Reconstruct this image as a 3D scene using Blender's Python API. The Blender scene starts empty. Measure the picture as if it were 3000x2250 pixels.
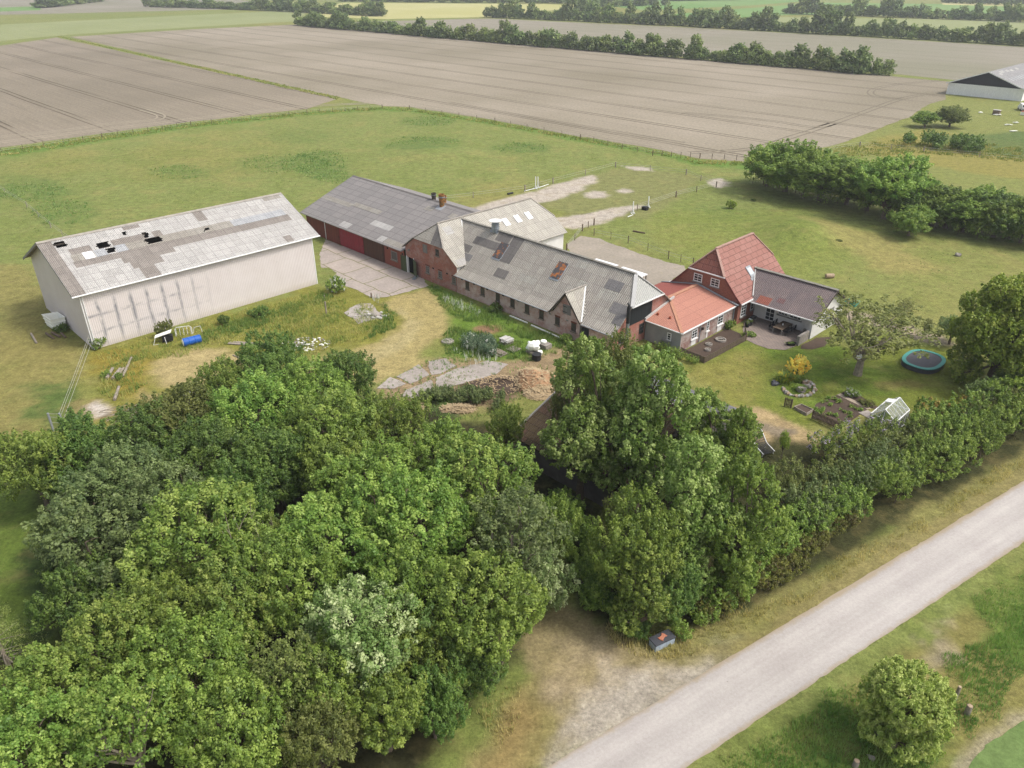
import bpy, bmesh, math, random
import numpy as np
from mathutils import Vector, geometry
random.seed(7)
SC = bpy.context.scene
COL = SC.collection
rad = math.radians
# ------------------------------------------------------------------ survey: the photo's points as places on the ground
CAM_H, FPX, PITCH = 38.0, 2250.0, rad(28.7)
CP, SP = math.cos(PITCH), math.sin(PITCH)
def ray(px, py):
    a = (px - 1500) / FPX; b = -(py - 1125) / FPX
    return Vector((a, CP + b * SP, -SP + b * CP))
def G(px, py, z=0.0):
    r = ray(px, py); t = (z - CAM_H) / r.z
    return Vector((r.x * t, r.y * t, z))
def rise(base, py):
    lo, hi = 0.0, 45.0
    for _ in range(50):
        m = (lo + hi) / 2; z = m - CAM_H
        d = base.y * CP - z * SP; u = base.y * SP + z * CP
        if 1125 - FPX * u / d > py: lo = m
        else: hi = m
    return lo
TH = rad(-45.5)
O = Vector((-12.63, 100.03, 0)); U = Vector((math.cos(TH), math.sin(TH), 0)); V = Vector((-math.sin(TH), math.cos(TH), 0)); Z = Vector((0, 0, 1))
def W(a, b, z=0.0): return O + U * a + V * b + Z * z
def FL(px, py, z=0.0):
    q = G(px, py, z) - O
    return q.dot(U), q.dot(V)
# ------------------------------------------------------------------ objects
ORIG = {}
def link(o): COL.objects.link(o); return o
def tag(o, label=None, cat=None, group=None, kind=None):
    if label: o['label'] = label
    if cat: o['category'] = cat
    if group: o['group'] = group
    if kind: o['kind'] = kind
    return o
def thing(name, label, cat, loc=(0, 0, 0), group=None):
    o = link(bpy.data.objects.new(name, None)); o.location = loc; o.empty_display_size = .3
    ORIG[o.name] = Vector(loc)
    return tag(o, label, cat, group)
def copy_tree(o, parent=None):
    c = o.copy(); link(c)
    if parent: c.parent = parent
    ORIG[c.name] = ORIG.get(o.name, Vector((0, 0, 0)))
    for ch in list(o.children): copy_tree(ch, c)
    return c
class MB:
    def __init__(s): s.v = []; s.f = []; s.m = []
    def poly(s, pts, mi=0):
        i = len(s.v); s.v += [Vector(p) for p in pts]; s.f.append(tuple(range(i, i + len(pts)))); s.m.append(mi); return s
    def slab(s, pts, th, mi=0):
        pts = [Vector(p) for p in pts]
        n = geometry.normal(pts)
        if n.z < 0: pts.reverse(); n = -n
        lo = [p - n * th for p in pts]
        s.poly(pts, mi); s.poly(lo[::-1], mi)
        for i in range(len(pts)):
            j = (i + 1) % len(pts); s.poly([pts[j], pts[i], lo[i], lo[j]], mi)
        return s
    def obox(s, o, d, n, s0, s1, k0, k1, z0, z1, mi=0):
        c = lambda a, k, z: o + d * a + n * k + Z * z
        p = [c(s0, k0, z0), c(s1, k0, z0), c(s1, k1, z0), c(s0, k1, z0), c(s0, k0, z1), c(s1, k0, z1), c(s1, k1, z1), c(s0, k1, z1)]
        for q in ((0, 3, 2, 1), (4, 5, 6, 7), (0, 1, 5, 4), (1, 2, 6, 5), (2, 3, 7, 6), (3, 0, 4, 7)): s.poly([p[i] for i in q], mi)
        return s
    def fbox(s, a0, a1, b0, b1, z0, z1, mi=0): return s.obox(O, U, V, a0, a1, b0, b1, z0, z1, mi)
    def box(s, cx, cy, cz, sx, sy, sz, mi=0):
        return s.obox(Vector((cx, cy, cz)), Vector((1, 0, 0)), Vector((0, 1, 0)), -sx / 2, sx / 2, -sy / 2, sy / 2, -sz / 2, sz / 2, mi)
    def bar(s, p, q, w, h=None, mi=0):
        p = Vector(p); q = Vector(q); h = h or w; d = (q - p); l = d.length; d.normalize()
        x = d.cross(Z); x = x.normalized() if x.length > 1e-4 else Vector((1, 0, 0)); y = x.cross(d)
        e = [x * a * w / 2 + y * b * h / 2 for a, b in ((-1, -1), (1, -1), (1, 1), (-1, 1))]
        A = [p + k for k in e]; B = [q + k for k in e]
        s.poly(A[::-1], mi); s.poly(B, mi)
        for i in range(4): s.poly([A[i], A[(i + 1) % 4], B[(i + 1) % 4], B[i]], mi)
        return s
    def tube(s, pts, rs, n=7, mi=0, cap=True):
        pts = [Vector(p) for p in pts]; rings = []
        for i, p in enumerate(pts):
            d = (pts[min(i + 1, len(pts) - 1)] - pts[max(i - 1, 0)]).normalized()
            x = d.cross(Vector((.3, .9, .1))); x.normalize(); y = d.cross(x)
            r = rs[i] if hasattr(rs, '__len__') else rs
            rings.append([p + (x * math.cos(t) + y * math.sin(t)) * r for t in (2 * math.pi * k / n for k in range(n))])
        for i in range(len(rings) - 1):
            for k in range(n):
                j = (k + 1) % n; s.poly([rings[i][k], rings[i][j], rings[i + 1][j], rings[i + 1][k]], mi)
        if cap: s.poly(rings[0][::-1], mi); s.poly(rings[-1], mi)
        return s
    def lathe(s, c, prof, n=20, mi=0, sx=1, sy=1):
        c = Vector(c); rings = [[c + Vector((r * sx * math.cos(2 * math.pi * k / n), r * sy * math.sin(2 * math.pi * k / n), z)) for k in range(n)] for r, z in prof]
        for i in range(len(rings) - 1):
            for k in range(n):
                j = (k + 1) % n; s.poly([rings[i][k], rings[i][j], rings[i + 1][j], rings[i + 1][k]], mi)
        s.poly(rings[0][::-1], mi); s.poly(rings[-1], mi)
        return s
    def rock(s, c, r, mi=0, sq=.7, seed=0):
        rn = random.Random(seed); c = Vector(c); ph = [rn.uniform(0, 6) for _ in range(4)]
        rings = []
        for i in range(1, 5):
            th = math.pi * i / 5
            rings.append([])
            for k in range(8):
                f = 2 * math.pi * k / 8
                q = r * (1 + .18 * math.sin(2 * f + ph[0] + i) + .14 * math.sin(3 * f + ph[1]) + rn.uniform(-.08, .08))
                rings[-1].append(c + Vector((q * math.sin(th) * math.cos(f), q * math.sin(th) * math.sin(f) * .85, q * sq * math.cos(th))))
        s.poly(rings[0], mi)
        for i in range(3):
            for k in range(8):
                j = (k + 1) % 8; s.poly([rings[i][k], rings[i + 1][k], rings[i + 1][j], rings[i][j]], mi)
        s.poly(rings[-1][::-1], mi)
        return s
    def build(s, name, mats, parent=None, smooth=False, at=None, local=False):
        if not isinstance(mats, (list, tuple)): mats = [mats]
        off = Vector((0, 0, 0))
        if parent is not None and not local: off = ORIG[parent.name]
        elif at is not None: off = Vector(at)
        me = bpy.data.meshes.new(name)
        me.from_pydata([v - off for v in s.v], [], s.f)
        for m in mats: me.materials.append(m)
        if len(mats) > 1: me.polygons.foreach_set('material_index', s.m)
        uv = me.uv_layers.new(name='UVMap').data
        for p in me.polygons:
            n = p.normal
            if abs(n.z) > .995: t = U.copy(); b = V.copy()
            else: t = Z.cross(n).normalized(); b = n.cross(t)
            for li in p.loop_indices:
                co = me.vertices[me.loops[li].vertex_index].co + off
                uv[li].uv = (co.dot(t), co.dot(b))
        if smooth: me.polygons.foreach_set('use_smooth', [True] * len(me.polygons))
        o = link(bpy.data.objects.new(name, me))
        if parent is not None: o.parent = parent; ORIG[o.name] = Vector((0, 0, 0)) if local else ORIG[parent.name]
        else: o.location = off; ORIG[o.name] = off
        return o
def np_mesh(name, verts, faces, mats, attr=None, mi=None):
    me = bpy.data.meshes.new(name); nv, nf, k = len(verts), len(faces), faces.shape[1]
    me.vertices.add(nv); me.vertices.foreach_set('co', verts.astype(np.float32).ravel())
    me.loops.add(nf * k); me.loops.foreach_set('vertex_index', faces.astype(np.int32).ravel())
    me.polygons.add(nf); me.polygons.foreach_set('loop_start', np.arange(0, nf * k, k, dtype=np.int32))
    me.update(calc_edges=True)
    for m in mats: me.materials.append(m)
    if mi is not None: me.polygons.foreach_set('material_index', mi.astype(np.int32))
    if attr is not None:
        a = me.attributes.new('gcol', 'FLOAT_COLOR', 'POINT'); a.data.foreach_set('color', attr.astype(np.float32).ravel())
    me.validate(); return me
# ------------------------------------------------------------------ noise in numpy
def _h(ix, iy, s):
    n = (ix * 374761393 + iy * 668265263 + s * 974711) & 0xffffffff
    n = ((n ^ (n >> 13)) * 1274126177) & 0xffffffff
    return ((n ^ (n >> 16)) & 0xffff) / 65535.0
def vn(x, y, s=0):
    ix = np.floor(x).astype(np.int64); iy = np.floor(y).astype(np.int64); fx = x - ix; fy = y - iy
    fx = fx * fx * (3 - 2 * fx); fy = fy * fy * (3 - 2 * fy)
    a = _h(ix, iy, s); b = _h(ix + 1, iy, s); c = _h(ix, iy + 1, s); d = _h(ix + 1, iy + 1, s)
    return (a + (b - a) * fx) * (1 - fy) + (c + (d - c) * fx) * fy
def fbm(x, y, s=0, o=4):
    t = 0; a = .5
    for k in range(o): t = t + a * vn(x * 2 ** k, y * 2 ** k, s + k); a *= .5
    return t / (1 - .5 ** o)
# ------------------------------------------------------------------ materials
def lin(r, g, b, k=1.0):
    f = lambda c: (c / 255 / 12.92 if c <= 10.3 else ((c / 255 + .055) / 1.055) ** 2.4)
    return (f(r) * k, f(g) * k, f(b) * k)
K = .60
def C(r, g, b, k=K): return lin(r, g, b, k)
class NT:
    def __init__(s, name):
        s.m = bpy.data.materials.new(name); s.m.use_nodes = True; s.t = s.m.node_tree; s.b = s.t.nodes['Principled BSDF']; s.out = s.t.nodes['Material Output']
    def n(s, ty, **kw):
        x = s.t.nodes.new('ShaderNode' + ty)
        for k, v in kw.items():
            k2 = k.replace('_', ' ')
            if k2 in x.inputs: s.set(x.inputs[k2], v)
            else: setattr(x, k, v)
        return x
    def set(s, inp, v):
        if isinstance(v, bpy.types.NodeSocket): s.t.links.new(v, inp)
        elif isinstance(v, (tuple, list)) and len(v) == 3 and inp.type == 'RGBA': inp.default_value = (*v, 1)
        else: inp.default_value = v
    def pos(s): return s.n('NewGeometry').outputs['Position']
    def uv(s): return s.n('TexCoord').outputs['UV']
    def obj(s): return s.n('TexCoord').outputs['Object']
    def noise(s, vec, scale, detail=4, rough=.6, dist=0):
        return s.n('TexNoise', Vector=vec, Scale=scale, Detail=detail, Roughness=rough, Distortion=dist).outputs['Fac']
    def ramp(s, fac, stops):
        r = s.n('ValToRGB', Fac=fac); e = r.color_ramp.elements
        while len(e) < len(stops): e.new(.5)
        for q, (p, c) in zip(e, stops):
            q.position = p; q.color = (c, c, c, 1) if not isinstance(c, tuple) else (*c, 1)
        return r.outputs['Color']
    def mix(s, fac, a, b, mode='MIX'):
        x = s.n('Mix'); x.data_type = 'RGBA'; x.blend_type = mode
        s.set(x.inputs[0], fac); s.set(x.inputs[6], a); s.set(x.inputs[7], b)
        return x.outputs[2]
    def math(s, op, a, b=0.0):
        x = s.n('Math', operation=op); s.set(x.inputs[0], a); s.set(x.inputs[1], b); return x.outputs[0]
    def bump(s, h, strength=.4, dist=.05):
        s.set(s.b.inputs['Normal'], s.n('Bump', Height=h, Strength=strength, Distance=dist).outputs['Normal'])
    def map(s, vec, rot=0, scale=(1, 1, 1)):
        x = s.n('Mapping', Vector=vec); x.inputs['Rotation'].default_value = (0, 0, rot); x.inputs['Scale'].default_value = scale; return x.outputs[0]
    def done(s, col, rough=.85, spec=.25):
        s.set(s.b.inputs['Base Color'], col); s.set(s.b.inputs['Roughness'], rough); s.b.inputs['Specular IOR Level'].default_value = spec
        return s.m
def plain(name, c, rough=.7, var=.25, scale=3., spec=.3, metal=0, bump=0, stain=None, sfac=.5):
    t = NT(name); p = t.pos(); f = t.noise(p, scale, 5)
    c0 = tuple(x * (1 - var) for x in c); c1 = tuple(min(1, x * (1 + var)) for x in c)
    col = t.mix(t.ramp(f, [(.3, 0.), (.7, 1.)]), c0, c1)
    if stain: col = t.mix(t.ramp(t.noise(p, scale * .45, 6, .7), [(sfac, 0.), (sfac + .12, 1.)]), col, stain)
    if bump: t.bump(t.noise(p, scale * 6, 4), bump, .03)
    t.b.inputs['Metallic'].default_value = metal
    return t.done(col, rough, spec)
def brick(name, c1, c2, mortar, white=None, wf=.5, wscale=.6):
    t = NT(name); uv = t.uv()
    b = t.n('TexBrick', Vector=uv, Color1=c1, Color2=c2, Mortar=mortar, Scale=1., Mortar_Size=.011, Brick_Width=.24, Row_Height=.075)
    col = b.outputs['Color']
    n1 = t.noise(uv, 5, 5, .7)
    col = t.mix(.55, col, t.ramp(n1, [(.3, .35), (.7, 1.)]), 'MULTIPLY')
    if white:
        sp = t.n('SeparateXYZ', Vector=uv).outputs[1]
        f = t.math('ADD', t.noise(uv, wscale, 6, .75), t.math('MULTIPLY', t.noise(uv, 9, 3, .7), .25))
        col = t.mix(t.math('MULTIPLY', t.ramp(f, [(wf, 0.), (wf + .2, 1.)]), .75), col, white)
    t.bump(b.outputs['Fac'], -.3, .01)
    return t.done(col, .9, .2)
def sheet(name, c1, c2, bw=1.05, rh=1.08, period=.177, joint=.6, lichen=None, lf=.6, streak=.35, bs=.8, spec=.3, wave=.3, mort=.022):
    t = NT(name); uv = t.uv()
    b = t.n('TexBrick', Vector=uv, Color1=c1, Color2=c2, Mortar=tuple(x * joint for x in c1), Scale=1., Mortar_Size=mort, Brick_Width=bw, Row_Height=rh, offset=0., Bias=-.1)
    col = b.outputs['Color']
    st = t.noise(t.map(uv, 0, (2.2, .35, 1)), 2., 5, .65)
    col = t.mix(streak, col, t.ramp(st, [(.3, .62), (.7, 1.25)]), 'MULTIPLY')
    col = t.mix(.5, col, t.ramp(t.noise(uv, 7, 4, .7), [(.33, .55), (.67, 1.35)]), 'MULTIPLY')
    if lichen: col = t.mix(t.math('MULTIPLY', t.ramp(t.noise(uv, 2.3, 6, .75), [(lf, 0.), (lf + .08, 1.)]), .8), col, lichen)
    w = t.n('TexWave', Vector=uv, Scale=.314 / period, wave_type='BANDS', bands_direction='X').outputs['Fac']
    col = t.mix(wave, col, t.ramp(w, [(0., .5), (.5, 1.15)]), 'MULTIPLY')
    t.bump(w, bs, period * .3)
    return t.done(col, .8, spec)
def planks(name, c, w=.14, var=.3, gap=.25, vertical=True, grime=None):
    t = NT(name); uv = t.uv()
    b = t.n('TexBrick', Vector=uv if vertical else t.map(uv, rad(90)), Color1=tuple(x * (1 - var) for x in c), Color2=tuple(x * (1 + var) for x in c), Mortar=tuple(x * gap for x in c), Scale=1., Mortar_Size=.008, Brick_Width=w, Row_Height=9., offset=0.)
    col = t.mix(.6, b.outputs['Color'], t.ramp(t.noise(t.map(uv, 0, (6, .6, 1)), 2, 5, .7), [(.3, .5), (.7, 1.1)]), 'MULTIPLY')
    if grime: col = t.mix(t.ramp(t.noise(uv, .8, 6, .7), [(.5, 0.), (.68, .8)]), col, grime)
    t.bump(b.outputs['Fac'], -.4, .01)
    return t.done(col, .8, .25)
def glass(name, c=(.02, .024, .028), r=.12):
    t = NT(name); f = t.noise(t.pos(), 1.7, 3)
    return t.done(t.mix(f, tuple(x * .6 for x in c), tuple(x * 1.6 for x in c)), r, .5)
def leafmat(name, c1, c2, c3, trans=.36, rough=.5, spec=.35):
    # c1..c3: leaf colours picked leaf by leaf (gcol.r) and clump by clump (gcol.g)
    t = NT(name)
    a = t.n('Attribute'); a.attribute_name = 'gcol'
    s = t.n('SeparateColor', Color=a.outputs['Color']); r, g = s.outputs[0], s.outputs[1]
    rnd = t.n('ObjectInfo').outputs['Random']
    f = t.math('ADD', t.math('MULTIPLY', g, .6), t.math('MULTIPLY', r, .4))
    col = t.ramp(f, [(.12, c1), (.5, c2), (.88, c3)])
    hs = t.n('HueSaturation', Color=col, Saturation=.95)
    t.set(hs.inputs['Hue'], t.math('ADD', .488, t.math('MULTIPLY', rnd, .02)))
    t.set(hs.inputs['Value'], t.math('ADD', .85, t.math('MULTIPLY', rnd, .3)))
    col = hs.outputs['Color']
    t.done(col, rough, spec)
    tr = t.n('BsdfTranslucent', Color=t.mix(.5, col, (.9, 1., .35), 'MULTIPLY'))
    mx = t.n('MixShader', Fac=trans)
    t.t.links.new(t.b.outputs[0], mx.inputs[1]); t.t.links.new(tr.outputs[0], mx.inputs[2]); t.t.links.new(mx.outputs[0], t.out.inputs['Surface'])
    return t.m
# ------------------------------------------------------------------ material library
M = {}
M['soil'] = None
def fieldmat(name, c, c2, dark, lines=True, rot=45.5, patch=.009):
    t = NT(name); p = t.pos(); q = t.map(p, rad(rot))
    big = t.noise(p, patch, 4, .55)
    col = t.mix(t.ramp(big, [(.38, 0.), (.62, 1.)]), c, c2)
    st = t.noise(t.map(q, 0, (.012, .9, 1)), 1.6, 4, .7)
    col = t.mix(.5, col, t.ramp(st, [(.32, .66), (.68, 1.12)]), 'MULTIPLY')
    if lines:
        sp = t.n('SeparateXYZ', Vector=q).outputs[1]
        wob = t.math('MULTIPLY', t.noise(t.map(q, 0, (.03, .03, 1)), 1, 2), .8)
        y = t.math('ADD', sp, wob)
        for off in (0., 1.8):
            fr = t.math('DIVIDE', t.math('PINGPONG', t.math('ADD', y, off), 9.), 9.)
            ln = t.ramp(fr, [(.0, 1.), (.022, .9), (.04, 0.)])
            ln = t.math('MULTIPLY', ln, t.ramp(t.noise(t.map(q, 0, (.02, .2, 1)), 1, 3), [(.3, 0.), (.5, 1.)]))
            col = t.mix(ln, col, dark)
    fine = t.noise(p, 1.3, 7, .8)
    col = t.mix(.85, col, t.ramp(fine, [(.3, .6), (.7, 1.38)]), 'MULTIPLY')
    t.bump(fine, .5, .12)
    return t.done(col, .95, .1)
M['soil_main'] = fieldmat('ploughed_soil', C(186, 174, 154), C(158, 148, 126), C(104, 94, 76))
M['soil_left'] = fieldmat('harrowed_soil', C(176, 163, 143), C(154, 143, 124), C(104, 94, 76))
M['soil_far'] = fieldmat('far_soil', C(172, 164, 146), C(158, 154, 130), C(140, 132, 112))
M['crop_pale'] = fieldmat('pale_crop', C(170, 176, 124), C(160, 168, 112), C(146, 154, 100), lines=False)
M['crop_green'] = fieldmat('green_crop', C(128, 168, 92), C(142, 172, 102), C(110, 150, 80), lines=False)
M['crop_yellow'] = fieldmat('yellow_crop', C(214, 208, 146), C(204, 200, 130), C(190, 186, 120), lines=False)
M['crop_near'] = fieldmat('young_crop', C(116, 144, 80), C(128, 152, 90), C(104, 130, 72), lines=False, patch=.2)
def groundmat():
    t = NT('meadow_ground'); p = t.pos()
    a = t.n('Attribute'); a.attribute_name = 'gcol'
    col = a.outputs['Color']
    f1 = t.noise(p, .8, 7, .8); f2 = t.noise(p, 4., 5, .8)
    col = t.mix(.8, col, t.ramp(f1, [(.3, .5), (.7, 1.5)]), 'MULTIPLY')
    col = t.mix(.7, col, t.ramp(f2, [(.3, .45), (.7, 1.5)]), 'MULTIPLY')
    hue = t.noise(p, .35, 5, .7)
    col = t.mix(t.math('MULTIPLY', t.ramp(hue, [(.5, 0.), (.7, 1.)]), .28), col, C(186, 168, 112))
    t.bump(t.math('ADD', f2, f1), .7, .14)
    return t.done(col, .95, .1)
M['ground'] = groundmat()
def gravelmat(name, c, c2, fine=5., spots=None, sf=.66):
    t = NT(name); p = t.pos()
    col = t.mix(t.ramp(t.noise(p, .18, 5, .6), [(.35, 0.), (.65, 1.)]), c, c2)
    st = t.noise(t.map(t.map(p, rad(-32.49)), 0, (.04, .8, 1)), 1.3, 4, .65)
    col = t.mix(.3, col, t.ramp(st, [(.3, .8), (.7, 1.1)]), 'MULTIPLY')
    g = t.noise(p, fine, 5, .8)
    col = t.mix(.7, col, t.ramp(g, [(.28, .6), (.72, 1.3)]), 'MULTIPLY')
    if spots: col = t.mix(t.math('MULTIPLY', t.ramp(t.noise(p, .7, 6, .75), [(sf, 0.), (sf + .08, 1.)]), .75), col, spots)
    t.bump(g, .35, .04)
    return t.done(col, .95, .12)
def roadmat():
    t = NT('road_gravel'); p = t.pos(); q = t.map(p, rad(-32.49)); y = t.n('SeparateXYZ', Vector=q).outputs[1]
    y = t.math('ADD', y, t.math('MULTIPLY', t.noise(t.map(q, 0, (.06, .3, 1)), 1, 3), .7))
    w = t.math('DIVIDE', t.math('SUBTRACT', y, 17.5), 4.05)
    base = t.mix(t.ramp(t.noise(p, .25, 5, .65), [(.35, 0.), (.65, 1.)]), C(200, 192, 186, .64), C(210, 203, 196, .64))
    prof = t.ramp(w, [(.0, .84), (.12, .97), (.26, 1.06), (.38, .97), (.5, .93), (.62, .98), (.74, 1.06), (.88, .97), (1., .84)])
    col = t.mix(.9, base, prof, 'MULTIPLY')
    st = t.noise(t.map(q, 0, (.05, 1.4, 1)), 1.6, 5, .7); col = t.mix(.4, col, t.ramp(st, [(.3, .82), (.7, 1.12)]), 'MULTIPLY')
    g = t.noise(p, 5., 6, .85); col = t.mix(.5, col, t.ramp(g, [(.28, .66), (.72, 1.25)]), 'MULTIPLY')
    sp = t.noise(p, 2.2, 3, .5); col = t.mix(t.math('MULTIPLY', t.ramp(sp, [(.74, 0.), (.77, .5)]), 1.), col, C(120, 112, 108))
    edge = t.math('ADD', t.math('ABSOLUTE', t.math('SUBTRACT', w, .5)), t.math('MULTIPLY', t.noise(p, 1.1, 6, .8), .2))
    col = t.mix(t.math('MULTIPLY', t.ramp(edge, [(.52, 0.), (.6, .8)]), 1.), col, C(184, 166, 136))
    t.bump(g, .35, .04); return t.done(col, .95, .12)
M['road'] = roadmat(); M['road_old'] = gravelmat('road_gravel', C(196, 190, 187, .55), C(202, 197, 191, .55), 7.)
M['drive'] = gravelmat('drive_gravel', C(192, 180, 164), C(178, 168, 152), 2.5, C(164, 156, 104), .6)
M['sand'] = gravelmat('arena_sand', C(206, 192, 174), C(190, 178, 158), 3., C(150, 150, 100), .6)
M['rubble_slab'] = gravelmat('slab_concrete', C(204, 194, 184), C(178, 168, 158), 2.2, C(134, 128, 92), .56)
def yardmat():
    t = NT('yard_concrete'); uv = t.uv()
    d = t.n('VectorMath', operation='ADD'); t.set(d.inputs[0], uv)
    nz = t.n('TexNoise', Vector=uv, Scale=.35, Detail=5.); sc = t.n('VectorMath', operation='SCALE'); t.set(sc.inputs[0], nz.outputs['Color']); sc.inputs['Scale'].default_value = .9
    t.set(d.inputs[1], sc.outputs[0])
    b = t.n('TexBrick', Vector=d.outputs[0], Color1=C(206, 192, 180), Color2=C(196, 184, 174), Mortar=C(140, 136, 84), Scale=1., Mortar_Size=.09, Mortar_Smooth=.4, Brick_Width=5.2, Row_Height=4.2)
    f = t.noise(uv, .5, 7, .7)
    col = t.mix(.5, b.outputs['Color'], t.ramp(f, [(.3, .66), (.65, 1.1)]), 'MULTIPLY')
    col = t.mix(t.math('MULTIPLY', t.ramp(t.noise(uv, .8, 7, .75), [(.6, 0.), (.7, 1.)]), .6), col, C(150, 142, 96))
    g = t.noise(uv, 3, 6, .8); col = t.mix(.7, col, t.ramp(g, [(.3, .65), (.7, 1.25)]), 'MULTIPLY')
    t.bump(g, .3, .03)
    return t.done(col, .92, .15)
M['yard'] = yardmat()
def patiomat():
    t = NT('patio_paving'); uv = t.uv()
    b = t.n('TexBrick', Vector=uv, Color1=C(178, 160, 148), Color2=C(160, 146, 138), Mortar=C(126, 116, 106), Scale=1., Mortar_Size=.02, Brick_Width=.5, Row_Height=.25)
    col = t.mix(.4, b.outputs['Color'], t.ramp(t.noise(uv, 1.2, 6, .7), [(.3, .65), (.7, 1.15)]), 'MULTIPLY')
    t.bump(b.outputs['Fac'], -.3, .02)
    return t.done(col, .9, .15)
M['patio'] = patiomat()
M['bed_soil'] = gravelmat('bed_soil', C(112, 96, 84), C(94, 80, 70), 5.)
M['grass_blade'] = leafmat('grass_blades', C(112, 136, 62, 1.), C(150, 160, 80, 1.), C(200, 186, 116, 1.), .35, .6, .2)
M['grass_pale'] = leafmat('pale_blades', C(150, 146, 86, 1.), C(176, 162, 104, 1.), C(204, 184, 128, 1.), .35, .6, .2)
M['grass_nettle'] = leafmat('nettle_blades', C(98, 128, 66, 1.), C(118, 144, 74, 1.), C(150, 164, 92, 1.), .35, .6, .2)
M['grass_lush'] = leafmat('lush_blades', C(92, 132, 60, .95), C(120, 156, 72, .95), C(160, 176, 98, .95), .35, .6, .2)

# ------------------------------------------------------------------ the ground and everything lying flat on it
def PX(l, z=0.0): return np.array([tuple(G(x, y, z))[:2] for x, y in l])
def inside_sd(X, Y, P):
    d = np.full(X.shape, 1e9); ins = np.zeros(X.shape, bool); n = len(P)
    for i in range(n):
        x0, y0 = P[i]; x1, y1 = P[(i + 1) % n]; ex, ey = x1 - x0, y1 - y0
        t = np.clip(((X - x0) * ex + (Y - y0) * ey) / (ex * ex + ey * ey + 1e-12), 0, 1)
        d = np.minimum(d, np.hypot(X - x0 - t * ex, Y - y0 - t * ey))
        c = ((y0 > Y) != (y1 > Y)) & (X < (x1 - x0) * (Y - y0) / (y1 - y0 + 1e-12) + x0)
        ins ^= c
    return np.where(ins, -d, d)
def axis(segs):
    r = [segs[0][0]]
    for a, b, s0, s1 in segs:
        x = a; 
        while x < b - 1e-6:
            k = (x - a) / (b - a); x = min(b, x + s0 + (s1 - s0) * k); r.append(x)
    return np.array(r)
xs = axis([(-4000, -300, 500, 60), (-300, -90, 20, 1.5), (-90, -62, 1.2, .5), (-62, 70, .45, .45), (70, 110, .5, 1.2), (110, 300, 1.5, 20), (300, 4000, 60, 500)])
ys = axis([(-500, 0, 100, 10), (0, 18, 4, .5), (18, 110, .42, .5), (110, 170, .5, 1.), (170, 300, 1., 3.), (300, 600, 4, 25), (600, 5000, 40, 500)])
GX, GY = np.meshgrid(xs, ys)
def blend(col, w, c): 
    c = np.array(c); return col * (1 - w[..., None]) + c * w[..., None]
def sstep(x): x = np.clip(x, 0, 1); return x * x * (3 - 2 * x)
gc = np.zeros(GX.shape + (3,)); gc[:] = C(142, 152, 85)
n1 = fbm(GX * .03, GY * .03, 1, 5); n2 = fbm(GX * .22, GY * .22, 9, 4); n3 = fbm(GX * .9, GY * .9, 21, 3)
gc = blend(gc, sstep((n1 - .42) * 4) * .4, C(164, 152, 86))
gc = blend(gc, sstep((n2 - .52) * 5) * .4, C(126, 140, 66))
gc = blend(gc, sstep((.42 - n2) * 6) * .3, C(172, 160, 98))
def layer(px, c, soft=1.5, amp=2., op=1., z=0, far=False):
    global gc
    P = PX(px) if not isinstance(px, np.ndarray) else px
    lo = P.min(0) - soft - amp - 2; hi = P.max(0) + soft + amp + 2
    m = (GX > lo[0]) & (GX < hi[0]) & (GY > lo[1]) & (GY < hi[1])
    if not m.any(): return
    s = inside_sd(GX[m], GY[m], P) + ((n2[m] - .5) * 1.3 + (n3[m] - .5) * .9) * amp
    w = sstep(.5 - s / soft) * op
    gc[m] = gc[m] * (1 - w[:, None]) + np.array(c) * w[:, None]
def ell(cx, cy, rx, ry, n=18): return [(cx + rx * math.cos(2 * math.pi * k / n), cy + ry * math.sin(2 * math.pi * k / n)) for k in range(n)]
# far greenery, left meadow
layer([(2230, 480), (2450, 425), (2660, 345), (2720, 300), (2770, 285), (3300, 320), (3300, 640), (2700, 560), (2400, 500)], C(146, 152, 84), 3, 2)
layer([(2680, 480), (2500, 440), (2600, 400), (2700, 380), (3200, 440), (3200, 560)], C(164, 152, 82), 4, 3, .7)
layer([(2720, 400), (3100, 380), (3100, 470), (2800, 440)], C(96, 122, 66), 3, 4, .8)
# paddock patches of ranker grass
for e, k in ((ell(1240, 425, 110, 24), .85), (ell(1255, 355, 80, 15), .7), (ell(1525, 433, 80, 17), .8), (ell(520, 505, 90, 20), .75), (ell(820, 480, 150, 28), .55), (ell(930, 480, 90, 40), .8), (ell(90, 565, 120, 30), .8), (ell(180, 620, 90, 40), .75), (ell(60, 530, 60, 16), .7), (ell(980, 520, 60, 18), .7), (ell(870, 400, 90, 20), .5),
             (ell(2330, 700, 110, 45), .7), (ell(2160, 640, 120, 30), .5), (ell(2080, 610, 60, 14), .5), (ell(1880, 600, 50, 10), .4)):
    layer(e, C(108, 134, 66), 5, 7., k * .8)
layer([(0, 440), (300, 396), (560, 361), (900, 327), (1120, 314), (1200, 318), (1450, 356), (1700, 404), (1950, 446), (2050, 470), (2230, 478), (2230, 500), (2030, 484), (1940, 458), (1690, 414), (1440, 366), (1195, 328), (1120, 324), (900, 338), (560, 376), (300, 415), (0, 465)], C(116, 146, 66), 2., 2.)
layer([(1850, 610), (2400, 630), (2500, 760), (2200, 900), (2030, 830), (2000, 740)], C(140, 150, 70), 8, 6, .5)
layer([(2350, 640), (2600, 690), (2750, 800), (2600, 790), (2400, 700)], C(174, 160, 100), 5, 4, .6)
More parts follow.
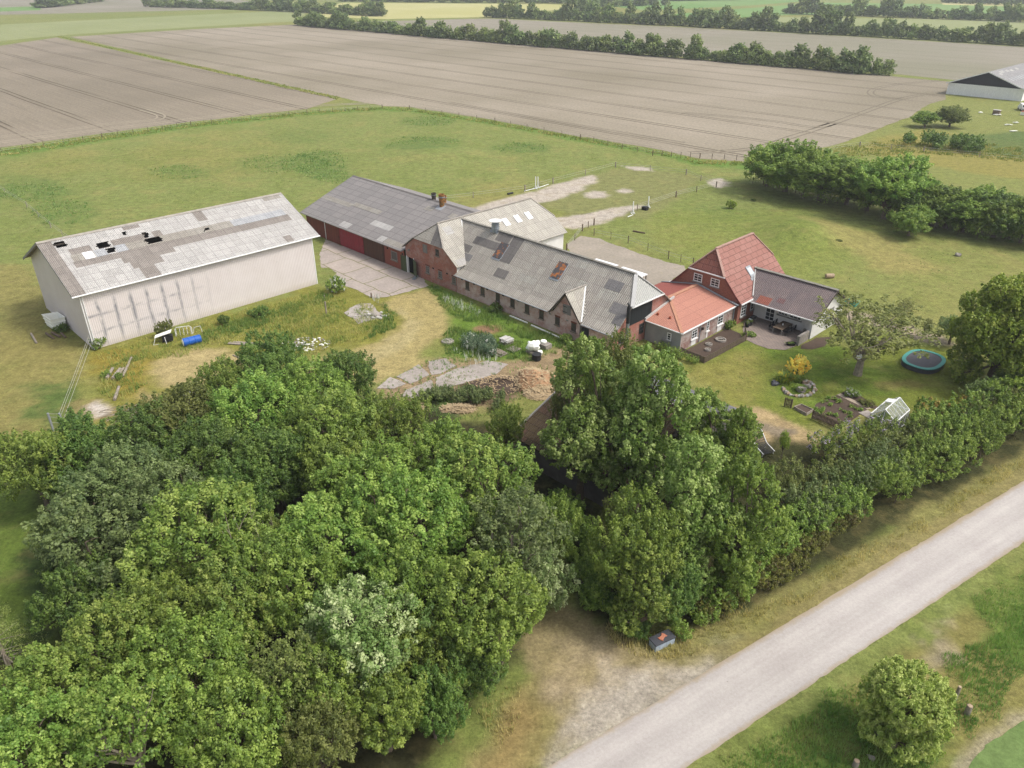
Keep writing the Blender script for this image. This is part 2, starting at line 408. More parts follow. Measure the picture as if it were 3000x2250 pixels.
# riding ground: sparse grass, sand showing
layer([(1480, 590), (1810, 490), (2080, 515), (1900, 640), (1700, 650), (1640, 620)], C(146, 148, 92), 2, 2)
for q in ([(1360, 622), (1430, 598), (1560, 560), (1740, 510), (1750, 535), (1690, 562), (1600, 592), (1500, 612), (1400, 630)], [(1610, 640), (1700, 628), (1800, 606), (1880, 602), (1800, 645), (1680, 672), (1630, 665)], [(1810, 485), (1900, 492), (1910, 500), (1860, 498)], ell(2105, 537, 30, 14), ell(1750, 570, 40, 10), ell(1830, 560, 25, 6)):
    layer(q, C(208, 196, 180), 1.5, 1.6, 1.)
# left of the white barn and the farmyard
layer([(-60, 790), (130, 780), (260, 1030), (200, 1200), (100, 1300), (-60, 1300)], C(158, 148, 90), 5, 5, .8)
for e, k in ((ell(190, 1200, 70, 70), .7), (ell(330, 1040, 60, 20), .6), (ell(150, 1160, 90, 40), .5), (ell(210, 960, 60, 40), .6)): layer(e, C(92, 120, 58), 3, 5, k)
layer([(280, 1030), (940, 840), (1240, 850), (1300, 1000), (1180, 1000), (900, 1040), (700, 1100), (420, 1260), (230, 1240)], C(146, 144, 66), 3, 3, .9)
layer([(285, 1050), (420, 1010), (480, 1060), (400, 1160), (300, 1140)], C(168, 146, 66), 3, 3, .7)
layer(ell(600, 1090, 170, 70), C(196, 178, 126), 2.5, 2.5)
layer([(420, 1150), (620, 1150), (560, 1230), (400, 1310), (330, 1290), (420, 1240)], C(192, 174, 124), 2.5, 2.5, .9)
layer(ell(390, 1205, 60, 22), C(150, 138, 66), 2, 3, .8)
layer(ell(275, 1195, 45, 40), C(178, 152, 112), 2, 3, .7)
layer(ell(285, 1195, 30, 22), C(226, 214, 200), 1.2, 1.5)
layer([(1110, 890), (1255, 838), (1290, 870), (1320, 930), (1300, 990), (1230, 1050), (1260, 1060), (1100, 1130), (1040, 1160), (880, 1160), (800, 1090), (960, 1050), (1100, 1010), (1160, 970), (1170, 920)], C(188, 172, 116), 1.6, 1.6)
layer([(1170, 905), (1230, 940), (1210, 1000), (1100, 1060), (1000, 1100), (1010, 1070), (1110, 1020), (1180, 970)], C(196, 182, 132), 1.5, 2, .8)
layer([(1240, 830), (1290, 870), (1330, 960), (1280, 1060), (1470, 1090), (1640, 1030), (1680, 1010), (1500, 940), (1400, 890)], C(116, 144, 58), 1.5, 2)
layer(ell(1430, 965, 45, 14), C(160, 122, 98), .8, .8, .9)
layer([(1090, 1140), (1290, 1050), (1500, 1060), (1680, 1010), (1700, 1040), (1620, 1100), (1500, 1180), (1330, 1230), (1180, 1200)], C(172, 150, 116), 1.5, 2)
layer([(1330, 1120), (1500, 1100), (1540, 1140), (1480, 1180), (1350, 1170)], C(98, 80, 66), 1.2, 2, .9)
layer([(1230, 1150), (1380, 1160), (1330, 1260), (1230, 1240)], C(92, 122, 62), 1.5, 2, .9)
# lawn behind and beside the houses
layer([(1930, 1010), (2200, 1000), (2480, 1010), (2620, 960), (2750, 1000), (2950, 1160), (2700, 1200), (2500, 1180), (2300, 1290), (2200, 1240), (2050, 1090)], C(132, 142, 62), 2, 2)
layer([(1990, 1060), (2200, 1020), (2260, 1080), (2300, 1150), (2200, 1180), (2060, 1130)], C(158, 150, 82), 4, 4, .7)
for e, k in ((ell(2390, 1040, 130, 45), .8), (ell(2330, 1130, 110, 60), .8), (ell(2530, 1110, 110, 45), .7), (ell(2200, 1000, 150, 20), .5), (ell(2040, 1040, 60, 20), .6)): layer(e, C(106, 138, 52), 4, 4, k * .8)
layer([(2140, 1200), (2230, 1200), (2440, 1290), (2360, 1340), (2240, 1330)], C(196, 172, 128), 1.5, 2.)
layer([(2200, 1235), (2330, 1262), (2300, 1275), (2210, 1250)], C(120, 116, 114), .5, 1.2, .55)
layer([(2480, 905), (2620, 945), (2760, 985), (2800, 1010), (2740, 1010), (2600, 970), (2470, 930)], C(184, 168, 148), 1., 1., .9)
layer(ell(2640, 1125, 70, 12), C(160, 140, 92), 1, 2, .5)
# wood floor, hedge foot, road verges
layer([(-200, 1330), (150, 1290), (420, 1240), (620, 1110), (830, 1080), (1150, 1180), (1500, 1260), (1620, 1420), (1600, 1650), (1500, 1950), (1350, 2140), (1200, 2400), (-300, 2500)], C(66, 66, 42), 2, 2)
layer([(-100, 1420), (120, 1440), (230, 1700), (160, 1880), (-100, 1900)], C(112, 132, 58), 3, 3)
layer([(60, 1640), (260, 1560), (300, 1760), (130, 1850)], C(66, 84, 46), 2, 3, .9)
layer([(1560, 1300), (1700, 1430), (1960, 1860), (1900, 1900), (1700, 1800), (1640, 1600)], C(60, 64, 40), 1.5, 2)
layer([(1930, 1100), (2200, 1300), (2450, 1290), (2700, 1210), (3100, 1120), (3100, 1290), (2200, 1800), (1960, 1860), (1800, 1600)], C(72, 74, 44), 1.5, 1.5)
layer([(1940, 1880), (2200, 1790), (3100, 1270), (3100, 1360), (2300, 1880), (2000, 2010), (1700, 2200), (1600, 2250), (1450, 2400), (1240, 2400), (1500, 2000), (1680, 1900)], C(156, 146, 94), 1.2, 1.)
layer([(2200, 1790), (3100, 1275), (3100, 1300), (2200, 1840), (2000, 1900)], C(150, 146, 88), .8, 1.2)
layer([(1690, 1780), (1860, 1880), (2030, 2000), (1760, 2160), (1660, 2190), (1560, 2040), (1550, 1880), (1630, 1780)], C(168, 154, 112), 1.5, 2.5)
for e in (ell(1720, 1900, 60, 40), ell(1650, 2000, 50, 50), ell(1800, 2010, 80, 25)): layer(e, C(192, 174, 140), 2, 3, .8)
layer([(1800, 1960), (2020, 1960), (1760, 2150), (1680, 2120)], C(204, 190, 168), 1.5, 1.5, .8)
layer([(1560, 2240), (1600, 2080), (1500, 2010), (1420, 2170), (1330, 2400), (1500, 2400)], C(162, 142, 92), 1.5, 1.5)
layer([(2000, 2400), (2400, 2080), (3200, 1520), (3200, 2600), (2000, 2600)], C(150, 144, 84), 1.2, 1.2)
layer([(2100, 2400), (2300, 2160), (2450, 2050), (2750, 2180), (2700, 2400)], C(104, 128, 58), 2.5, 3)
layer([(2850, 1760), (3100, 1640), (3100, 2000), (2950, 1950)], C(108, 136, 60), 2.5, 3, .8)
layer([(2660, 1800), (2770, 1780), (2830, 1960), (2720, 1990)], C(176, 162, 140), 1., 2., .7)
layer([(2800, 2260), (2870, 2172), (3100, 2012), (3100, 2050), (2900, 2190), (2830, 2290)], C(190, 178, 150), .8, .8, .8)
layer([(1600, 2260), (1700, 2070), (1880, 1985), (2080, 1960), (2150, 1960), (1700, 2260)], C(198, 188, 172), 3., 3., .9)
GZ = np.zeros(GX.shape)
for px, py, s, h in ((1260, 446, 5.5, .9), (2330, 690, 4.2, 1.5), (2350, 668, 5.0, .8), (1380, 452, 3., .3)):
    q = G(px, py + 6); GZ += h * np.exp(-(((GX - q.x) ** 2 + (GY - q.y) ** 2) / (2 * s * s)))
GZ += np.where((GY > 230) & (np.abs(GX) < 600), 0, 0)
ny, nx = GX.shape
idx = np.arange(ny * nx).reshape(ny, nx)
faces = np.stack([idx[:-1, :-1], idx[:-1, 1:], idx[1:, 1:], idx[1:, :-1]], -1).reshape(-1, 4)
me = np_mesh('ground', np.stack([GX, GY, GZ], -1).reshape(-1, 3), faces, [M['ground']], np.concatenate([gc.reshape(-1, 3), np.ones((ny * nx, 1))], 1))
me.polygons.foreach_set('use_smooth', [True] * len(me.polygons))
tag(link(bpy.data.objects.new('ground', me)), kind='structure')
def sheet_poly(name, pts, z, mat, jit=.3, step=.5, freq=.6, seed=3, kind='structure', px=True, th=0):
    P = PX(pts) if px else np.array(pts)
    out = []
    for i in range(len(P)):
        a = P[i]; b = P[(i + 1) % len(P)]; l = np.hypot(*(b - a)); n = max(1, min(400, int(l / step)))
        for k in range(n):
            p = a + (b - a) * k / n
            out.append(p)
    out = np.array(out)
    jx = (fbm(out[:, 0] * freq, out[:, 1] * freq, seed, 4) - .5) * 2 * jit; jy = (fbm(out[:, 0] * freq, out[:, 1] * freq, seed + 50, 4) - .5) * 2 * jit
    out = out + np.stack([jx, jy], 1)
    vs = [Vector((x, y, z)) for x, y in out]
    tris = geometry.tessellate_polygon([vs])
    mb = MB(); mb.v = vs
    c = sum(vs, Vector()) / len(vs)
    for t in tris:
        if geometry.normal([vs[i] for i in t]).z < 0: t = t[::-1]
        mb.f.append(tuple(t)); mb.m.append(0)
    if th:
        n = len(vs); mb.v += [v - Z * th for v in vs]
        area = sum(vs[i].x * vs[(i + 1) % n].y - vs[(i + 1) % n].x * vs[i].y for i in range(n))
        for i in range(n):
            j = (i + 1) % n; q = (i, i + n, j + n, j)
            mb.f.append(q if area > 0 else q[::-1]); mb.m.append(0)
    o = mb.build(name, mat, at=(c.x, c.y, 0))
    if kind: o['kind'] = kind
    return o
HEDGE1 = [(870, 78), (1400, 124), (2000, 175), (2620, 228)]
sheet_poly('field', [(-700, 190), (-40, 140), (165, 110), (990, 290), (900, 319), (560, 356), (300, 391), (-40, 438), (-700, 560)], .03, M['soil_left'], .8, 3, .15)
sheet_poly('field', [(205, 108), (560, 86), (868, 72), (1400, 120), (2000, 171), (2615, 224), (2700, 232), (2795, 240), (2775, 262), (2768, 292), (2722, 304), (2660, 345), (2450, 424), (2225, 476), (2052, 466), (1950, 442), (1700, 400), (1450, 352), (1205, 314), (1120, 311), (1015, 290)], .03, M['soil_main'], .8, 3, .15)
sheet_poly('field', [(880, 68), (1130, 62), (1425, 54), (2000, 80), (2500, 108), (3000, 138), (3700, 190), (3700, 380), (2810, 236), (2640, 219), (2000, 167), (1400, 117)], .03, M['soil_far'], 1.2, 6, .08)
sheet_poly('field', [(-900, 120), (0, 72), (900, 28), (880, 62), (560, 80), (200, 102), (-100, 130), (-900, 200)], .03, M['crop_pale'], 1.5, 8, .05)
sheet_poly('field', [(-900, 60), (0, 22), (120, 18), (120, 30), (0, 34), (-900, 90)], .04, M['crop_green'], 1.5, 8, .05)
sheet_poly('field', [(1000, 8), (1600, 12), (1720, 18), (1440, 50), (1130, 56), (900, 48)], .03, M['crop_yellow'], 2, 8, .05)
sheet_poly('field', [(1860, 52), (2060, 34), (2400, 8), (2800, 12), (3600, 40), (3600, 70), (2900, 40), (2300, 44), (2050, 60)], .03, M['crop_green'], 2, 8, .05)
sheet_poly('field', [(2000, 66), (2300, 50), (2900, 58), (3600, 96), (3600, 170), (3000, 130), (2500, 100)], .035, M['crop_pale'], 2, 8, .05)
sheet_poly('field', [(2760, 4), (3600, 20), (3600, 34), (2760, 14)], .045, M['crop_yellow'], 2, 8, .05)
sheet_poly('field', [(-600, -6), (700, 0), (900, 22), (-600, 58)], .035, M['soil_far'], 2, 8, .05)
sheet_poly('field', [(1760, -10), (2500, -8), (2200, 16), (1900, 30), (1800, 20)], .035, M['crop_green'], 2, 8, .05)
sheet_poly('field', [(2795, 2300), (2890, 2190), (3010, 2090), (3400, 1840), (3600, 2300)], .02, M['crop_near'], .25, .3, .8)
def ribbon(name, px, w, z, mat, offs=(0,), step=1.5, seed=5):
    for of in offs:
        P = [G(x, y) for x, y in px]; S = []
        for i in range(len(P) - 1):
            p0, p1, p2, p3 = P[max(i - 1, 0)], P[i], P[i + 1], P[min(i + 2, len(P) - 1)]; n = max(2, int((p2 - p1).length / step))
            for k in range(n):
                t = k / n; S.append(.5 * ((2 * p1) + (p2 - p0) * t + (2 * p0 - 5 * p1 + 4 * p2 - p3) * t * t + (3 * p1 - p0 - 3 * p2 + p3) * t ** 3))
        S.append(P[-1]); mb = MB(); L_, R_ = [], []
        for i, q in enumerate(S):
            d = (S[min(i + 1, len(S) - 1)] - S[max(i - 1, 0)]).normalized(); s_ = Vector((-d.y, d.x, 0)); ww = w * (.7 + .6 * vn(np.array([q.x * .3]), np.array([q.y * .3]), seed)[0])
            L_.append(q + s_ * (of + ww / 2) + Z * z); R_.append(q + s_ * (of - ww / 2) + Z * z)
        for i in range(len(S) - 1): mb.poly([R_[i], R_[i + 1], L_[i + 1], L_[i]])
        o = mb.build(name, mat, at=(S[0].x, S[0].y, 0)); o['kind'] = 'structure'
M['track_dark'] = gravelmat('track_soil', C(132, 122, 104), C(146, 136, 116), 2.)
M['track_pale'] = gravelmat('track_worn', C(190, 178, 156), C(178, 166, 146), 2.)
for px in ([(2020, 448), (2200, 436), (2330, 398), (2440, 362), (2560, 318), (2640, 290), (2700, 278)], [(2440, 362), (2380, 372), (2240, 352), (2000, 330)], [(2640, 290), (2560, 280), (2560, 262), (2640, 246), (2760, 236)], [(1310, 300), (1500, 334), (1750, 378), (2000, 420)]): ribbon('wheel_track', px, .55, .045, M['track_dark'], (-.95, .95))
ribbon('wheel_track', [(-60, 425), (200, 392), (420, 366), (620, 342), (900, 312), (1100, 302)], .8, .045, M['track_pale'], (-1.1, 1.1))
ribbon('wheel_track', [(-60, 405), (140, 388), (330, 362), (450, 352), (470, 338), (420, 322)], .6, .047, M['track_pale'], (-1., 1.))
RD = Vector((math.cos(rad(32.49)), math.sin(rad(32.49)), 0)); RN_ = Vector((RD.y, -RD.x, 0)); RA = Vector((1.84, 26.35, 0))
def roadpt(t, n): q = RA + RD * t + RN_ * n; return (q.x, q.y)
sheet_poly('road', [roadpt(-70, .05), roadpt(120, -.1), roadpt(120, 4.1), roadpt(-70, 4.05)], .03, M['road'], .1, .08, 1.6, px=False)
sheet_poly('yard', [(955, 702), (1050, 738), (1130, 771), (1200, 799), (1240, 817), (1255, 838), (1135, 870), (1095, 874), (1070, 862), (1050, 850), (1010, 838), (975, 815), (985, 800), (965, 785), (940, 784), (936, 745), (945, 722)], .025, M['yard'], .25, .2, .8)
k = .4521
for q in ([(580, 342), (720, 262), (790, 330), (670, 387)], [(782, 242), (900, 222), (962, 270), (862, 322), (802, 327)], [(835, 345), (1000, 275), (1090, 262), (1170, 235), (1300, 260), (1230, 320), (1040, 375), (900, 417), (840, 400)], [(450, 415), (540, 345), (640, 387), (560, 417)], [(610, 470), (640, 430), (800, 362), (830, 430), (720, 492)]):
    sheet_poly('paving', [(900 + x * k, 950 + y * k) for x, y in q], .045, M['rubble_slab'], .16, .12, 1.2, th=.06)
k = .4219
sheet_poly('paving', [(850 + x * k, 450 + y * k) for x, y in [(375, 1110), (420, 1070), (480, 1045), (560, 1042), (600, 1088), (660, 1133), (560, 1160), (480, 1182), (440, 1150)]], .05, M['rubble_slab'], .2, .12, 1.2, th=.07)
sheet_poly('driveway', [(1660, 720), (1700, 690), (1760, 700), (1850, 735), (1940, 765), (2010, 780), (2000, 800), (1900, 860), (1700, 800)], .025, M['drive'], .4, .3, .7)
sheet_poly('patio', [(2176, 968), (2185, 995), (2215, 1010), (2250, 1022), (2300, 1026), (2322, 1018), (2345, 1008), (2362, 975), (2360, 925), (2220, 925), (2180, 945)], .035, M['patio'], .06, .2, 1.)
sheet_poly('path', [tuple(W(a, b))[:2] for a, b in ((55.2, 9.15), (58.6, 8.5), (58.75, 8.95), (55.35, 9.7))], .05, plain('path_boards', C(196, 178, 158), .8, .2, 6), .02, .2, 1., px=False, th=.05)
sheet_poly('path', [tuple(W(a, b))[:2] for a, b in ((58.2, 7.3), (59.5, 6.9), (59.6, 8.0), (58.7, 8.4))], .05, M['rubble_slab'], .03, .2, 1., px=False, th=.05)
# ------------------------------------------------------------------ building materials
M['steel'] = None
def steelmat(name, stains=False):
    t = NT(name); uv = t.uv()
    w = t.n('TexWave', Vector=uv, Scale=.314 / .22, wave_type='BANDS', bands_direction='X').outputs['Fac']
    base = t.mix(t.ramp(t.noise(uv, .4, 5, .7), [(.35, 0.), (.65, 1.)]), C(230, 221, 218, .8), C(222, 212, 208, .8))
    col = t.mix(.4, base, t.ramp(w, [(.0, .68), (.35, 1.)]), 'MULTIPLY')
    if stains:
        o = t.n('Attribute'); o.attribute_name = 'wpos'
        sp = t.n('SeparateXYZ', Vector=o.outputs['Vector']); x, z = sp.outputs[0], sp.outputs[2]
        dx = t.math('PINGPONG', t.math('ADD', x, t.math('MULTIPLY', t.noise(uv, .7, 2), .5)), .9)
        vl = t.ramp(dx, [(.0, 1.), (.3, 0.)]); vl = t.math('MULTIPLY', vl, t.ramp(t.noise(t.map(uv, 0, (1.5, .6, 1)), 1.3, 5, .75), [(.32, 0.), (.52, 1.)]))
        dz = t.math('PINGPONG', z, .95)
        hl = t.math('MULTIPLY', t.ramp(dz, [(.0, 1.), (.28, 0.)]), t.ramp(t.noise(t.map(uv, 0, (.7, 1.5, 1)), 1.1, 5, .75), [(.42, 0.), (.62, .8)]))
        near = t.ramp(t.math('DIVIDE', x, 28.8), [(.0, 1.), (.34, .9), (.52, 0.)])
        ztop = t.ramp(t.math('DIVIDE', z, 6.8), [(.02, .25), (.2, .8), (.7, 1.), (.86, 0.)])
        f = t.math('MULTIPLY', t.math('MULTIPLY', t.math('MAXIMUM', vl, hl), near), ztop)
        sc = t.math('MULTIPLY', t.ramp(t.noise(uv, 1.7, 6, .75), [(.66, 0.), (.7, .8)]), t.ramp(t.math('DIVIDE', x, 28.8), [(.3, 0.), (.4, 1.), (.8, 1.), (.9, 0.)]))
        col = t.mix(t.math('MINIMUM', t.math('ADD', t.math('MULTIPLY', f, .9), t.math('MULTIPLY', sc, .7)), .8), col, C(120, 126, 136))
        col = t.mix(t.ramp(t.math('DIVIDE', z, 6.8), [(0., .35), (.12, 0.)]), col, C(196, 182, 160))
    t.bump(w, .4, .04)
    return t.done(col, .6, .3)
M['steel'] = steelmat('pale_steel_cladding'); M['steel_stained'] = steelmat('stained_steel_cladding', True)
GREYR = dict(bw=1.05, rh=1.08)
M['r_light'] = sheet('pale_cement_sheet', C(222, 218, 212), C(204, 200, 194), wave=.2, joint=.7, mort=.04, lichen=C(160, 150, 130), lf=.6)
M['r_brown'] = sheet('brown_cement_sheet', C(172, 163, 154), C(160, 151, 142), wave=.4)
M['r_mid'] = sheet('worn_cement_sheet', C(190, 184, 172), C(176, 168, 156), wave=.35)
M['r_clear'] = sheet('clear_plastic_sheet', C(204, 205, 206), C(190, 192, 194), wave=.4, spec=.6)
M['r_white'] = plain('new_white_sheet', C(246, 246, 246, .75), .5, .04)
M['r_stable'] = sheet('stable_cement_sheet', C(214, 206, 192), C(194, 186, 174), rh=1.1, period=.25, wave=.8, lichen=C(150, 146, 132), lf=.68)
M['r_stable_b'] = sheet('stable_cement_sheet_lighter', C(216, 210, 196), C(202, 196, 184), rh=1.35, period=.25, wave=.7, joint=.6)
M['r_dark'] = sheet('dark_cement_sheet', C(150, 144, 138), C(138, 132, 128), wave=.4, lichen=C(160, 156, 150), lf=.66)
M['r_barn'] = sheet('grey_barn_sheet', C(168, 162, 158), C(156, 151, 148), bw=2.2, rh=1.12, wave=.1, joint=.62, mort=.05, lichen=C(112, 108, 104), lf=.66, bs=.2)
M['r_violet'] = sheet('violet_grey_sheet', C(158, 142, 138), C(140, 128, 128), bw=1.1, rh=1.5, period=.21, wave=.6, joint=.8, lichen=C(160, 120, 108), lf=.64)
M['r_orange'] = sheet('orange_tile_sheet', C(222, 158, 136), C(214, 150, 130), bw=9, rh=1.05, period=.19, wave=.22, joint=.62, lichen=C(206, 112, 84), lf=.7, streak=.2)
M['r_orange_rib'] = sheet('orange_rib_sheet', C(224, 160, 136), C(218, 152, 130), bw=9, rh=9, period=.21, wave=.6, joint=.8, lichen=C(190, 96, 66), lf=.78, streak=.15)
M['r_red'] = sheet('red_rib_sheet', C(190, 110, 96), C(184, 106, 94), bw=9, rh=9, period=.19, wave=.2, streak=.15)
M['ridge'] = plain('ridge_cap', C(186, 178, 166), .85, .2, 2.5, stain=C(196, 150, 90), sfac=.68)
M['ridge_red'] = plain('ridge_tile_pale', C(198, 160, 146), .85, .25, 4)
M['lead'] = plain('zinc_flashing', C(176, 180, 184), .5, .12, 2)
M['white'] = plain('white_paint', C(240, 240, 238, .8), .5, .05, 2)
M['whitewood'] = plain('white_window_paint', C(236, 236, 234, .8), .45, .05, 3)
M['dull_grey'] = plain('weathered_grey_paint', C(160, 156, 150), .8, .2, 5)
M['darkwood'] = plain('dark_timber', C(86, 78, 70), .85, .25, 4)
M['lime'] = plain('lime_white_wall', C(232, 230, 226, .78), .85, .07, .8, stain=C(196, 192, 186, .7), sfac=.62)
M['concrete'] = plain('grey_render', C(184, 184, 182), .9, .14, .7, stain=C(152, 152, 152), sfac=.55, bump=.2)
M['brick_pale'] = brick('limewashed_brick', C(206, 128, 108, .72), C(182, 106, 90, .72), C(212, 196, 182, .72), C(222, 206, 196, .75), .5, .55)
M['brick_red'] = brick('red_brick', C(204, 122, 100, .7), C(184, 106, 88, .7), C(182, 158, 146), C(204, 180, 170), .58, .5)
M['brick_house'] = brick('house_brick', C(192, 116, 94, .7), C(170, 100, 82, .7), C(166, 140, 128))
M['brick_annex'] = brick('annex_brick', C(176, 104, 88), C(152, 88, 76), C(196, 180, 168), C(214, 206, 198), .5, .8)
M['arch'] = brick('arch_brick', C(160, 86, 66), C(140, 74, 58), C(150, 112, 96))
M['sill'] = plain('stone_sill', C(150, 138, 124), .9, .2, 5, stain=C(160, 132, 60), sfac=.58)
M['glass'] = glass('dark_glass'); M['glass_warm'] = glass('dusty_glass', (.05, .042, .036), .3)
M['dark'] = plain('painted_interior_dark', (.012, .012, .012), .95, .3, 3, spec=0)  # near-black colour standing in for the shade inside openings
M['black_board'] = planks('black_cladding', C(44, 50, 52), .18, .25)
M['red_board'] = planks('oxblood_boards', C(150, 84, 70), .15, .15, .5, grime=C(124, 82, 70))
M['crimson'] = planks('crimson_boards', C(178, 70, 78), .15, .12, .6, grime=C(160, 90, 92))
M['brown_board'] = planks('brown_boards', C(116, 84, 68), .15, .18, .45, grime=C(98, 82, 70))
M['brick_paint'] = planks('red_painted_wall', C(176, 104, 86), 3., .05, .9)
M['green_board'] = planks('green_door_boards', C(98, 110, 74), .16, .2, .4, grime=C(124, 118, 92))
M['olive_board'] = planks('mossy_door_boards', C(130, 130, 92), .14, .25, .4)
M['grey_board'] = planks('silver_grey_boards', C(164, 160, 154), .16, .15, .4)
M['fence_board'] = planks('old_fence_boards', C(142, 126, 110), .1, .2, .35)
def tilemat(name, c1, c2, line=.9):
    t = NT(name); uv = t.uv()
    b = t.n('TexBrick', Vector=uv, Color1=c1, Color2=c2, Mortar=tuple(x * .42 for x in c1), Scale=1., Mortar_Size=.035, Mortar_Smooth=.3, Brick_Width=1.3, Row_Height=.72)
    w = t.n('TexWave', Vector=uv, Scale=.314 / .24, wave_type='BANDS', bands_direction='X').outputs['Fac']
    col = t.mix(.25, b.outputs['Color'], t.ramp(w, [(0., .5), (.6, 1.)]), 'MULTIPLY')
    col = t.mix(.45, col, t.ramp(t.noise(uv, 1.1, 6, .7), [(.3, .7), (.7, 1.15)]), 'MULTIPLY')
    t.bump(w, .6, .05); return t.done(col, .85, .2)
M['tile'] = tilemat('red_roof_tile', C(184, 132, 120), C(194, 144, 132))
M['tile_dark'] = tilemat('painted_shade_roof_tile', C(170, 112, 98), C(160, 104, 92))  # darker copy of the tile, shade of the near hip put into colour
M['rust_panel'] = plain('rusty_dark_panel', C(96, 94, 96), .7, .12, 4, stain=C(214, 130, 60), sfac=.5)
M['zinc'] = plain('galvanised_steel', C(176, 186, 196), .35, .1, 4, metal=.5)
M['rust'] = plain('rusty_cowl', C(170, 118, 62), .8, .3, 5, stain=C(110, 92, 56), sfac=.5)
M['dull_black'] = plain('dull_black', C(52, 52, 54), .6, .15, 4)
M['mossy_tile'] = tilemat('mossy_shed_tile', C(112, 88, 72), C(96, 84, 60))
M['slate'] = sheet('broken_slate', C(150, 150, 152), C(112, 112, 116), bw=.5, rh=.45, wave=.0, joint=.5, lichen=C(112, 104, 84), lf=.56)
# ------------------------------------------------------------------ building helpers
def window(root, o, d, n, s0, s1, z0, z1, cols, rows, fm, fw=.07, name='window', sill=None, gm=None, arch=None, proud=.05):
    f = MB()
    f.obox(o, d, n, s0, s1, .0, proud, z0, z0 + fw).obox(o, d, n, s0, s1, .0, proud, z1 - fw, z1)
    f.obox(o, d, n, s0, s0 + fw, .0, proud, z0 + fw, z1 - fw).obox(o, d, n, s1 - fw, s1, .0, proud, z0 + fw, z1 - fw)
    b = fw * .55
    for k in range(1, cols): x = s0 + (s1 - s0) * k / cols; f.obox(o, d, n, x - b / 2, x + b / 2, .0, proud - .006, z0 + fw, z1 - fw)
    for k in range(1, rows): y = z0 + (z1 - z0) * k / rows; f.obox(o, d, n, s0 + fw, s1 - fw, .0, proud - .012, y - b / 2, y + b / 2)
    w = f.build(name, fm, root)
    MB().obox(o, d, n, s0 + fw * .5, s1 - fw * .5, .003, proud - .025, z0 + fw * .5, z1 - fw * .5).build('pane', gm or M['glass'], w)
    if sill: MB().obox(o, d, n, s0 - .1, s1 + .1, .002, .16, z0 - .12, z0 - .003).build('sill', sill, w)
    if arch: MB().obox(o, d, n, s0 - .08, s1 + .08, .001, .03, z1 + .003, z1 + .2).build('arch', arch, w)
    return w
class Plane:
    def __init__(s, p0, eu, ev): s.p = p0; s.u = eu.normalized(); s.v = ev.normalized(); s.n = s.u.cross(s.v); s.n = s.n if s.n.z > 0 else -s.n
    def __call__(s, u, v, off=0.0): return s.p + s.u * u + s.v * v + s.n * off
    def panel(s, mb, u0, u1, v0, v1, off, th, mi=0): mb.slab([s(u0, v0, off), s(u1, v0, off), s(u1, v1, off), s(u0, v1, off)], th, mi)
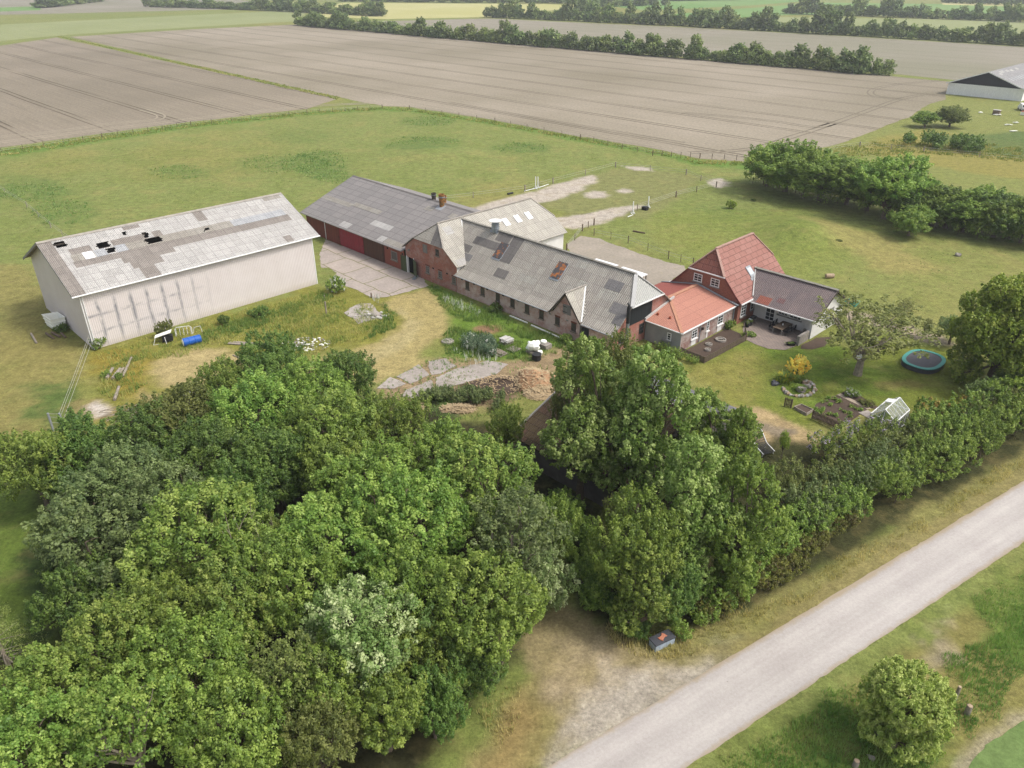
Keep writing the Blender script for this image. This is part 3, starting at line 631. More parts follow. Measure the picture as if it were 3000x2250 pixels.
# ------------------------------------------------------------------ the pale steel barn
def steel_barn():
    a0, a1, b0, b1, h, hr = -24.6, -7.9, -40.25, -11.4, 6.75, 10.62; am = (a0 + a1) / 2
    r = thing('steel_barn', 'long pale steel-clad barn with holes in its patched cement roof', 'barn', W(a1, b0))
    g0 = [W(a0, b0), W(a1, b0), W(a1, b0, h), W(am, b0, hr - .05), W(a0, b0, h)]
    MB().poly(g0).build('wall', M['steel'], r)
    MB().poly([W(a1, b1), W(a0, b1), W(a0, b1, h), W(am, b1, hr - .05), W(a1, b1, h)]).build('wall', M['steel'], r)
    MB().poly([W(a0, b1), W(a0, b0), W(a0, b0, h), W(a0, b1, h)]).build('wall', M['steel'], r)
    w = MB().poly([W(a1, b0), W(a1, b1), W(a1, b1, h), W(a1, b0, h)]).build('wall', M['steel_stained'], r); w['label'] = 'long side wall with blue grey streaks'
    me = w.data; at = me.attributes.new('wpos', 'FLOAT_VECTOR', 'POINT')
    at.data.foreach_set('vector', [0, 0, 0, b1 - b0, 0, 0, b1 - b0, 0, h, 0, 0, h])
    MB().fbox(a0 + .2, a1 - .2, b0 + .2, b1 - .2, .02, .05).build('floor', M['dark'], r)  # floor coloured near-black to paint the darkness under the roof holes
    # front slope: single sheets, some of them gone
    ra, rb = b0 - .72, b1 + .9
    ev = W(a1 + .42, 0, h - .12) - W(am, 0, hr); L = ev.length
    P = Plane(W(am, 0, hr), V, ev)
    DB = [(-41, -39.55, 0, 9.7), (-38.5, -36.3, 2.15, 3.2), (-38.8, -28.1, 4.35, 5.4), (-34.1, -28.2, 5.4, 6.5), (-33.6, -30., 6.5, 7.6), (-33., -31.3, 7.6, 9.7), (-28.2, -12.1, 4.35, 5.6), (-23.1, -22., .3, 2.15), (-15.1, -14.1, 8.3, 9.4), (-31.8, -29.8, .5, 1.1), (-33.9, -29.8, 2.15, 3.2), (-29.2, -28.2, 2.2, 3.2)]
    CL = [(-36.3, -34.9, 3.2, 4.35), (-33.9, -32.7, 3.2, 4.35), (-19.6, -12.2, 3.3, 4.35)]
    WH = [(-37.5, -36.35, 3.25, 4.35)]
    MD = [(-38.6, -37.5, 3.2, 4.35), (-32.7, -19.6, 3.2, 4.35), (-13.5, -11, .2, 1.1)]
    HO = [(-39.5, -38.3, .6, 1.6), (-35.6, -34.2, 2.15, 3.1), (-34.9, -34., 3.3, 4.2), (-32.2, -31.7, 1.2, 1.8), (-30.2, -29.6, 2.1, 3.), (-30.4, -28.6, 3.3, 4.2), (-23.4, -22.7, 3.8, 4.15)]
    inn = lambda x, t, R: any(p <= x <= q and s <= t <= e for p, q, s, e in R)
    mb = MB(); rn = random.Random(3)
    cw, ch = .176, .2
    nu = int((rb - ra) / cw); nt = int(L / ch); cw = (rb - ra) / nu; ch = L / nt
    for i in range(nu):
        for j in range(nt):
            x = ra + (i + .5) * cw; t = (j + .5) * ch
            if inn(x + .12 * math.sin(t * 9 + x), t + .07 * math.sin(x * 35) + .12 * vn(np.array([x * 1.7]), np.array([t * 1.3]), 4)[0] - .06, HO): continue
            mi = 2 if inn(x, t, WH) else 3 if inn(x, t, CL) else 1 if inn(x, t, DB) else 4 if inn(x, t, MD) else 0
            off = (0, -.012, .02, .01, .006)[mi]
            if mi == 0: off += .012 * ((int((x + 50) / 1.05) + int(t / 1.08)) % 2)
            mb.poly([P(ra + i * cw, j * ch, off), P(ra + i * cw, (j + 1) * ch, off), P(ra + (i + 1) * cw, (j + 1) * ch, off), P(ra + (i + 1) * cw, j * ch, off)], mi)
    o = mb.build('roof', [M['r_light'], M['r_brown'], M['r_white'], M['r_clear'], M['r_mid']], r); o['label'] = 'front roof slope of pale and brown sheets with open holes'
    ev2 = W(a0 - .42, 0, h - .12) - W(am, 0, hr)
    MB().slab([W(am, ra, hr), W(am, rb, hr), W(am, rb, hr) + ev2, W(am, ra, hr) + ev2], .06).build('roof', M['r_brown'], r)
    c = MB()
    for sgn, e in ((1, ev), (-1, ev2)):
        e = e.normalized(); c.slab([W(am, ra - .02, hr + .06), W(am, rb + .02, hr + .06), W(am, rb + .02, hr + .06) + e * .34, W(am, ra - .02, hr + .06) + e * .34], .05)
    c.build('ridge', M['ridge'], r)
    p = MB()
    for t in np.arange(.9, L, 1.08): p.bar(P(ra + .1, t, -.14), P(rb - .1, t, -.14), .09, .16)
    p.build('purlin', M['darkwood'], r)
    v = MB()
    v.bar(P(ra - .02, 0, -.12), P(ra - .02, L, -.12), .05, .26); v.bar(W(am, ra - .02, hr - .12), W(am, ra - .02, hr - .12) + ev2, .05, .26)
    v.bar(P(rb + .02, 0, -.12), P(rb + .02, L, -.12), .05, .26)
    v.build('bargeboard', M['dull_grey'], r)
    g = MB(); g.tube([P(ra - .1, L + .05, -.06), P(rb + .1, L + .05, -.06)], .09, 8); g.build('gutter', M['white'], r)
    MB().tube([W(a1 + .35, b0 + .25, h - .2), W(a1 + .1, b0 + .22, h - .5), W(a1 + .1, b0 + .22, .1)], .06, 8).build('downpipe', M['white'], r)
    MB().fbox(a1 - .02, a1 + .03, b0 - .03, b0 + .07, 0, h - .1).build('corner_trim', M['white'], r); MB().fbox(a1 - .02, a1 + .03, b1 - .07, b1 + .03, 0, h - .1).build('corner_trim', M['white'], r)
steel_barn()
# ------------------------------------------------------------------ the red machine barn
def machine_barn():
    a0, a1, bm, h, hr = -29.0, -3.35, 10.2, 3.05, 7.12
    r = thing('machine_barn', 'low wide barn with oxblood boards under a grey slate-coloured roof', 'barn', W(a0, 0))
    b1 = 20.4
    MB().poly([W(a0, 0), W(a1, 0), W(a1, 0, h), W(a0, 0, h)]).build('wall', M['red_board'], r)
    MB().poly([W(a0, b1), W(a0, 0), W(a0, 0, h), W(a0, bm, hr - .1), W(a0, b1, h)]).build('wall', M['red_board'], r)
    MB().poly([W(a1, b1), W(a0, b1), W(a0, b1, h), W(a1, b1, h)]).build('wall', M['red_board'], r)
    x0, x1 = a0 - 1.0, 1.3
    ev = W(0, -.42, h + .04) - W(0, bm, hr); P = Plane(W(0, bm, hr), U, ev); L = ev.length
    mb = MB()
    # cut where the roof meets the stable's cross wing
    mb.slab([P(x0, 0), P(x0, L), P(-3.4, L), P(x1, 0)], .08)
    for u0, u1, v0, v1, mi in ((-19.4, -17.1, 9.9, 11.1, 1), (-14.3, -9.5, 7.6, 8.8, 1), (-9.6, -8.2, 10.0, 11.1, 1), (-8.0, -3.9, 10.1, 11.1, 2), (-30., -22., 6.0, 7.0, 2), (-22., -15., 5.5, 6.4, 2), (-3.1, -1.8, 1.5, 2.6, 2), (-8.6, -6.9, 1.5, 2.5, 2)): P.panel(mb, u0, u1, v0, v1, .015, .012, mi)
    mb.build('roof', [M['r_barn'], M['r_light'], M['r_mid']], r)
    e2 = W(0, b1 + .42, h + .04) - W(0, bm, hr); P2 = Plane(W(0, bm, hr), U, e2)
    m2 = MB(); m2.slab([P2(x0, 0), P2(x0, L), P2(-3.4, L), P2(x1, 0)], .08); P2.panel(m2, -24, -20, 1., 2.2, .015, .012, 1); m2.build('roof', [M['r_barn'], M['r_light']], r)
    c = MB()
    for e in (ev, e2): e = e.normalized(); c.slab([W(x0, bm, hr + .05), W(x1, bm, hr + .05), W(x1, bm, hr + .05) + e * .25, W(x0, bm, hr + .05) + e * .25], .04)
    c.build('ridge', M['r_dark'], r)
    MB().bar(P(x0, L + .06, -.05), P(-3.45, L + .06, -.05), .12, .1).build('gutter', M['dull_grey'], r)
    MB().tube([W(-23.6, -.4, h - .05), W(-23.5, -.08, h - .3), W(-23.5, -.08, .05)], .055, 8).build('downpipe', M['white'], r)
    n = -V
    for s0, s1, m, lab in ((-23.3, -19.5, 'red_board', 'dull oxblood sliding door'), (-19.45, -13.25, 'crimson', 'bright crimson sliding door'), (-13.1, -8.2, 'brown_board', 'brown sliding door of bare boards')):
        d = MB().obox(O, U, n, s0, s1, .02, .1, .06, h - .22).build('door', M[m], r); d['label'] = lab
        MB().obox(O, U, n, s1 - .3, s1 - .24, .102, .13, 1.1, 1.4).build('handle', M['dull_black'], d)
    MB().obox(O, U, n, -23.3, -8.1, .103, .14, h - .2, h - .12).build('door_rail', M['dull_black'], r)
    q = MB().obox(O, U, n, -8.0, a1, .004, .03, 0, h - .05).build('wall', M['brick_paint'], r); q['label'] = 'orange red painted stretch of wall'
    window(r, O - V * .03, U, n, -6.45, -5.0, 1.05, 2.35, 1, 1, M['dull_grey'], .1, sill=M['sill'], gm=M['glass_warm'])
    MB().obox(O, U, n, -7.4, -7.1, .034, .05, 2.35, 2.6).build('vent', M['dark'], r)
    MB().obox(O, U, n, -3.9, -3.6, .034, .05, 2.35, 2.6).build('vent', M['dark'], r)
    for (u, v), hh, rr, m, lb in (((-6.3, .75), 1.75, .42, 'rust', 'tall rusty ventilator cowl on white flashing near the ridge'), ((-9.2, -.2), 1.0, .36, 'darkwood', 'dark wooden ventilator tub farthest along the ridge'), ((-7.3, -.6), 1.05, .4, 'rust', 'short rusty ventilator just behind the ridge')):
        pl = P if v > 0 else P2; c = pl(u, abs(v))
        q = MB().lathe(c, [(rr * .82, -.25), (rr * .9, hh * .4), (rr, hh * .55), (rr * .95, hh * .58), (rr * 1.08, hh), (rr * .9, hh), (rr * .8, hh * .7)], 16).build('ventilator', M[m], r); q['label'] = lb
        MB().lathe(c, [(rr * 1.04, hh * .72), (rr * 1.12, hh * .72), (rr * 1.12, hh * .8), (rr * 1.04, hh * .8)], 16).build('band', M['zinc'], q)
    mb = MB(); P.panel(mb, -6.9, -5.5, .5, 1.7, .02, .015); mb.build('flashing', M['lead'], r)
machine_barn()
# ------------------------------------------------------------------ the brick stable: cross wing and long wing
def stable():
    r = thing('brick_stable', 'long whitewash-worn brick stable under patched grey corrugated roofs', 'stable', W(-3, 0))
    n = -V; am, hr = 2.4, 7.85; ae0, ae1 = -3.35, 8.25; he = 3.62; wl, wr = -3.0, 7.8; bl = 20.6
    k = (hr - he) / (ae1 - am); zz = lambda a: hr - abs(a - am) * k
    hz = 5.5; hw = (hr - hz) / k
    # cross wing walls, with a doorway
    d0, d1, dh = -2.75, -1.35, 2.35
    top = lambda a: min(zz(a) - .08, hz - .05)
    f = MB()
    f.poly([W(wl, 0), W(d0, 0), W(d0, 0, dh), W(d0, 0, top(d0)), W(wl, 0, top(wl))])
    f.poly([W(d0, 0, dh), W(d1, 0, dh), W(d1, 0, top(d1)), W(d0, 0, top(d0))])
    f.poly([W(d1, 0), W(wr, 0), W(wr, 0, top(wr)), W(am + hw, 0, hz - .05), W(am - hw, 0, hz - .05), W(d1, 0, top(d1)), W(d1, 0, dh)])
    f.build('wall', M['brick_red'], r)
    f = MB(); f.poly([W(wr, 0), W(wr, bl), W(wr, bl, zz(wr) - .08), W(wr, 0, zz(wr) - .08)]).poly([W(wl, bl), W(wl, 0), W(wl, 0, zz(wl) - .08), W(wl, bl, zz(wl) - .08)])
    f.poly([W(wr, bl), W(wl, bl), W(wl, bl, zz(wl) - .08), W(am - hw, bl, hz - .05), W(am + hw, bl, hz - .05), W(wr, bl, zz(wr) - .08)])
    o = f.build('wall', M['lime'], r); o['label'] = 'whitewashed walls of the cross wing'
    f = MB(); f.fbox(d0 - .02, d1 + .02, .25, 1.6, .0, dh + .05).build('doorway', M['dark'], r)  # dark block behind the opening, painting the unlit inside
    f = MB(); f.obox(O, U, n, d0 - .18, d0, -.3, .04, 0, dh + .1).obox(O, U, n, d1, d1 + .1, -.3, .04, 0, dh + .1); f.build('door_frame', M['white'], r)
    o = MB().obox(O, U, n, -4.15, -2.95, .06, .12, .05, 2.3).build('door', M['green_board'], r); o['label'] = 'green board door folded back against the red wall'
    MB().obox(O, U, n, -3.0, -2.93, .12, .15, 1., 1.15).build('handle', M['dull_black'], o)
    dd = (U * .93 + n * .36).normalized(); dn = dd.cross(Z)
    o = MB().obox(W(-1.32, -.05), dd, dn, 0, 1.35, 0, .06, .05, 2.3).build('door', M['green_board'], r); o['label'] = 'dark green board door standing ajar'
    MB().obox(W(-1.32, -.05), dd, dn, 1.1, 1.17, .062, .09, 1., 1.15).build('handle', M['dull_black'], o)
    # cross wing roof
    hb0, hb1 = 1.6, 19.15; nb, fb = -.3, bl + .35
    t2 = lambda a, b, z: W(a, b, z)
    eR = W(ae1, 0, he); PR = Plane(W(am, 0, hr), V, eR - W(am, 0, hr))
    mb = MB()
    LR = (eR - W(am, 0, hr)).length; lv = lambda a: (a - am) / (ae1 - am) * LR
    # right slope, cut by the valley of the long wing up to its ridge
    mb.slab([W(am, hb0, hr), W(am + hw, nb, hz), W(ae1, nb, he), W(ae1, fb, he), W(am + hw, fb, hz), W(am, hb1, hr)], .07)
    PR.panel(mb, 1.65, 3.0, .85, 2.15, .016, .012, 1)
    PR.panel(mb, .05, 1.7, 6.1, 7.1, .016, .012, 1)
    mb.build('roof', [M['r_stable_b'], M['r_light']], r)
    MB().slab([W(am, hb1, hr), W(am - hw, fb, hz), W(ae0, fb, zz(ae0)), W(ae0, nb, zz(ae0)), W(am - hw, nb, hz), W(am, hb0, hr)], .07).build('roof', M['r_dark'], r)
    mb = MB(); mb.slab([W(am, hb0, hr), W(am - hw, nb, hz), W(am + hw, nb, hz)], .07)
    hp = Plane(W(am, hb0, hr), U, W(am, nb, hz) - W(am, hb0, hr)); hl = (W(am, nb, hz) - W(am, hb0, hr)).length
    mb.slab([hp(.2, .3, .016), hp(.5, hl - .05, .016), hp(2.9, hl - .05, .016), hp(.25, .3, .016)], .012, 1)
    mb.build('hip', [M['r_stable'], M['r_dark']], r)
    MB().slab([W(am, hb1, hr), W(am + hw, fb, hz), W(am - hw, fb, hz)], .07).build('hip', M['r_stable_b'], r)
    c = MB()
    c.bar(W(am, hb0 - .1, hr + .03), W(am, hb1, hr + .03), .3, .08)
    for a, b in ((am - hw, nb), (am + hw, nb)): c.bar(W(am, hb0, hr + .03), W(a, b, hz + .03), .2, .06)
    for a in (am - hw, am + hw): c.bar(W(am, hb1, hr + .03), W(a, fb, hz + .03), .2, .06)
    c.bar(W(am + hw, nb, hz + .02), W(ae1, nb, he + .02), .14, .07); c.bar(W(am - hw, nb, hz + .02), W(ae0, nb, zz(ae0) + .02), .14, .07)
    c.build('ridge', M['ridge'], r)
    for i, (u0, u1) in enumerate(((11.5, 12.45), (13.8, 14.75), (16.0, 16.95))):
        f = MB(); PR.panel(f, u0, u1, 2.1, 3.4, .09, .1); w = f.build('skylight', M['white'], r)
        f = MB(); PR.panel(f, u0 + .07, u1 - .07, 2.17, 2.7, .1, .008); PR.panel(f, u0 + .07, u1 - .07, 2.76, 3.32, .1, .008); f.build('pane', M['r_white'], w)
    # long wing
    x0, x1, bw = 7.85, 33.6, 11.2; bm, zr = 5.6, 7.64
    prof = [(-.35, 2.52), (.75, 3.22), (bm, zr)]
    en = 34.0; xr = 32.1; hb, hzb = 2.75, 5.16
    dr0, dr1 = 24.55, 29.15
    vs = lambda a: am + (zr - a) / k   # cross-wing slope a at height z
    f = MB()
    w0, w1, wh = 29.0, 30.35, 2.1
    f.poly([W(x0, 0), W(w0, 0), W(w0, 0, wh), W(w0, 0, 2.6), W(x0, 0, 2.6)]).poly([W(w0, 0, wh), W(w1, 0, wh), W(w1, 0, 2.6), W(w0, 0, 2.6)]).poly([W(w1, 0), W(x1, 0), W(x1, 0, 2.6), W(w1, 0, 2.6), W(w1, 0, wh)])
    f.build('wall', M['brick_pale'], r)
    f = MB(); f.poly([W(x1, 0), W(x1, bw), W(x1, bw, 2.7), W(x1, bw - hb, hzb - .05), W(x1, hb, hzb - .05), W(x1, .7, 3.1), W(x1, 0, 2.6)]); f.poly([W(x1, bw), W(x0, bw), W(x0, bw, 2.7), W(x1, bw, 2.7)])
    f.build('wall', M['brick_red'], r)
    MB().fbox(w0 - .05, w1 + .05, .3, 1.3, 0, wh + .1).build('doorway', plain('painted_interior_dim', C(66, 68, 70), .9, .2), r)  # solid grey block whose colour paints the dim inside
    f = MB(); f.obox(O, U, n, w0 - .02, w0 + .1, -.3, .05, 0, wh + .06).build('door_frame', M['grey_board'], r)
    o = MB().obox(W(w0 + .1, -.04), (U * .86 + n * .5).normalized(), (U * .86 + n * .5).normalized().cross(Z), 0, 1.25, 0, .06, .05, 1.25).build('door', M['olive_board'], r); o['label'] = 'mossy lower half of a stable door, ajar'
    PB = Plane(W(0, bm, zr), U, W(0, .75, 3.22) - W(0, bm, zr)); LB = (W(0, .75, 3.22) - W(0, bm, zr)).length
    xa = lambda z: am + (hr - z) / k      # valley position
    mb = MB()
    # front slope in three pieces: left of the dormer, behind it, right of it
    dm = (dr0 + dr1) / 2; dz = 5.5; db = .75 + (dz - 3.22) / (zr - 3.22) * (bm - .75); sk = (zr - 3.22) / (bm - .75)
    fz = lambda b: zr - (bm - b) * sk
    mb.slab([W(xa(zr), bm, zr), W(xa(3.62), .75 + (3.62 - 3.22) / sk, 3.62), W(7.7, .75, 3.22), W(dr0 + .1, .75, 3.22), W(dm, db, dz), W(dm, bm, zr)], .07)
    mb.slab([W(dm, bm, zr), W(dm, db, dz), W(dr1 - .1, .75, 3.22), W(en, .75, 3.22), W(en, hb, fz(hb)), W(xr, bm, zr)], .07)
    mb.slab([W(7.7, .75, 3.22), W(7.65, -.35, 2.52), W(dr0 - .25, -.35, 2.52), W(dr0 + .1, .75, 3.22)], .07)
    mb.slab([W(dr1 - .1, .75, 3.22), W(dr1 + .25, -.35, 2.52), W(en, -.35, 2.52), W(en, .75, 3.22)], .07)
    for u0, u1, v0, v1, mi in ((12.85, 14.75, .05, 3.9, 1), (7.0, 11.5, 1.65, 2.8, 1), (29.25, 31.5, 1.5, 2.8, 2), (31.55, 33.95, 3.95, 5.3, 2), (32.7, 33.95, 5.3, LB - .1, 2), (25.8, 26.95, 2.8, 3.75, 3), (10.2, 12.6, .1, 1.4, 1), (5.2, 7.4, 3.2, 4.3, 1), (6.2, 8.4, 4.4, 5.4, 2), (17.4, 20.2, 4.4, 5.4, 3), (24., 25.6, .3, 1.4, 3), (29., 31.4, 2.9, 4.2, 3), (13.4, 15.5, 4.8, 6., 1)):
        PB.panel(mb, u0, u1, v0, v1, .014, .011, (0, 1, 1, 4)[mi] if mi != 2 else 2)
    mb.build('roof', [M['r_stable'], M['r_dark'], M['r_dark2'], M['r_light'], M['r_stable_b']], r)
    MB().slab([W(xa(zr), bm, zr), W(xr, bm, zr), W(en, bw - hb, hzb), W(en, bw + .35, 2.55), W(xa(zr), bw + .35, 2.55)], .07).build('roof', M['r_stable'], r)
    MB().slab([W(xr, bm, zr), W(en, hb, fz(hb)), W(en, bw - hb, fz(hb))], .07).build('hip', M['r_rib'], r)
    c = MB(); c.bar(W(xa(zr) - .3, bm, zr + .03), W(xr, bm, zr + .03), .4, .09); o = c.build('ridge', M['ridge_grey'], r)
    c = MB(); c.bar(W(xr, bm, zr + .04), W(en + .03, hb, fz(hb) + .04), .42, .08).bar(W(xr, bm, zr + .04), W(en + .03, bw - hb, fz(hb) + .04), .36, .08); c.build('hip_cap', M['white_cap'], r)
    MB().bar(W(en + .1, hb - .1, fz(hb) - .05), W(en + .1, bw - hb + .1, fz(hb) - .05), .12, .14).build('gutter', M['white'], r)
    g = MB(); g.bar(W(7.6, -.42, 2.47), W(dr0 - .3, -.42, 2.47), .1, .09).bar(W(dr1 + .3, -.42, 2.47), W(en, -.42, 2.47), .1, .09); g.build('gutter', M['lead'], r)
    MB().bar(W(xa(zr) + .02, bm - .1, zr + .02), W(8.0, .75, 3.32), .16, .05).build('valley', M['white'], r)
    # dormer
    D = MB().poly([W(dr0 + .25, -.012, 2.55), W(dr1 - .25, -.012, 2.55), W(dm, -.012, dz - .1)]).build('dormer', M['brick_pale'], r); D['label'] = 'small brick dormer gable with a boarded hatch'
    m2 = MB(); m2.slab([W(dm, -.32, dz), W(dr0 - .05, -.32, 2.5), W(dr0 - .05, -.2, 2.55), W(dr0 + .1, .75, 3.24), W(dm, db + .02, dz)], .06).slab([W(dm, -.32, dz), W(dm, db + .02, dz), W(dr1 - .1, .75, 3.24), W(dr1 + .05, -.2, 2.55), W(dr1 + .05, -.32, 2.5)], .06)
    m2.build('dormer_roof', M['r_stable_b'], D)
    m2 = MB(); m2.bar(W(dm, -.34, dz + .03), W(dm, db + .3, dz + .03), .26, .07); m2.build('ridge', M['ridge'], D)
    m2 = MB(); m2.bar(W(dm, db, dz + .04), W(dr1 + .1, -.1, 2.66), .16, .05); m2.build('valley', M['white'], D)
    for aa in (dr0 - .1, dr1 + .1): MB().bar(W(dm, -.33, dz - .1), W(aa, -.33, 2.42), .06, .16).build('bargeboard', M['darkwood'], D)
    MB().obox(O, U, n, 26.4, 27.55, .014, .07, 2.85, 4.0).obox(O, U, n, 26.35, 27.0, .072, .09, 3.7, 3.78, 1).obox(O, U, n, 26.35, 27.0, .072, .09, 3.05, 3.13, 1).build('hatch', [M['grey_board'], M['dull_black']], D)
    # openings
    for s in (9.5, 12.4, 15.2, 17.8, 20.3, 22.7, 25.25, 27.75): window(r, O, U, n, s - .02, s + .66, 1.08, 2.06, 2, 3, M['darkframe'], .06, sill=M['sill'], gm=M['glass_warm'], arch=M['arch'])
    for s, z0, z1 in ((1.35, 1.1, 2.1), (4.0, 1.1, 2.1), (6.8, 1.08, 2.02)): window(r, O, U, n, s, s + .75, z0, z1, 2, 3, M['dull_grey'], .07, sill=M['sill'], gm=M['glass_warm'], arch=M['arch'])
    window(r, O, U, n, 3.6, 4.3, 4.1, 5.0, 2, 2, M['darkframe'], .07, sill=M['sill'])
    o = MB().obox(O, U, n, .95, 1.85, .004, .06, 3.9, 5.05).build('shutter', M['grey_board'], r)
    for s in (2.75, 5.6, 8.6, 10.9, 13.4, 16.3, 18.9, 21.4, 24.2, 26.9): MB().obox(O, U, n, s, s + .35, .003, .02, 2.02, 2.2).build('vent', M['dull_grey'] if s > 17 else M['dark'], r)
    MB().obox(O, U, n, -2.3, -2.05, .003, .2, 3.3, 3.55).build('wall_lamp', M['dull_grey'], r)
    e = W(x1, 0)
    o = MB().obox(e, V, U, 2.85, 7.0, .01, .05, 2.6, 4.9).build('cladding', M['black_board'], r)
    window(r, e, V, U, 4.9, 5.75, .9, 2.2, 3, 3, M['darkframe'], .06, gm=M['glass'])
    window(r, e, V, U, 1.2, 2.0, .9, 1.9, 2, 3, M['darkframe'], .06, gm=M['glass'], sill=M['sill'])
    fl = MB(); fl.tube([W(34.1, 2.0, 1.0), W(34.1, 2.0, 3.4)], .2, 12).build('flue', M['zinc'], r)
    fl = MB(); fl.tube([W(34.1, 2.0, 3.4), W(34.1, 2.0, 5.35)], .21, 12).tube([W(34.1, 2., 5.35), W(34.1, 2., 5.5), W(33.9, 2., 5.75)], [.1, .12, .1], 8); fl.build('flue_cap', M['dull_black'], r)
    # two lichen-spotted roof hatches and the big white cowl
    for u0, u1 in ((11.6, 12.9), (21.65, 22.95)):
        f = MB(); PB.panel(f, u0, u1, 1.45, 3.65, .16, .16); h = f.build('roof_hatch', M['rust_panel'], r)
        f = MB(); PB.panel(f, u0 - .05, u1 + .05, 3.66, 3.95, .05, .04); PB.panel(f, u1 + .02, u1 + .14, 1.45, 3.65, .05, .04); f.build('flashing', M['lead'], h)
    c = W(9.4, bm - .15, zr - .1)
    kk = MB().lathe(c, [(.5, -.1), (.5, .35), (.53, .37), (.53, .45), (.5, .47), (.5, .85), (.53, .87), (.53, .93), (.44, .95), (.44, 1.25), (.3, 1.25)], 20).build('ventilator', M['zinc'], r); kk['label'] = 'big galvanised ventilator with a flat white cap on the ridge'
    MB().lathe(c, [(.2, 1.2), (.82, 1.32), (.84, 1.36), (.4, 1.46), (.05, 1.48)], 24).build('cap', M['white'], kk)
    mb = MB(); PB.panel(mb, 8.55, 10.05, -.02, .55, .03, .02); mb.build('flashing', M['lead'], kk)
M['r_dark2'] = sheet('newer_dark_sheet', C(158, 154, 152), C(150, 146, 144), rh=1.3, wave=.5)
M['r_rib'] = sheet('ribbed_white_sheet', C(214, 214, 208), C(208, 208, 202), bw=9, rh=9, period=.3, wave=.35, streak=.15)
M['ridge_grey'] = plain('grey_ridge_cap', C(150, 146, 136), .9, .25, 3, stain=C(120, 112, 90), sfac=.55)
M['white_cap'] = plain('white_hip_cap', C(222, 220, 216), .7, .08, 1.5)
M['darkframe'] = plain('old_iron_frame', C(104, 94, 86), .8, .2, 5)
stable()
# ------------------------------------------------------------------ the low wing with the orange roof
def annex():
    r = thing('low_wing', 'low single-storey wing with an orange ribbed roof and grey rendered end', 'house wing', W(38.6, 5.92))
    a0, a1, b0, b1, h = 28.0, 38.55, 5.95, 17.0, 2.5; am, zr, bh = 33.2, 3.62, 11.0; sa = 33.72
    MB().poly([W(sa, b0), W(a1, b0), W(a1, b0, h), W(sa, b0, h)]).build('wall', M['concrete'], r)
    o = MB().poly([W(a1, b0), W(a1, b1), W(a1, b1, h), W(a1, b0, h)]).build('wall', M['brick_annex'], r); o['label'] = 'patchy whitewashed brick wall with windows'
    MB().poly([W(a0 + .2, b1), W(a0 + .2, 11.4), W(a0 + .2, 11.4, h), W(a0 + .2, b1, h)]).poly([W(a0 + .2, 11.4), W(sa, 11.4), W(sa, 11.4, h), W(a0 + .2, 11.4, h)]).build('wall', M['concrete'], r)
    e, hs = .18, h - .02
    MB().slab([W(am, bh, zr), W(a1 + e, b0 - e, hs), W(a1 + e, b1, hs), W(am, b1, zr)], .05).build('roof', M['r_orange'], r)
    MB().slab([W(am, bh, zr), W(sa, b0 - e, hs), W(a1 + e, b0 - e, hs)], .05).slab([W(am, bh, zr), W(sa, bh - .01, zr - .1), W(sa, b0 - e, hs)], .05).build('hip', M['r_orange_rib'], r)
    o = MB().slab([W(am, bh, zr), W(am, b1, zr), W(a0, b1, hs), W(a0, 11.35, hs), W(am, 11.35, zr)], .05).build('roof', M['r_red'], r); o['label'] = 'dull red rear slope'
    c = MB(); c.bar(W(am, bh - .1, zr + .03), W(am, b1, zr + .03), .5, .06); c.bar(W(am, bh, zr + .03), W(a1 + e, b0 - e, hs + .04), .36, .05); c.build('ridge', M['ridge_orange'], r)
    MB().bar(W(sa - .02, bh + .2, zr + .12), W(sa + .02, b0 - e, hs + .14), .16, .26).build('flashing', M['white_cap'], r)
    c = MB(); c.bar(W(am, b1 - .12, zr + .08), W(a1 + e, b1 - .12, hs + .08), .26, .08); c.bar(W(am, b1 - .12, zr + .08), W(a0, b1 - .12, hs + .08), .2, .08); c.bar(W(a1 - .5, b1 - .2, hs + .3), W(a1 + .5, b1 - .2, hs + .12), .3, .1); c.build('flashing', M['lead'], r)
    c = MB(); c.bar(W(sa, b0 - e - .05, hs - .06), W(a1 + e + .05, b0 - e - .05, hs - .06), .1, .1); c.bar(W(a1 + e + .06, b0 - e, hs - .06), W(a1 + e + .06, b1 - .15, hs - .06), .12, .14); c.build('gutter', M['white'], r)
    c = MB(); c.tube([W(a1 + .22, 9.6, hs - .1), W(a1 + .1, 9.6, hs - .35), W(a1 + .1, 9.6, .1)], .05, 8); c.tube([W(a1 + .26, b1 - .3, hs - .1), W(a1 + .1, b1 - .3, hs - .3), W(a1 + .1, b1 - .3, .1)], .06, 8); c.build('downpipe', M['zinc'], r)
    q = W(a1, 0); 
    for s0, s1, z0, z1, cn, rn_ in ((8.05, 9.15, .85, 1.95, 2, 3), (11.05, 11.55, .95, 2.2, 1, 4), (13.35, 14.5, .95, 2.1, 2, 3)):
        window(r, q, V, U, s0, s1, z0, z1, cn, rn_, M['whitewood'], .09, sill=M['lime'])
        MB().obox(q, V, U, s0 + .12, s1 - .1, .004, .02, .05, z0 - .15).build('render_patch', M['lime'], r)
    window(r, W(0, b0), U, -V, 36.75, 37.3, 1.0, 1.9, 1, 3, M['whitewood'], .1, sill=M['concrete'])
    for a, b in ((34.3, 7.35), (35.9, 7.45)):
        z = zr - (bh - b) / (bh - b0 + e) * (zr - hs)
        MB().lathe(W(a, b, z), [(.16, -.05), (.14, .12), (.17, .14), (.1, .24)], 10).build('roof_vent', M['vent_red'], r)
    MB().obox(q, V, U, 9.95, 10.2, .004, .25, 1.5, 1.8).build('wall_lamp', M['darkwood'], r)
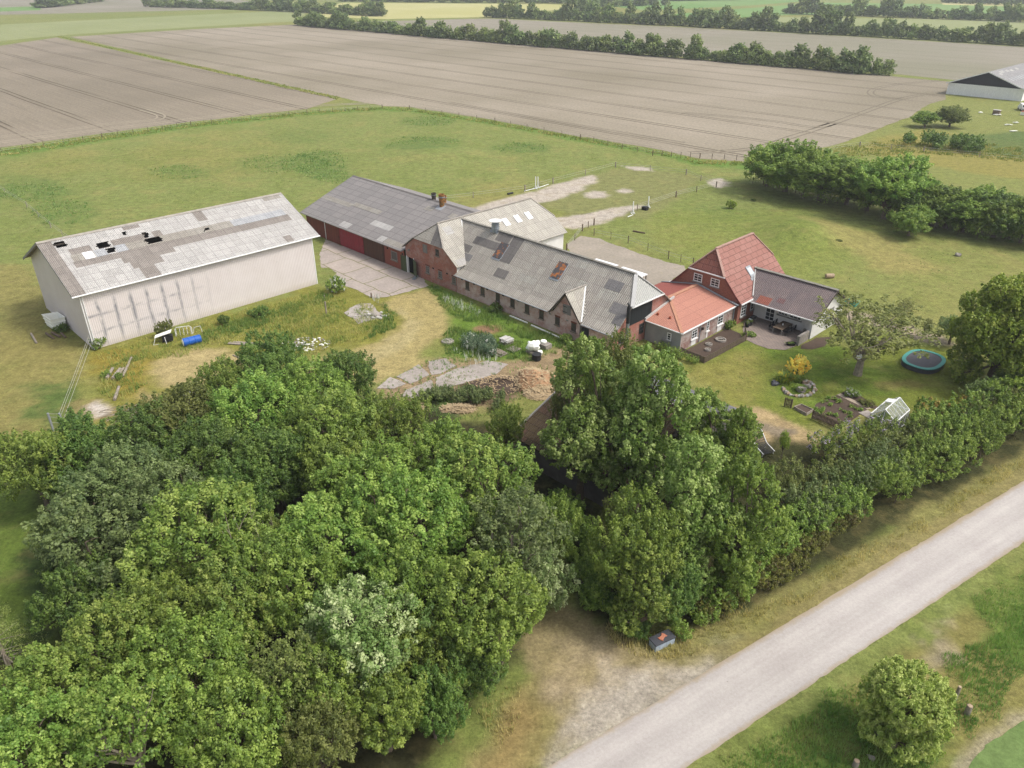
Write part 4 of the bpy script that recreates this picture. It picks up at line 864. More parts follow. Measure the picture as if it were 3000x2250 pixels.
M['ridge_orange'] = plain('ridge_orange', C(208, 152, 124), .85, .15, 2.5, stain=C(186, 160, 120), sfac=.58)
M['vent_red'] = plain('vent_red', C(170, 88, 60), .7, .2, 6)
annex()
# ------------------------------------------------------------------ the farmhouse
def farmhouse():
    r = thing('farmhouse', 'red brick farmhouse under a steep half-hipped red tile roof', 'house', W(39.2, 17.05))
    am, hr = 34.2, 8.03; a0, a1, b0, b1 = 29.5, 38.95, 17.05, 28.3; k = 1.05
    hz = 5.45; hw = (hr - hz) / k; ez = 2.75; n = -V
    zz = lambda a: hr - abs(a - am) * k - .08
    for b, s in ((b0, 1), (b1, -1)):
        p = [W(a0, b), W(a1, b), W(a1, b, zz(a1)), W(am + hw, b, hz - .06), W(am - hw, b, hz - .06), W(a0, b, zz(a0))]
        MB().poly(p if s > 0 else p[::-1]).build('wall', M['brick_house'], r)
    MB().poly([W(a1, b0), W(a1, b1), W(a1, b1, zz(a1)), W(a1, b0, zz(a1))]).poly([W(a0, b1), W(a0, b0), W(a0, b0, zz(a0)), W(a0, b1, zz(a0))]).build('wall', M['brick_house'], r)
    h0, h1, f0, f1 = 18.5, 26.85, b0 - .12, b1 + .12
    kk = (am + .0); eb = a1 - .5; ebz = hr - (eb - am) * k
    for s in (1, -1):
        A = lambda d: am + s * d
        mb = MB(); dE = 4.3
        mb.slab([W(am, h0, hr), W(A(hw), f0, hz), W(A(dE), f0, hr - dE * k), W(A(dE), f1, hr - dE * k), W(A(hw), f1, hz), W(am, h1, hr)], .1)
        mb.slab([W(A(dE), f0, hr - dE * k), W(A(5.12), f0, ez + .02), W(A(5.12), f1, ez + .02), W(A(dE), f1, hr - dE * k)], .1)
        mb.build('roof', M['tile'], r)
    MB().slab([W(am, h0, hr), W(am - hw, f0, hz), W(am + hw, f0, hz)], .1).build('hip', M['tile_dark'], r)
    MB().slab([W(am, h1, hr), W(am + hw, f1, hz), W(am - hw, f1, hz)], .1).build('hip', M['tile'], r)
    c = MB(); c.bar(W(am, h0 - .1, hr + .04), W(am, h1 + .1, hr + .04), .34, .12)
    for a in (am - hw, am + hw): c.bar(W(am, h0, hr + .04), W(a, f0, hz + .04), .3, .1); c.bar(W(am, h1, hr + .04), W(a, f1, hz + .04), .3, .1)
    c.build('ridge', M['ridge_red'], r)
    c = MB(); c.bar(W(am - hw - .1, f0 - .08, hz - .08), W(am + hw + .1, f0 - .08, hz - .08), .12, .12); c.bar(W(am + 5.2, f0, ez - .04), W(am + 5.2, 19.6, ez - .04), .13, .13); c.bar(W(am - 5.2, f0, ez - .04), W(am - 5.2, f1, ez - .04), .13, .13); c.build('gutter', M['white'], r)
    for s in (1, -1):
        c = MB(); c.bar(W(am + s * hw, f0 + .02, hz - .12), W(am + s * 4.3, f0 + .02, hr - 4.3 * k - .12), .08, .2); c.bar(W(am + s * 4.3, f0 + .02, hr - 4.3 * k - .12), W(am + s * 5.1, f0 + .02, ez - .1), .08, .2)
        c.build('bargeboard', M['verge_red'], r)
    MB().obox(W(0, b0), U, n, am - 4.6, a1 + .02, .003, .06, 2.55, 2.75).build('cornice', M['arch'], r)
    for s in (32.45, 34.85): window(r, W(0, b0), U, n, s, s + 1.2, 3.9, 4.9, 2, 3, M['whitewood'], .1, sill=M['dull_grey'])
    window(r, W(a1, 0), V, U, 17.75, 18.95, .75, 2.35, 2, 4, M['whitewood'], .1, sill=M['dull_grey'])
    window(r, W(a1, 0), V, U, 20.0, 20.7, 1.0, 2.2, 1, 3, M['whitewood'], .09, sill=M['dull_grey'])
    P = Plane(W(am, 0, hr), V, W(am + 4.3, 0, hr - 4.3 * k) - W(am, 0, hr))
    f = MB(); P.panel(f, 21.55, 22.6, 3.5, 5.0, .08, .08); w = f.build('roof_window', M['lead'], r)
    f = MB(); P.panel(f, 21.68, 22.47, 3.75, 4.65, .095, .012); f.build('pane', M['sky_glass'], w)
    f = MB(); P.panel(f, 21.35, 22.75, 5.0, 5.35, .03, .02); f.build('flashing', M['lead'], w)
M['verge_red'] = plain('verge_boards', C(136, 80, 72), .8, .2, 4)
M['sky_glass'] = plain('painted_sky_glazing', C(226, 236, 238), .15, .05, 2, spec=.6)  # pale pane colour paints the sky reflected in the roof window
farmhouse()
# ------------------------------------------------------------------ white garden room behind the terrace
def garden_room():
    r = thing('garden_room', 'white rendered extension with a violet-grey corrugated roof over the terrace', 'extension', W(47.1, 20.9))
    a0, a1, b0, b1 = 39.0, 47.1, 20.9, 27.2; bm, zr = 23.4, 5.08; be, ze = 19.1, 2.52; s = (zr - ze) / (bm - be); bb, zb = 27.8, 2.45
    z_ = lambda b: zr - s * abs(b - bm) - .08
    o = MB().poly([W(a0, b0), W(a1, b0), W(a1, b0, z_(b0)), W(a0, b0, z_(b0))]).build('wall', M['lime'], r); o['label'] = 'recessed terrace wall with door and windows'
    g = MB()
    pts = [W(a1, 19.5), W(a1, b1), W(a1, b1, z_(b1)), W(a1, bm, zr - .08), W(a1, 19.5, z_(19.5))]
    g.poly(pts); ins = [p - U * .3 for p in pts]; g.poly(ins[::-1]); g.poly([ins[0], pts[0], pts[4], ins[4]])
    g.build('wall', M['lime'], r)
    MB().poly([W(a1, b1), W(a0, b1), W(a0, b1, z_(b1)), W(a1, b1, z_(b1))]).build('wall', M['lime'], r)
    x0, x1 = 37.1, 47.65
    xc = lambda z: 34.2 + (8.03 - z) / 1.05 + .04
    mb = MB(); mb.slab([W(xc(zr), bm, zr), W(39.25, be + .5, ze + .5 * s), W(39.3, be, ze), W(x1, be, ze), W(x1, bm, zr)], .07)
    P = Plane(W(0, bm, zr), U, W(0, be, ze) - W(0, bm, zr)); LL = (W(0, be, ze) - W(0, bm, zr)).length
    P.panel(mb, 39.9, 41.5, LL - 1.3, LL - .15, .015, .012, 1); P.panel(mb, 42.1, 43.0, LL - 1.7, LL - 1., .013, .01, 2)
    mb.build('roof', [M['r_violet'], M['r_redsheet'], M['r_violet2']], r)
    MB().slab([W(xc(zr), bm, zr), W(x1, bm, zr), W(x1, bb, zb), W(39.2, bb, zb)], .07).build('roof', M['r_violet'], r)
    MB().bar(W(xc(zr) - .05, bm, zr + .04), W(x1 + .02, bm, zr + .04), .5, .09).build('ridge', M['ridge_grey'], r)
    c = MB(); c.bar(W(xc(zr) - .04, bm + .1, zr + .08), W(39.2, be + .6, ze + .55), .13, .1); c.build('flashing', M['white_cap'], r)
    MB().bar(W(x1 - .02, bm, zr - .1), W(x1 - .02, be, ze - .08), .08, .18).build('bargeboard', M['darkwood'], r); MB().bar(W(x1 - .02, bm, zr - .1), W(x1 - .02, bb, zb - .08), .1, .24).build('bargeboard', M['darkwood'], r)
    MB().bar(W(39.2, be - .05, ze - .06), W(x1, be - .05, ze - .06), .11, .12).build('gutter', M['white'], r)
    q = W(0, b0)
    d = window(r, q, U, -V, 40.55, 41.8, .08, 2.1, 2, 4, M['whitewood'], .11, name='door'); 
    MB().obox(q, U, -V, 41.62, 41.66, .06, .12, 1., 1.12).build('handle', M['dull_black'], d)
    window(r, q, U, -V, 42.15, 43.4, 1.25, 2.0, 3, 1, M['whitewood'], .1, sill=M['dull_grey']); window(r, q, U, -V, 43.6, 45.1, 1.25, 2.0, 3, 1, M['whitewood'], .1, sill=M['dull_grey'])
    window(r, W(a1, 0), V, U, 23.3, 24.6, .9, 2.6, 2, 4, M['dull_grey'], .1, sill=M['dull_grey'], gm=M['pale_glass'])
M['r_redsheet'] = sheet('red_spare_sheet', C(186, 116, 96), C(176, 108, 90), bw=9, rh=9, period=.21, wave=.55)
M['r_violet2'] = sheet('newer_violet_sheet', C(150, 116, 112), C(146, 112, 110), bw=9, rh=9, period=.21, wave=.55)
M['pale_glass'] = plain('pale_blind_glass', C(190, 194, 190), .25, .1, 2, spec=.5)
garden_room()
# ------------------------------------------------------------------ old shed under the trees
def shed():
    a0, a1, b0, b1 = 40.6, 51.6, -21.6, -4.4; bm, zr, ze = -12.6, 5.7, 2.45
    r = thing('old_shed', 'old dark shed with a mossy tile roof half hidden under trees', 'shed', W(a0, b0))
    for a, s in ((a0, 1), (a1, -1)):
        p = [W(a, b1), W(a, b0), W(a, b0, ze), W(a, bm, zr - .1), W(a, b1, ze)]; MB().poly(p if s > 0 else p[::-1]).build('wall', M['concrete_old'], r)
    MB().poly([W(a0, b0), W(a1, b0), W(a1, b0, ze), W(a0, b0, ze)]).build('wall', M['concrete_old'], r)
    MB().poly([W(a1, b1), W(a0, b1), W(a0, b1, ze), W(a1, b1, ze)]).build('wall', M['concrete_old'], r)
    x0, x1 = a0 - .35, a1 + .3
    MB().slab([W(x0, bm, zr), W(x1, bm, zr), W(x1, b0 - .4, ze - .1), W(x0, b0 - .4, ze - .1)], .1).build('roof', M['mossy_tile'], r)
    o = MB().slab([W(x0, bm, zr), W(x1, bm, zr), W(x1, b1 + .4, ze - .1), W(x0, b1 + .4, ze - .1)], .1).build('roof', M['slate'], r); o['label'] = 'rear slope of broken grey slates'
    MB().bar(W(x0, bm, zr + .05), W(x1, bm, zr + .05), .35, .12).build('ridge', M['ridge_grey'], r)
    for q_ in (b0 - .4, b1 + .4): MB().bar(W(x0 - .02, bm, zr + .03), W(x0 - .02, q_, ze - .05), .14, .16).build('bargeboard', M['dull_grey'], r)
M['concrete_old'] = plain('old_dark_render', C(120, 114, 112), .9, .25, 1., stain=C(86, 92, 66), sfac=.58)
shed()
# ------------------------------------------------------------------ white barn by the far field
def far_barn():
    q = G(2771, 275); qa, qb = (q - O).dot(U), (q - O).dot(V); w = 22.4; h, hr = 3.55, 7.7; ln = 46
    r = thing('white_barn', 'distant white barn with a black gable and grey roof', 'barn', q)
    c = lambda s, t, z: W(qa + s, qb + t, z)
    MB().poly([c(0, 0, 0), c(w, 0, 0), c(w, 0, h), c(0, 0, h)]).build('wall', M['far_white'], r)
    o = MB().poly([c(0, -.01, h), c(w, -.01, h), c(w / 2, -.01, hr)]).build('gable', M['far_black'], r)
    MB().poly([c(w, 0, 0), c(w, ln, 0), c(w, ln, h), c(w, 0, h)]).poly([c(0, ln, 0), c(0, 0, 0), c(0, 0, h), c(0, ln, h)]).poly([c(w, ln, 0), c(0, ln, 0), c(0, ln, h), c(w / 2, ln, hr), c(w, ln, h)]).build('wall', M['far_white'], r)
    mb = MB(); e = c(w + .6, 0, h - .15) - c(w / 2, 0, hr + .06); P = Plane(c(w / 2, -.6, hr + .06), V, e); L = e.length
    mb.slab([P(0, 0), P(0, L), P(ln + 1, L), P(ln + 1, 0)], .1); 
    rn = random.Random(4)
    for i in range(9): P.panel(mb, 4 + i * 2.6, 5.2 + i * 2.6, 5.2, 7.2, .015, .01, 1)
    for i in range(7): x = rn.uniform(2, 28); y = rn.uniform(.5, 4); P.panel(mb, x, x + 2.2, y, y + 1.2, .015, .01, 2)
    mb.build('roof', [M['r_far'], M['r_clear'], M['r_light']], r)
    e = c(-.6, 0, h - .15) - c(w / 2, 0, hr + .06)
    MB().slab([P(0, 0), P(0, 0) + e, P(ln + 1, 0) + e, P(ln + 1, 0)], .1).build('roof', M['r_far'], r)
    for q_ in (-.6, w + .6): MB().bar(c(w / 2, -.62, hr), c(q_, -.62, h - .2), .1, .3).build('bargeboard', M['white'], r)
M['far_white'] = planks('white_sheet_wall', C(244, 244, 240, .92), .3, .03, .85); M['far_black'] = planks('black_sheet_gable', C(48, 50, 58), .3, .1, .7)
M['r_far'] = sheet('far_grey_roof', C(176, 174, 172), C(164, 162, 160), bw=2.2, rh=1.2, wave=.0, joint=.8)
far_barn()
# ------------------------------------------------------------------ foliage
def L3(*t): return [C(*c, .86) for c in t]
M['leaf_mid'] = leafmat('leaf_mid_green', *L3((94, 120, 44), (126, 152, 54), (166, 186, 82)))
M['leaf_dark'] = leafmat('leaf_deep_green', *L3((74, 104, 42), (100, 128, 50), (134, 158, 70)))
M['leaf_bright'] = leafmat('leaf_yellow_green', *L3((98, 132, 48), (130, 160, 60), (174, 194, 90)))
M['leaf_blue'] = leafmat('leaf_grey_green', *L3((90, 114, 62), (118, 138, 76), (148, 166, 100)))
M['leaf_olive'] = leafmat('leaf_olive', *L3((88, 102, 48), (118, 130, 58), (152, 160, 86)))
M['leaf_silver'] = leafmat('leaf_silver_backed', *L3((104, 134, 70), (150, 174, 102), (212, 224, 168)))
M['leaf_poplar'] = leafmat('leaf_windblown', *L3((98, 130, 50), (132, 162, 66), (192, 212, 126)))
M['leaf_deep'] = leafmat('leaf_chestnut', *L3((118, 146, 44), (150, 176, 58), (188, 202, 84)))
M['leaf_gold'] = leafmat('leaf_golden', *L3((255, 196, 60), (255, 236, 80), (255, 246, 140)))
M['leaf_cherry'] = leafmat('leaf_cherry', *L3((96, 134, 42), (136, 166, 58), (190, 150, 76)))
M['leaf_pale'] = leafmat('leaf_pale_thin', *L3((124, 132, 72), (152, 158, 92), (186, 188, 124)))
M['leaf_bramble'] = leafmat('leaf_bramble', *L3((94, 76, 44), (112, 118, 50), (150, 150, 62)))
M['leaf_larch'] = leafmat('needles_pale', *L3((120, 140, 66), (146, 164, 82), (176, 188, 104)))
M['leaf_far'] = leafmat('leaf_far', *L3((96, 118, 62), (122, 144, 74), (154, 170, 98)), trans=.2)
M['leaf_far2'] = leafmat('leaf_far_light', *L3((112, 132, 64), (140, 160, 80), (172, 186, 106)), trans=.2)
M['leaf_fruit'] = leafmat('leaf_fruit', *L3((100, 112, 50), (128, 138, 64), (166, 170, 96)))
M['leaf_gold2'] = leafmat('leaf_yellowing', *L3((150, 150, 44), (182, 180, 60), (206, 196, 90)))
M['leaf_silver2'] = leafmat('leaf_white_backed', *L3((96, 130, 56), (140, 168, 88), (214, 224, 164)))
M['leaf_bright2'] = leafmat('leaf_willow', *L3((140, 172, 70), (180, 204, 96), (214, 228, 132)))
M['leaf_thistle'] = leafmat('leaf_thistle', *L3((84, 112, 86), (110, 138, 106), (150, 168, 130)))
M['flower'] = plain('flower_white', C(240, 240, 228, .7), .8, .08, 9)
M['lilac'] = plain('flower_lilac', C(196, 180, 204, .6), .8, .12, 9)
M['bark'] = plain('bark_grey_brown', C(126, 112, 96), .95, .3, 4, bump=.5)
M['bark_pale'] = plain('bark_pale', C(176, 164, 146), .95, .25, 4, bump=.4)
M['bark_dark'] = plain('bark_dark', C(84, 70, 58), .95, .3, 4, bump=.5)
def leaves_np(rs, cen, per, spread, leaf, outc, up=.5, flower=0, aspect=.62, droop=0.):
    """leaf clumps: cen (k,3) clump centres, outc (k,3) outward directions"""
    k = len(cen); n = k * per
    base = np.repeat(cen, per, 0)
    d = rs.normal(size=(n, 3)) * np.array([spread, spread, spread * .8])
    p = base + d
    nrm = np.repeat(outc, per, 0) * .7 + rs.normal(size=(n, 3)) * .55 + np.array([0, 0, up])
    nrm /= np.linalg.norm(nrm, axis=1, keepdims=True) + 1e-9
    t = np.cross(nrm, rs.normal(size=(n, 3))); t /= np.linalg.norm(t, axis=1, keepdims=True) + 1e-9
    b = np.cross(nrm, t)
    sz = leaf * rs.uniform(.65, 1.3, (n, 1))
    t = t * sz; b = b * sz * aspect
    sag = nrm * sz * .12
    v = np.stack([p - t * .5, p + b * .5 - sag, p + t * .5, p - b * .5 - sag], 1).reshape(-1, 3)
    f = np.arange(n * 4).reshape(n, 4)
    cl = np.repeat(rs.uniform(0, 1, k), per); lf = rs.uniform(0, 1, n)
    a = np.stack([np.repeat(lf, 4), np.repeat(cl, 4), np.zeros(n * 4), np.ones(n * 4)], 1)
    mi = np.zeros(n, int)
    if flower: mi = (np.repeat(rs.uniform(0, 1, k), per) < flower * 2) & (rs.uniform(0, 1, n) < .5); mi = mi.astype(int)
    return v, f, a, mi
def tuft_np(rs, cen, outc, per, tl, tr, leaf, flower=0, aspect=.5, upw=.7):
    """leafy shoots: cen = foot of the shoot, outc = outward direction; leaves stand round each shoot's axis"""
    k = len(cen); n = k * per
    ax = outc * .55 + np.array([0, 0, upw]) + rs.normal(size=(k, 3)) * .18; ax /= np.linalg.norm(ax, axis=1, keepdims=True)
    ln = tl * rs.uniform(.6, 1.35, (k, 1)); rd = tr * rs.uniform(.7, 1.3, (k, 1))
    A = np.repeat(ax, per, 0); t = rs.uniform(-.1, 1, (n, 1)) ** .85 if False else rs.uniform(0, 1, (n, 1))
    q = rs.normal(size=(n, 3)); q -= A * (q * A).sum(1, keepdims=True); q /= np.linalg.norm(q, axis=1, keepdims=True) + 1e-9
    p = np.repeat(cen, per, 0) + A * t * np.repeat(ln, per, 0) + q * np.repeat(rd, per, 0) * (1.05 - .75 * t) * np.sqrt(rs.uniform(.15, 1, (n, 1)))
    nrm = q * .55 + A * .55 + rs.normal(size=(n, 3)) * .45 + np.array([0, 0, .25]); nrm /= np.linalg.norm(nrm, axis=1, keepdims=True) + 1e-9
    tt = q + A * .4 + rs.normal(size=(n, 3)) * .5; tt -= nrm * (tt * nrm).sum(1, keepdims=True); tt /= np.linalg.norm(tt, axis=1, keepdims=True) + 1e-9
    b = np.cross(nrm, tt); sz = leaf * rs.uniform(.6, 1.35, (n, 1)); tt = tt * sz; b = b * sz * aspect; sag = nrm * sz * .12
    v = np.stack([p - tt * .5, p + b * .5 - sag, p + tt * .5 - sag * 1.5, p - b * .5 - sag], 1).reshape(-1, 3); f = np.arange(n * 4).reshape(n, 4)
    cl = np.repeat(rs.uniform(0, 1, k), per); lf = rs.uniform(0, 1, n)
    a = np.stack([np.repeat(lf, 4), np.repeat(cl, 4), np.zeros(n * 4), np.ones(n * 4)], 1)
    mi = np.zeros(n, int)
    if flower: mi = ((np.repeat(rs.uniform(0, 1, k), per) < flower * 2) & (rs.uniform(0, 1, n) < .5)).astype(int)
    return v, f, a, mi
def crown_mesh(name, seed, lobes, nclump, per, spread, leaf, mats, flower=0, up=.5, aspect=.62, low=-.5, rej=.66, gap=None):
    rs = np.random.RandomState(seed)
    lobes = np.array(lobes, float); w = lobes[:, 3] ** 2; w = w / w.sum()
    gap = spread * 1.5 if gap is None else gap
    n = nclump * 14
    li = rs.choice(len(lobes), n, p=w); d = rs.normal(size=(n, 3)); d /= np.linalg.norm(d, axis=1, keepdims=True)
    P = lobes[li, :3] + d * lobes[li, 3:4] * rs.uniform(.8, 1.05, (n, 1)) * np.array([1, 1, .92])
    ok = (P[:, 2] > .1) & ((d[:, 2] > low) | (rs.uniform(0, 1, n) < .2))
    Q = np.linalg.norm(P[:, None, :] - lobes[None, :, :3], axis=2) / lobes[None, :, 3]
    ok &= ~(Q < rej).any(1); P, d = P[ok], d[ok]
    cs = np.zeros((0, 3)); keep = []
    for i in range(len(P)):
        if len(keep) >= nclump: break
        if len(keep) and (((P[keep] - P[i]) ** 2).sum(1) < (gap * .62) ** 2).any(): continue
        keep.append(i)
    P, d = P[keep], d[keep]
    v, f, a, mi = tuft_np(rs, P - d * spread * .4, d, per, spread * 2.1, spread * 1.05, leaf, flower, aspect, up + .2)
    return np_mesh(name, v, f, mats, a, mi), P
def limb(mb, p, q, r0, r1, rn, bend=.12, n=5):
    p = Vector(p); q = Vector(q); l = (q - p).length; pts = []
    j = Vector((rn.uniform(-1, 1), rn.uniform(-1, 1), rn.uniform(-.3, .6))) * l * bend
    for i in range(n + 1):
        t = i / n; pts.append(p.lerp(q, t) + j * math.sin(math.pi * t))
    mb.tube(pts, [r0 + (r1 - r0) * i / n for i in range(n + 1)], 6, cap=False)
    return pts
def trunk_mesh(name, seed, lobes, cen, base_r, fork, mat, twigs=40, lean=(0, 0)):
    rn = random.Random(seed); mb = MB(); f = Vector((lean[0], lean[1], fork))
    limb(mb, (0, 0, -.3), f, base_r * 1.25, base_r * .8, rn, .05)
    for l in (lobes if len(lobes) < 30 else lobes[::max(1, len(lobes) // 18)]):
        tip = Vector(l[:3]); m = limb(mb, f - Z * rn.uniform(0, fork * .25), tip, base_r * .5, base_r * .16, rn, .1)
        near = sorted(range(len(cen)), key=lambda i: (Vector(cen[i]) - tip).length)[:40]
        for i in rn.sample(near, min(len(near), max(2, twigs // len(lobes)))):
            limb(mb, m[rn.randint(2, 5)], cen[i], base_r * .14, base_r * .03, rn, .12, 3)
    me = bpy.data.meshes.new(name); me.from_pydata(mb.v, [], mb.f); me.materials.append(mat)
    me.polygons.foreach_set('use_smooth', [True] * len(me.polygons)); return me
PROTO = {}
def lobes_round(rs, R, zc, n, fr=(.2, .34), flat=1.0, low=-.55):
    """uneven crown: a few big boughs, each a bunch of leafy tufts reaching out by different amounts"""
    out = []; bough = []
    for i in range(n):
        d = rs.normal(size=3); d /= np.linalg.norm(d); d[2] = max(low, d[2] * .8 + .2); q = R * rs.uniform(.3, .62); bough.append((d * q, R * rs.uniform(.3, .46)))
    for c, r in bough:
        for k in range(9):
            d = rs.normal(size=3); d[2] = d[2] * .8 + .25; d /= np.linalg.norm(d); p = c + d * r * rs.uniform(.65, 1.12)
            out.append((p[0], p[1], max(.5, zc + p[2] * flat), R * rs.uniform(*fr)))
    return out
def proto(key, seed, lobes, ncl, per, spread, leaf, mat='leaf_mid', bark='bark', br=.22, fork=2.6, twigs=40, flower=0, up=.5, aspect=.62, zc=6., R=3.5, fm='flower', low=-.5):
    c, cen = crown_mesh('crown', seed, lobes, ncl, per, spread, leaf, [M[mat]] + ([M[fm]] if flower else []), flower, up, aspect, low)
    t = trunk_mesh('trunk', seed, lobes, cen, br, fork, M[bark], twigs)
    PROTO[key] = (c, t, zc, R)
for i in range(4):
    rs = np.random.RandomState(40 + i); proto('round%d' % i, 40 + i, lobes_round(rs, 3.5, 5.0, 12, low=-.8), 380, 80, .36, .17, twigs=60, aspect=.6, zc=5.2)
for i in range(2):
    rs = np.random.RandomState(60 + i); proto('fine%d' % i, 60 + i, lobes_round(rs, 3.5, 5.0, 12, (.14, .26), low=-.8), 440, 60, .3, .17, aspect=.5, twigs=70, zc=5.2)
for i in range(2):
    # tall, wind-blown crowns built of upright leafy shoots
    rs = np.random.RandomState(70 + i); lb = []
    for k in range(16):
        a = rs.uniform(0, 6.28); q = rs.uniform(.3, 2.5); z = 2.6 + rs.uniform(0, 1) * 8.2 * (1 - q / 5.5); lb.append((q * math.cos(a), q * math.sin(a), z, rs.uniform(.9, 1.45)))
        lb.append((q * math.cos(a) * .96, q * math.sin(a) * .96, z + 1.2, rs.uniform(.6, .9)))
    lb.append((0, 0, 10.4, 1.)); proto('tall%d' % i, 70 + i, lb, 620, 58, .3, .18, 'leaf_poplar', 'bark', .26, 2.2, 70, zc=6.2, R=3.2)
rs = np.random.RandomState(81); proto('open0', 81, lobes_round(rs, 3.2, 4.2, 12, (.12, .2)), 230, 34, .24, .15, 'leaf_pale', 'bark_pale', .17, 1.6, 220, zc=4.4, R=3.2, aspect=.5)
rs = np.random.RandomState(82); proto('thin0', 82, lobes_round(rs, 3.5, 6., 12, (.13, .22)), 320, 36, .28, .17, 'leaf_olive', 'bark_pale', .24, 3.4, 240)
for i in range(3):
    rs = np.random.RandomState(140 + i); proto('low%d' % i, 140 + i, [(x, y, max(.6, z), r) for x, y, z, r in lobes_round(rs, 3.5, 3.3, 15, (.15, .27), 1.05, -.95)], 420, 76, .36, .18, twigs=40, aspect=.6, zc=3.4, fork=1.2, low=-.3)
# broad deep-leaved tree in drooping tiers
rs = np.random.RandomState(90); lb = []
for k in range(34):
    a = rs.uniform(0, 6.28); z = rs.uniform(1.2, 12.2); rr = 5.6 * math.sqrt(max(.05, 1 - ((z - 5.) / 7.6) ** 2)) * rs.uniform(.55, .86); lb.append((rr * math.cos(a), rr * math.sin(a), z, rs.uniform(1.3, 2.1)))
lb.append((0, 0, 7, 4.2)); proto('chestnut', 90, lb, 1500, 46, .46, .3, 'leaf_deep', 'bark', .45, 3., 40, zc=6.6, R=6.4, up=.8, low=-.3)
for i in range(3):
    rs = np.random.RandomState(100 + i); lb = [(rs.uniform(-.55, .55), rs.uniform(-.55, .55), rs.uniform(.3, 1.0), rs.uniform(.38, .6)) for _ in range(7)]
    proto('bush%d' % i, 100 + i, lb, 110, 34, .13, .13, br=.05, fork=.3, twigs=14, zc=.7, R=1.)
rs = np.random.RandomState(108); lb = [(rs.uniform(-.55, .55), rs.uniform(-.55, .55), rs.uniform(.3, 1.0), rs.uniform(.38, .6)) for _ in range(7)]
proto('bushflower', 108, lb, 110, 34, .13, .14, br=.05, fork=.3, twigs=14, zc=.7, R=1., flower=.12)
proto('bushlilac', 109, lb, 130, 40, .13, .13, br=.05, fork=.3, twigs=14, zc=.7, R=1., flower=.1, fm='lilac')
# dense clipped-looking young willow-leaved tree
rs = np.random.RandomState(120); lb = [(0, 0, 1.9, 1.0)]
for k in range(34):
    a = rs.uniform(0, 6.28); z = rs.uniform(.45, 3.0); rr = 1.25 * math.sqrt(max(.06, 1 - ((z - 1.5) / 1.9) ** 2)) * rs.uniform(.6, .9); lb.append((rr * math.cos(a), rr * math.sin(a), z, rs.uniform(.4, .62)))
proto('young', 120, lb, 800, 56, .15, .12, 'leaf_bright', 'bark', .12, .5, 20, zc=1.6, R=1.6, aspect=.4)
def tree(label, cat, loc, s, key, mat, rz=None, group=None, name='tree', bark=None):
    c, t, zc, R = PROTO[key]
    s = s if hasattr(s, '__len__') else (s, s, s)
    r = thing(name, label, cat, loc, group); r.scale = s; r.rotation_euler.z = rz if rz is not None else (loc[0] * 13.7 + loc[1] * 7.3) % 6.28
    for nm, me in (('crown', c), ('trunk', t)):
        o = link(bpy.data.objects.new(nm, me)); o.parent = r
        if nm == 'crown' and mat: o.material_slots[0].link = 'OBJECT'; o.material_slots[0].material = M[mat]
        if nm == 'trunk' and bark: o.material_slots[0].link = 'OBJECT'; o.material_slots[0].material = M[bark]
    return r
def tree_at(px, py, rpx, key, mat, label, zmul=1.0, cat='tree', name='tree', **kw):
    c, t, zc, R = PROTO[key]; sz = 1.
    for _ in range(4):
        p = G(px, py, zc * sz); dep = p.y * CP - (p.z - CAM_H) * SP; s = rpx * dep / FPX / R; sz = (.45 + .55 * s) * zmul if R > 2 else s * zmul
    return tree(label, cat, (p.x, p.y, 0), (s, s, sz), key, mat, name=name, **kw)
def tree_bt(px, pyb, pyt, wpx, key, mat, label, cat='tree', name='tree', top=None, **kw):
    """base pixel, top pixel and half width in pixels"""
    c, t, zc, R = PROTO[key]; b = G(px, pyb); h = rise(b, pyt); dep = b.y * CP - (h / 2 - CAM_H) * SP
    H0 = top or max(v.co.z for v in c.vertices); s = wpx * dep / FPX / R
    return tree(label, cat, (b.x, b.y, 0), (s, s, h / H0), key, mat, name=name, **kw)
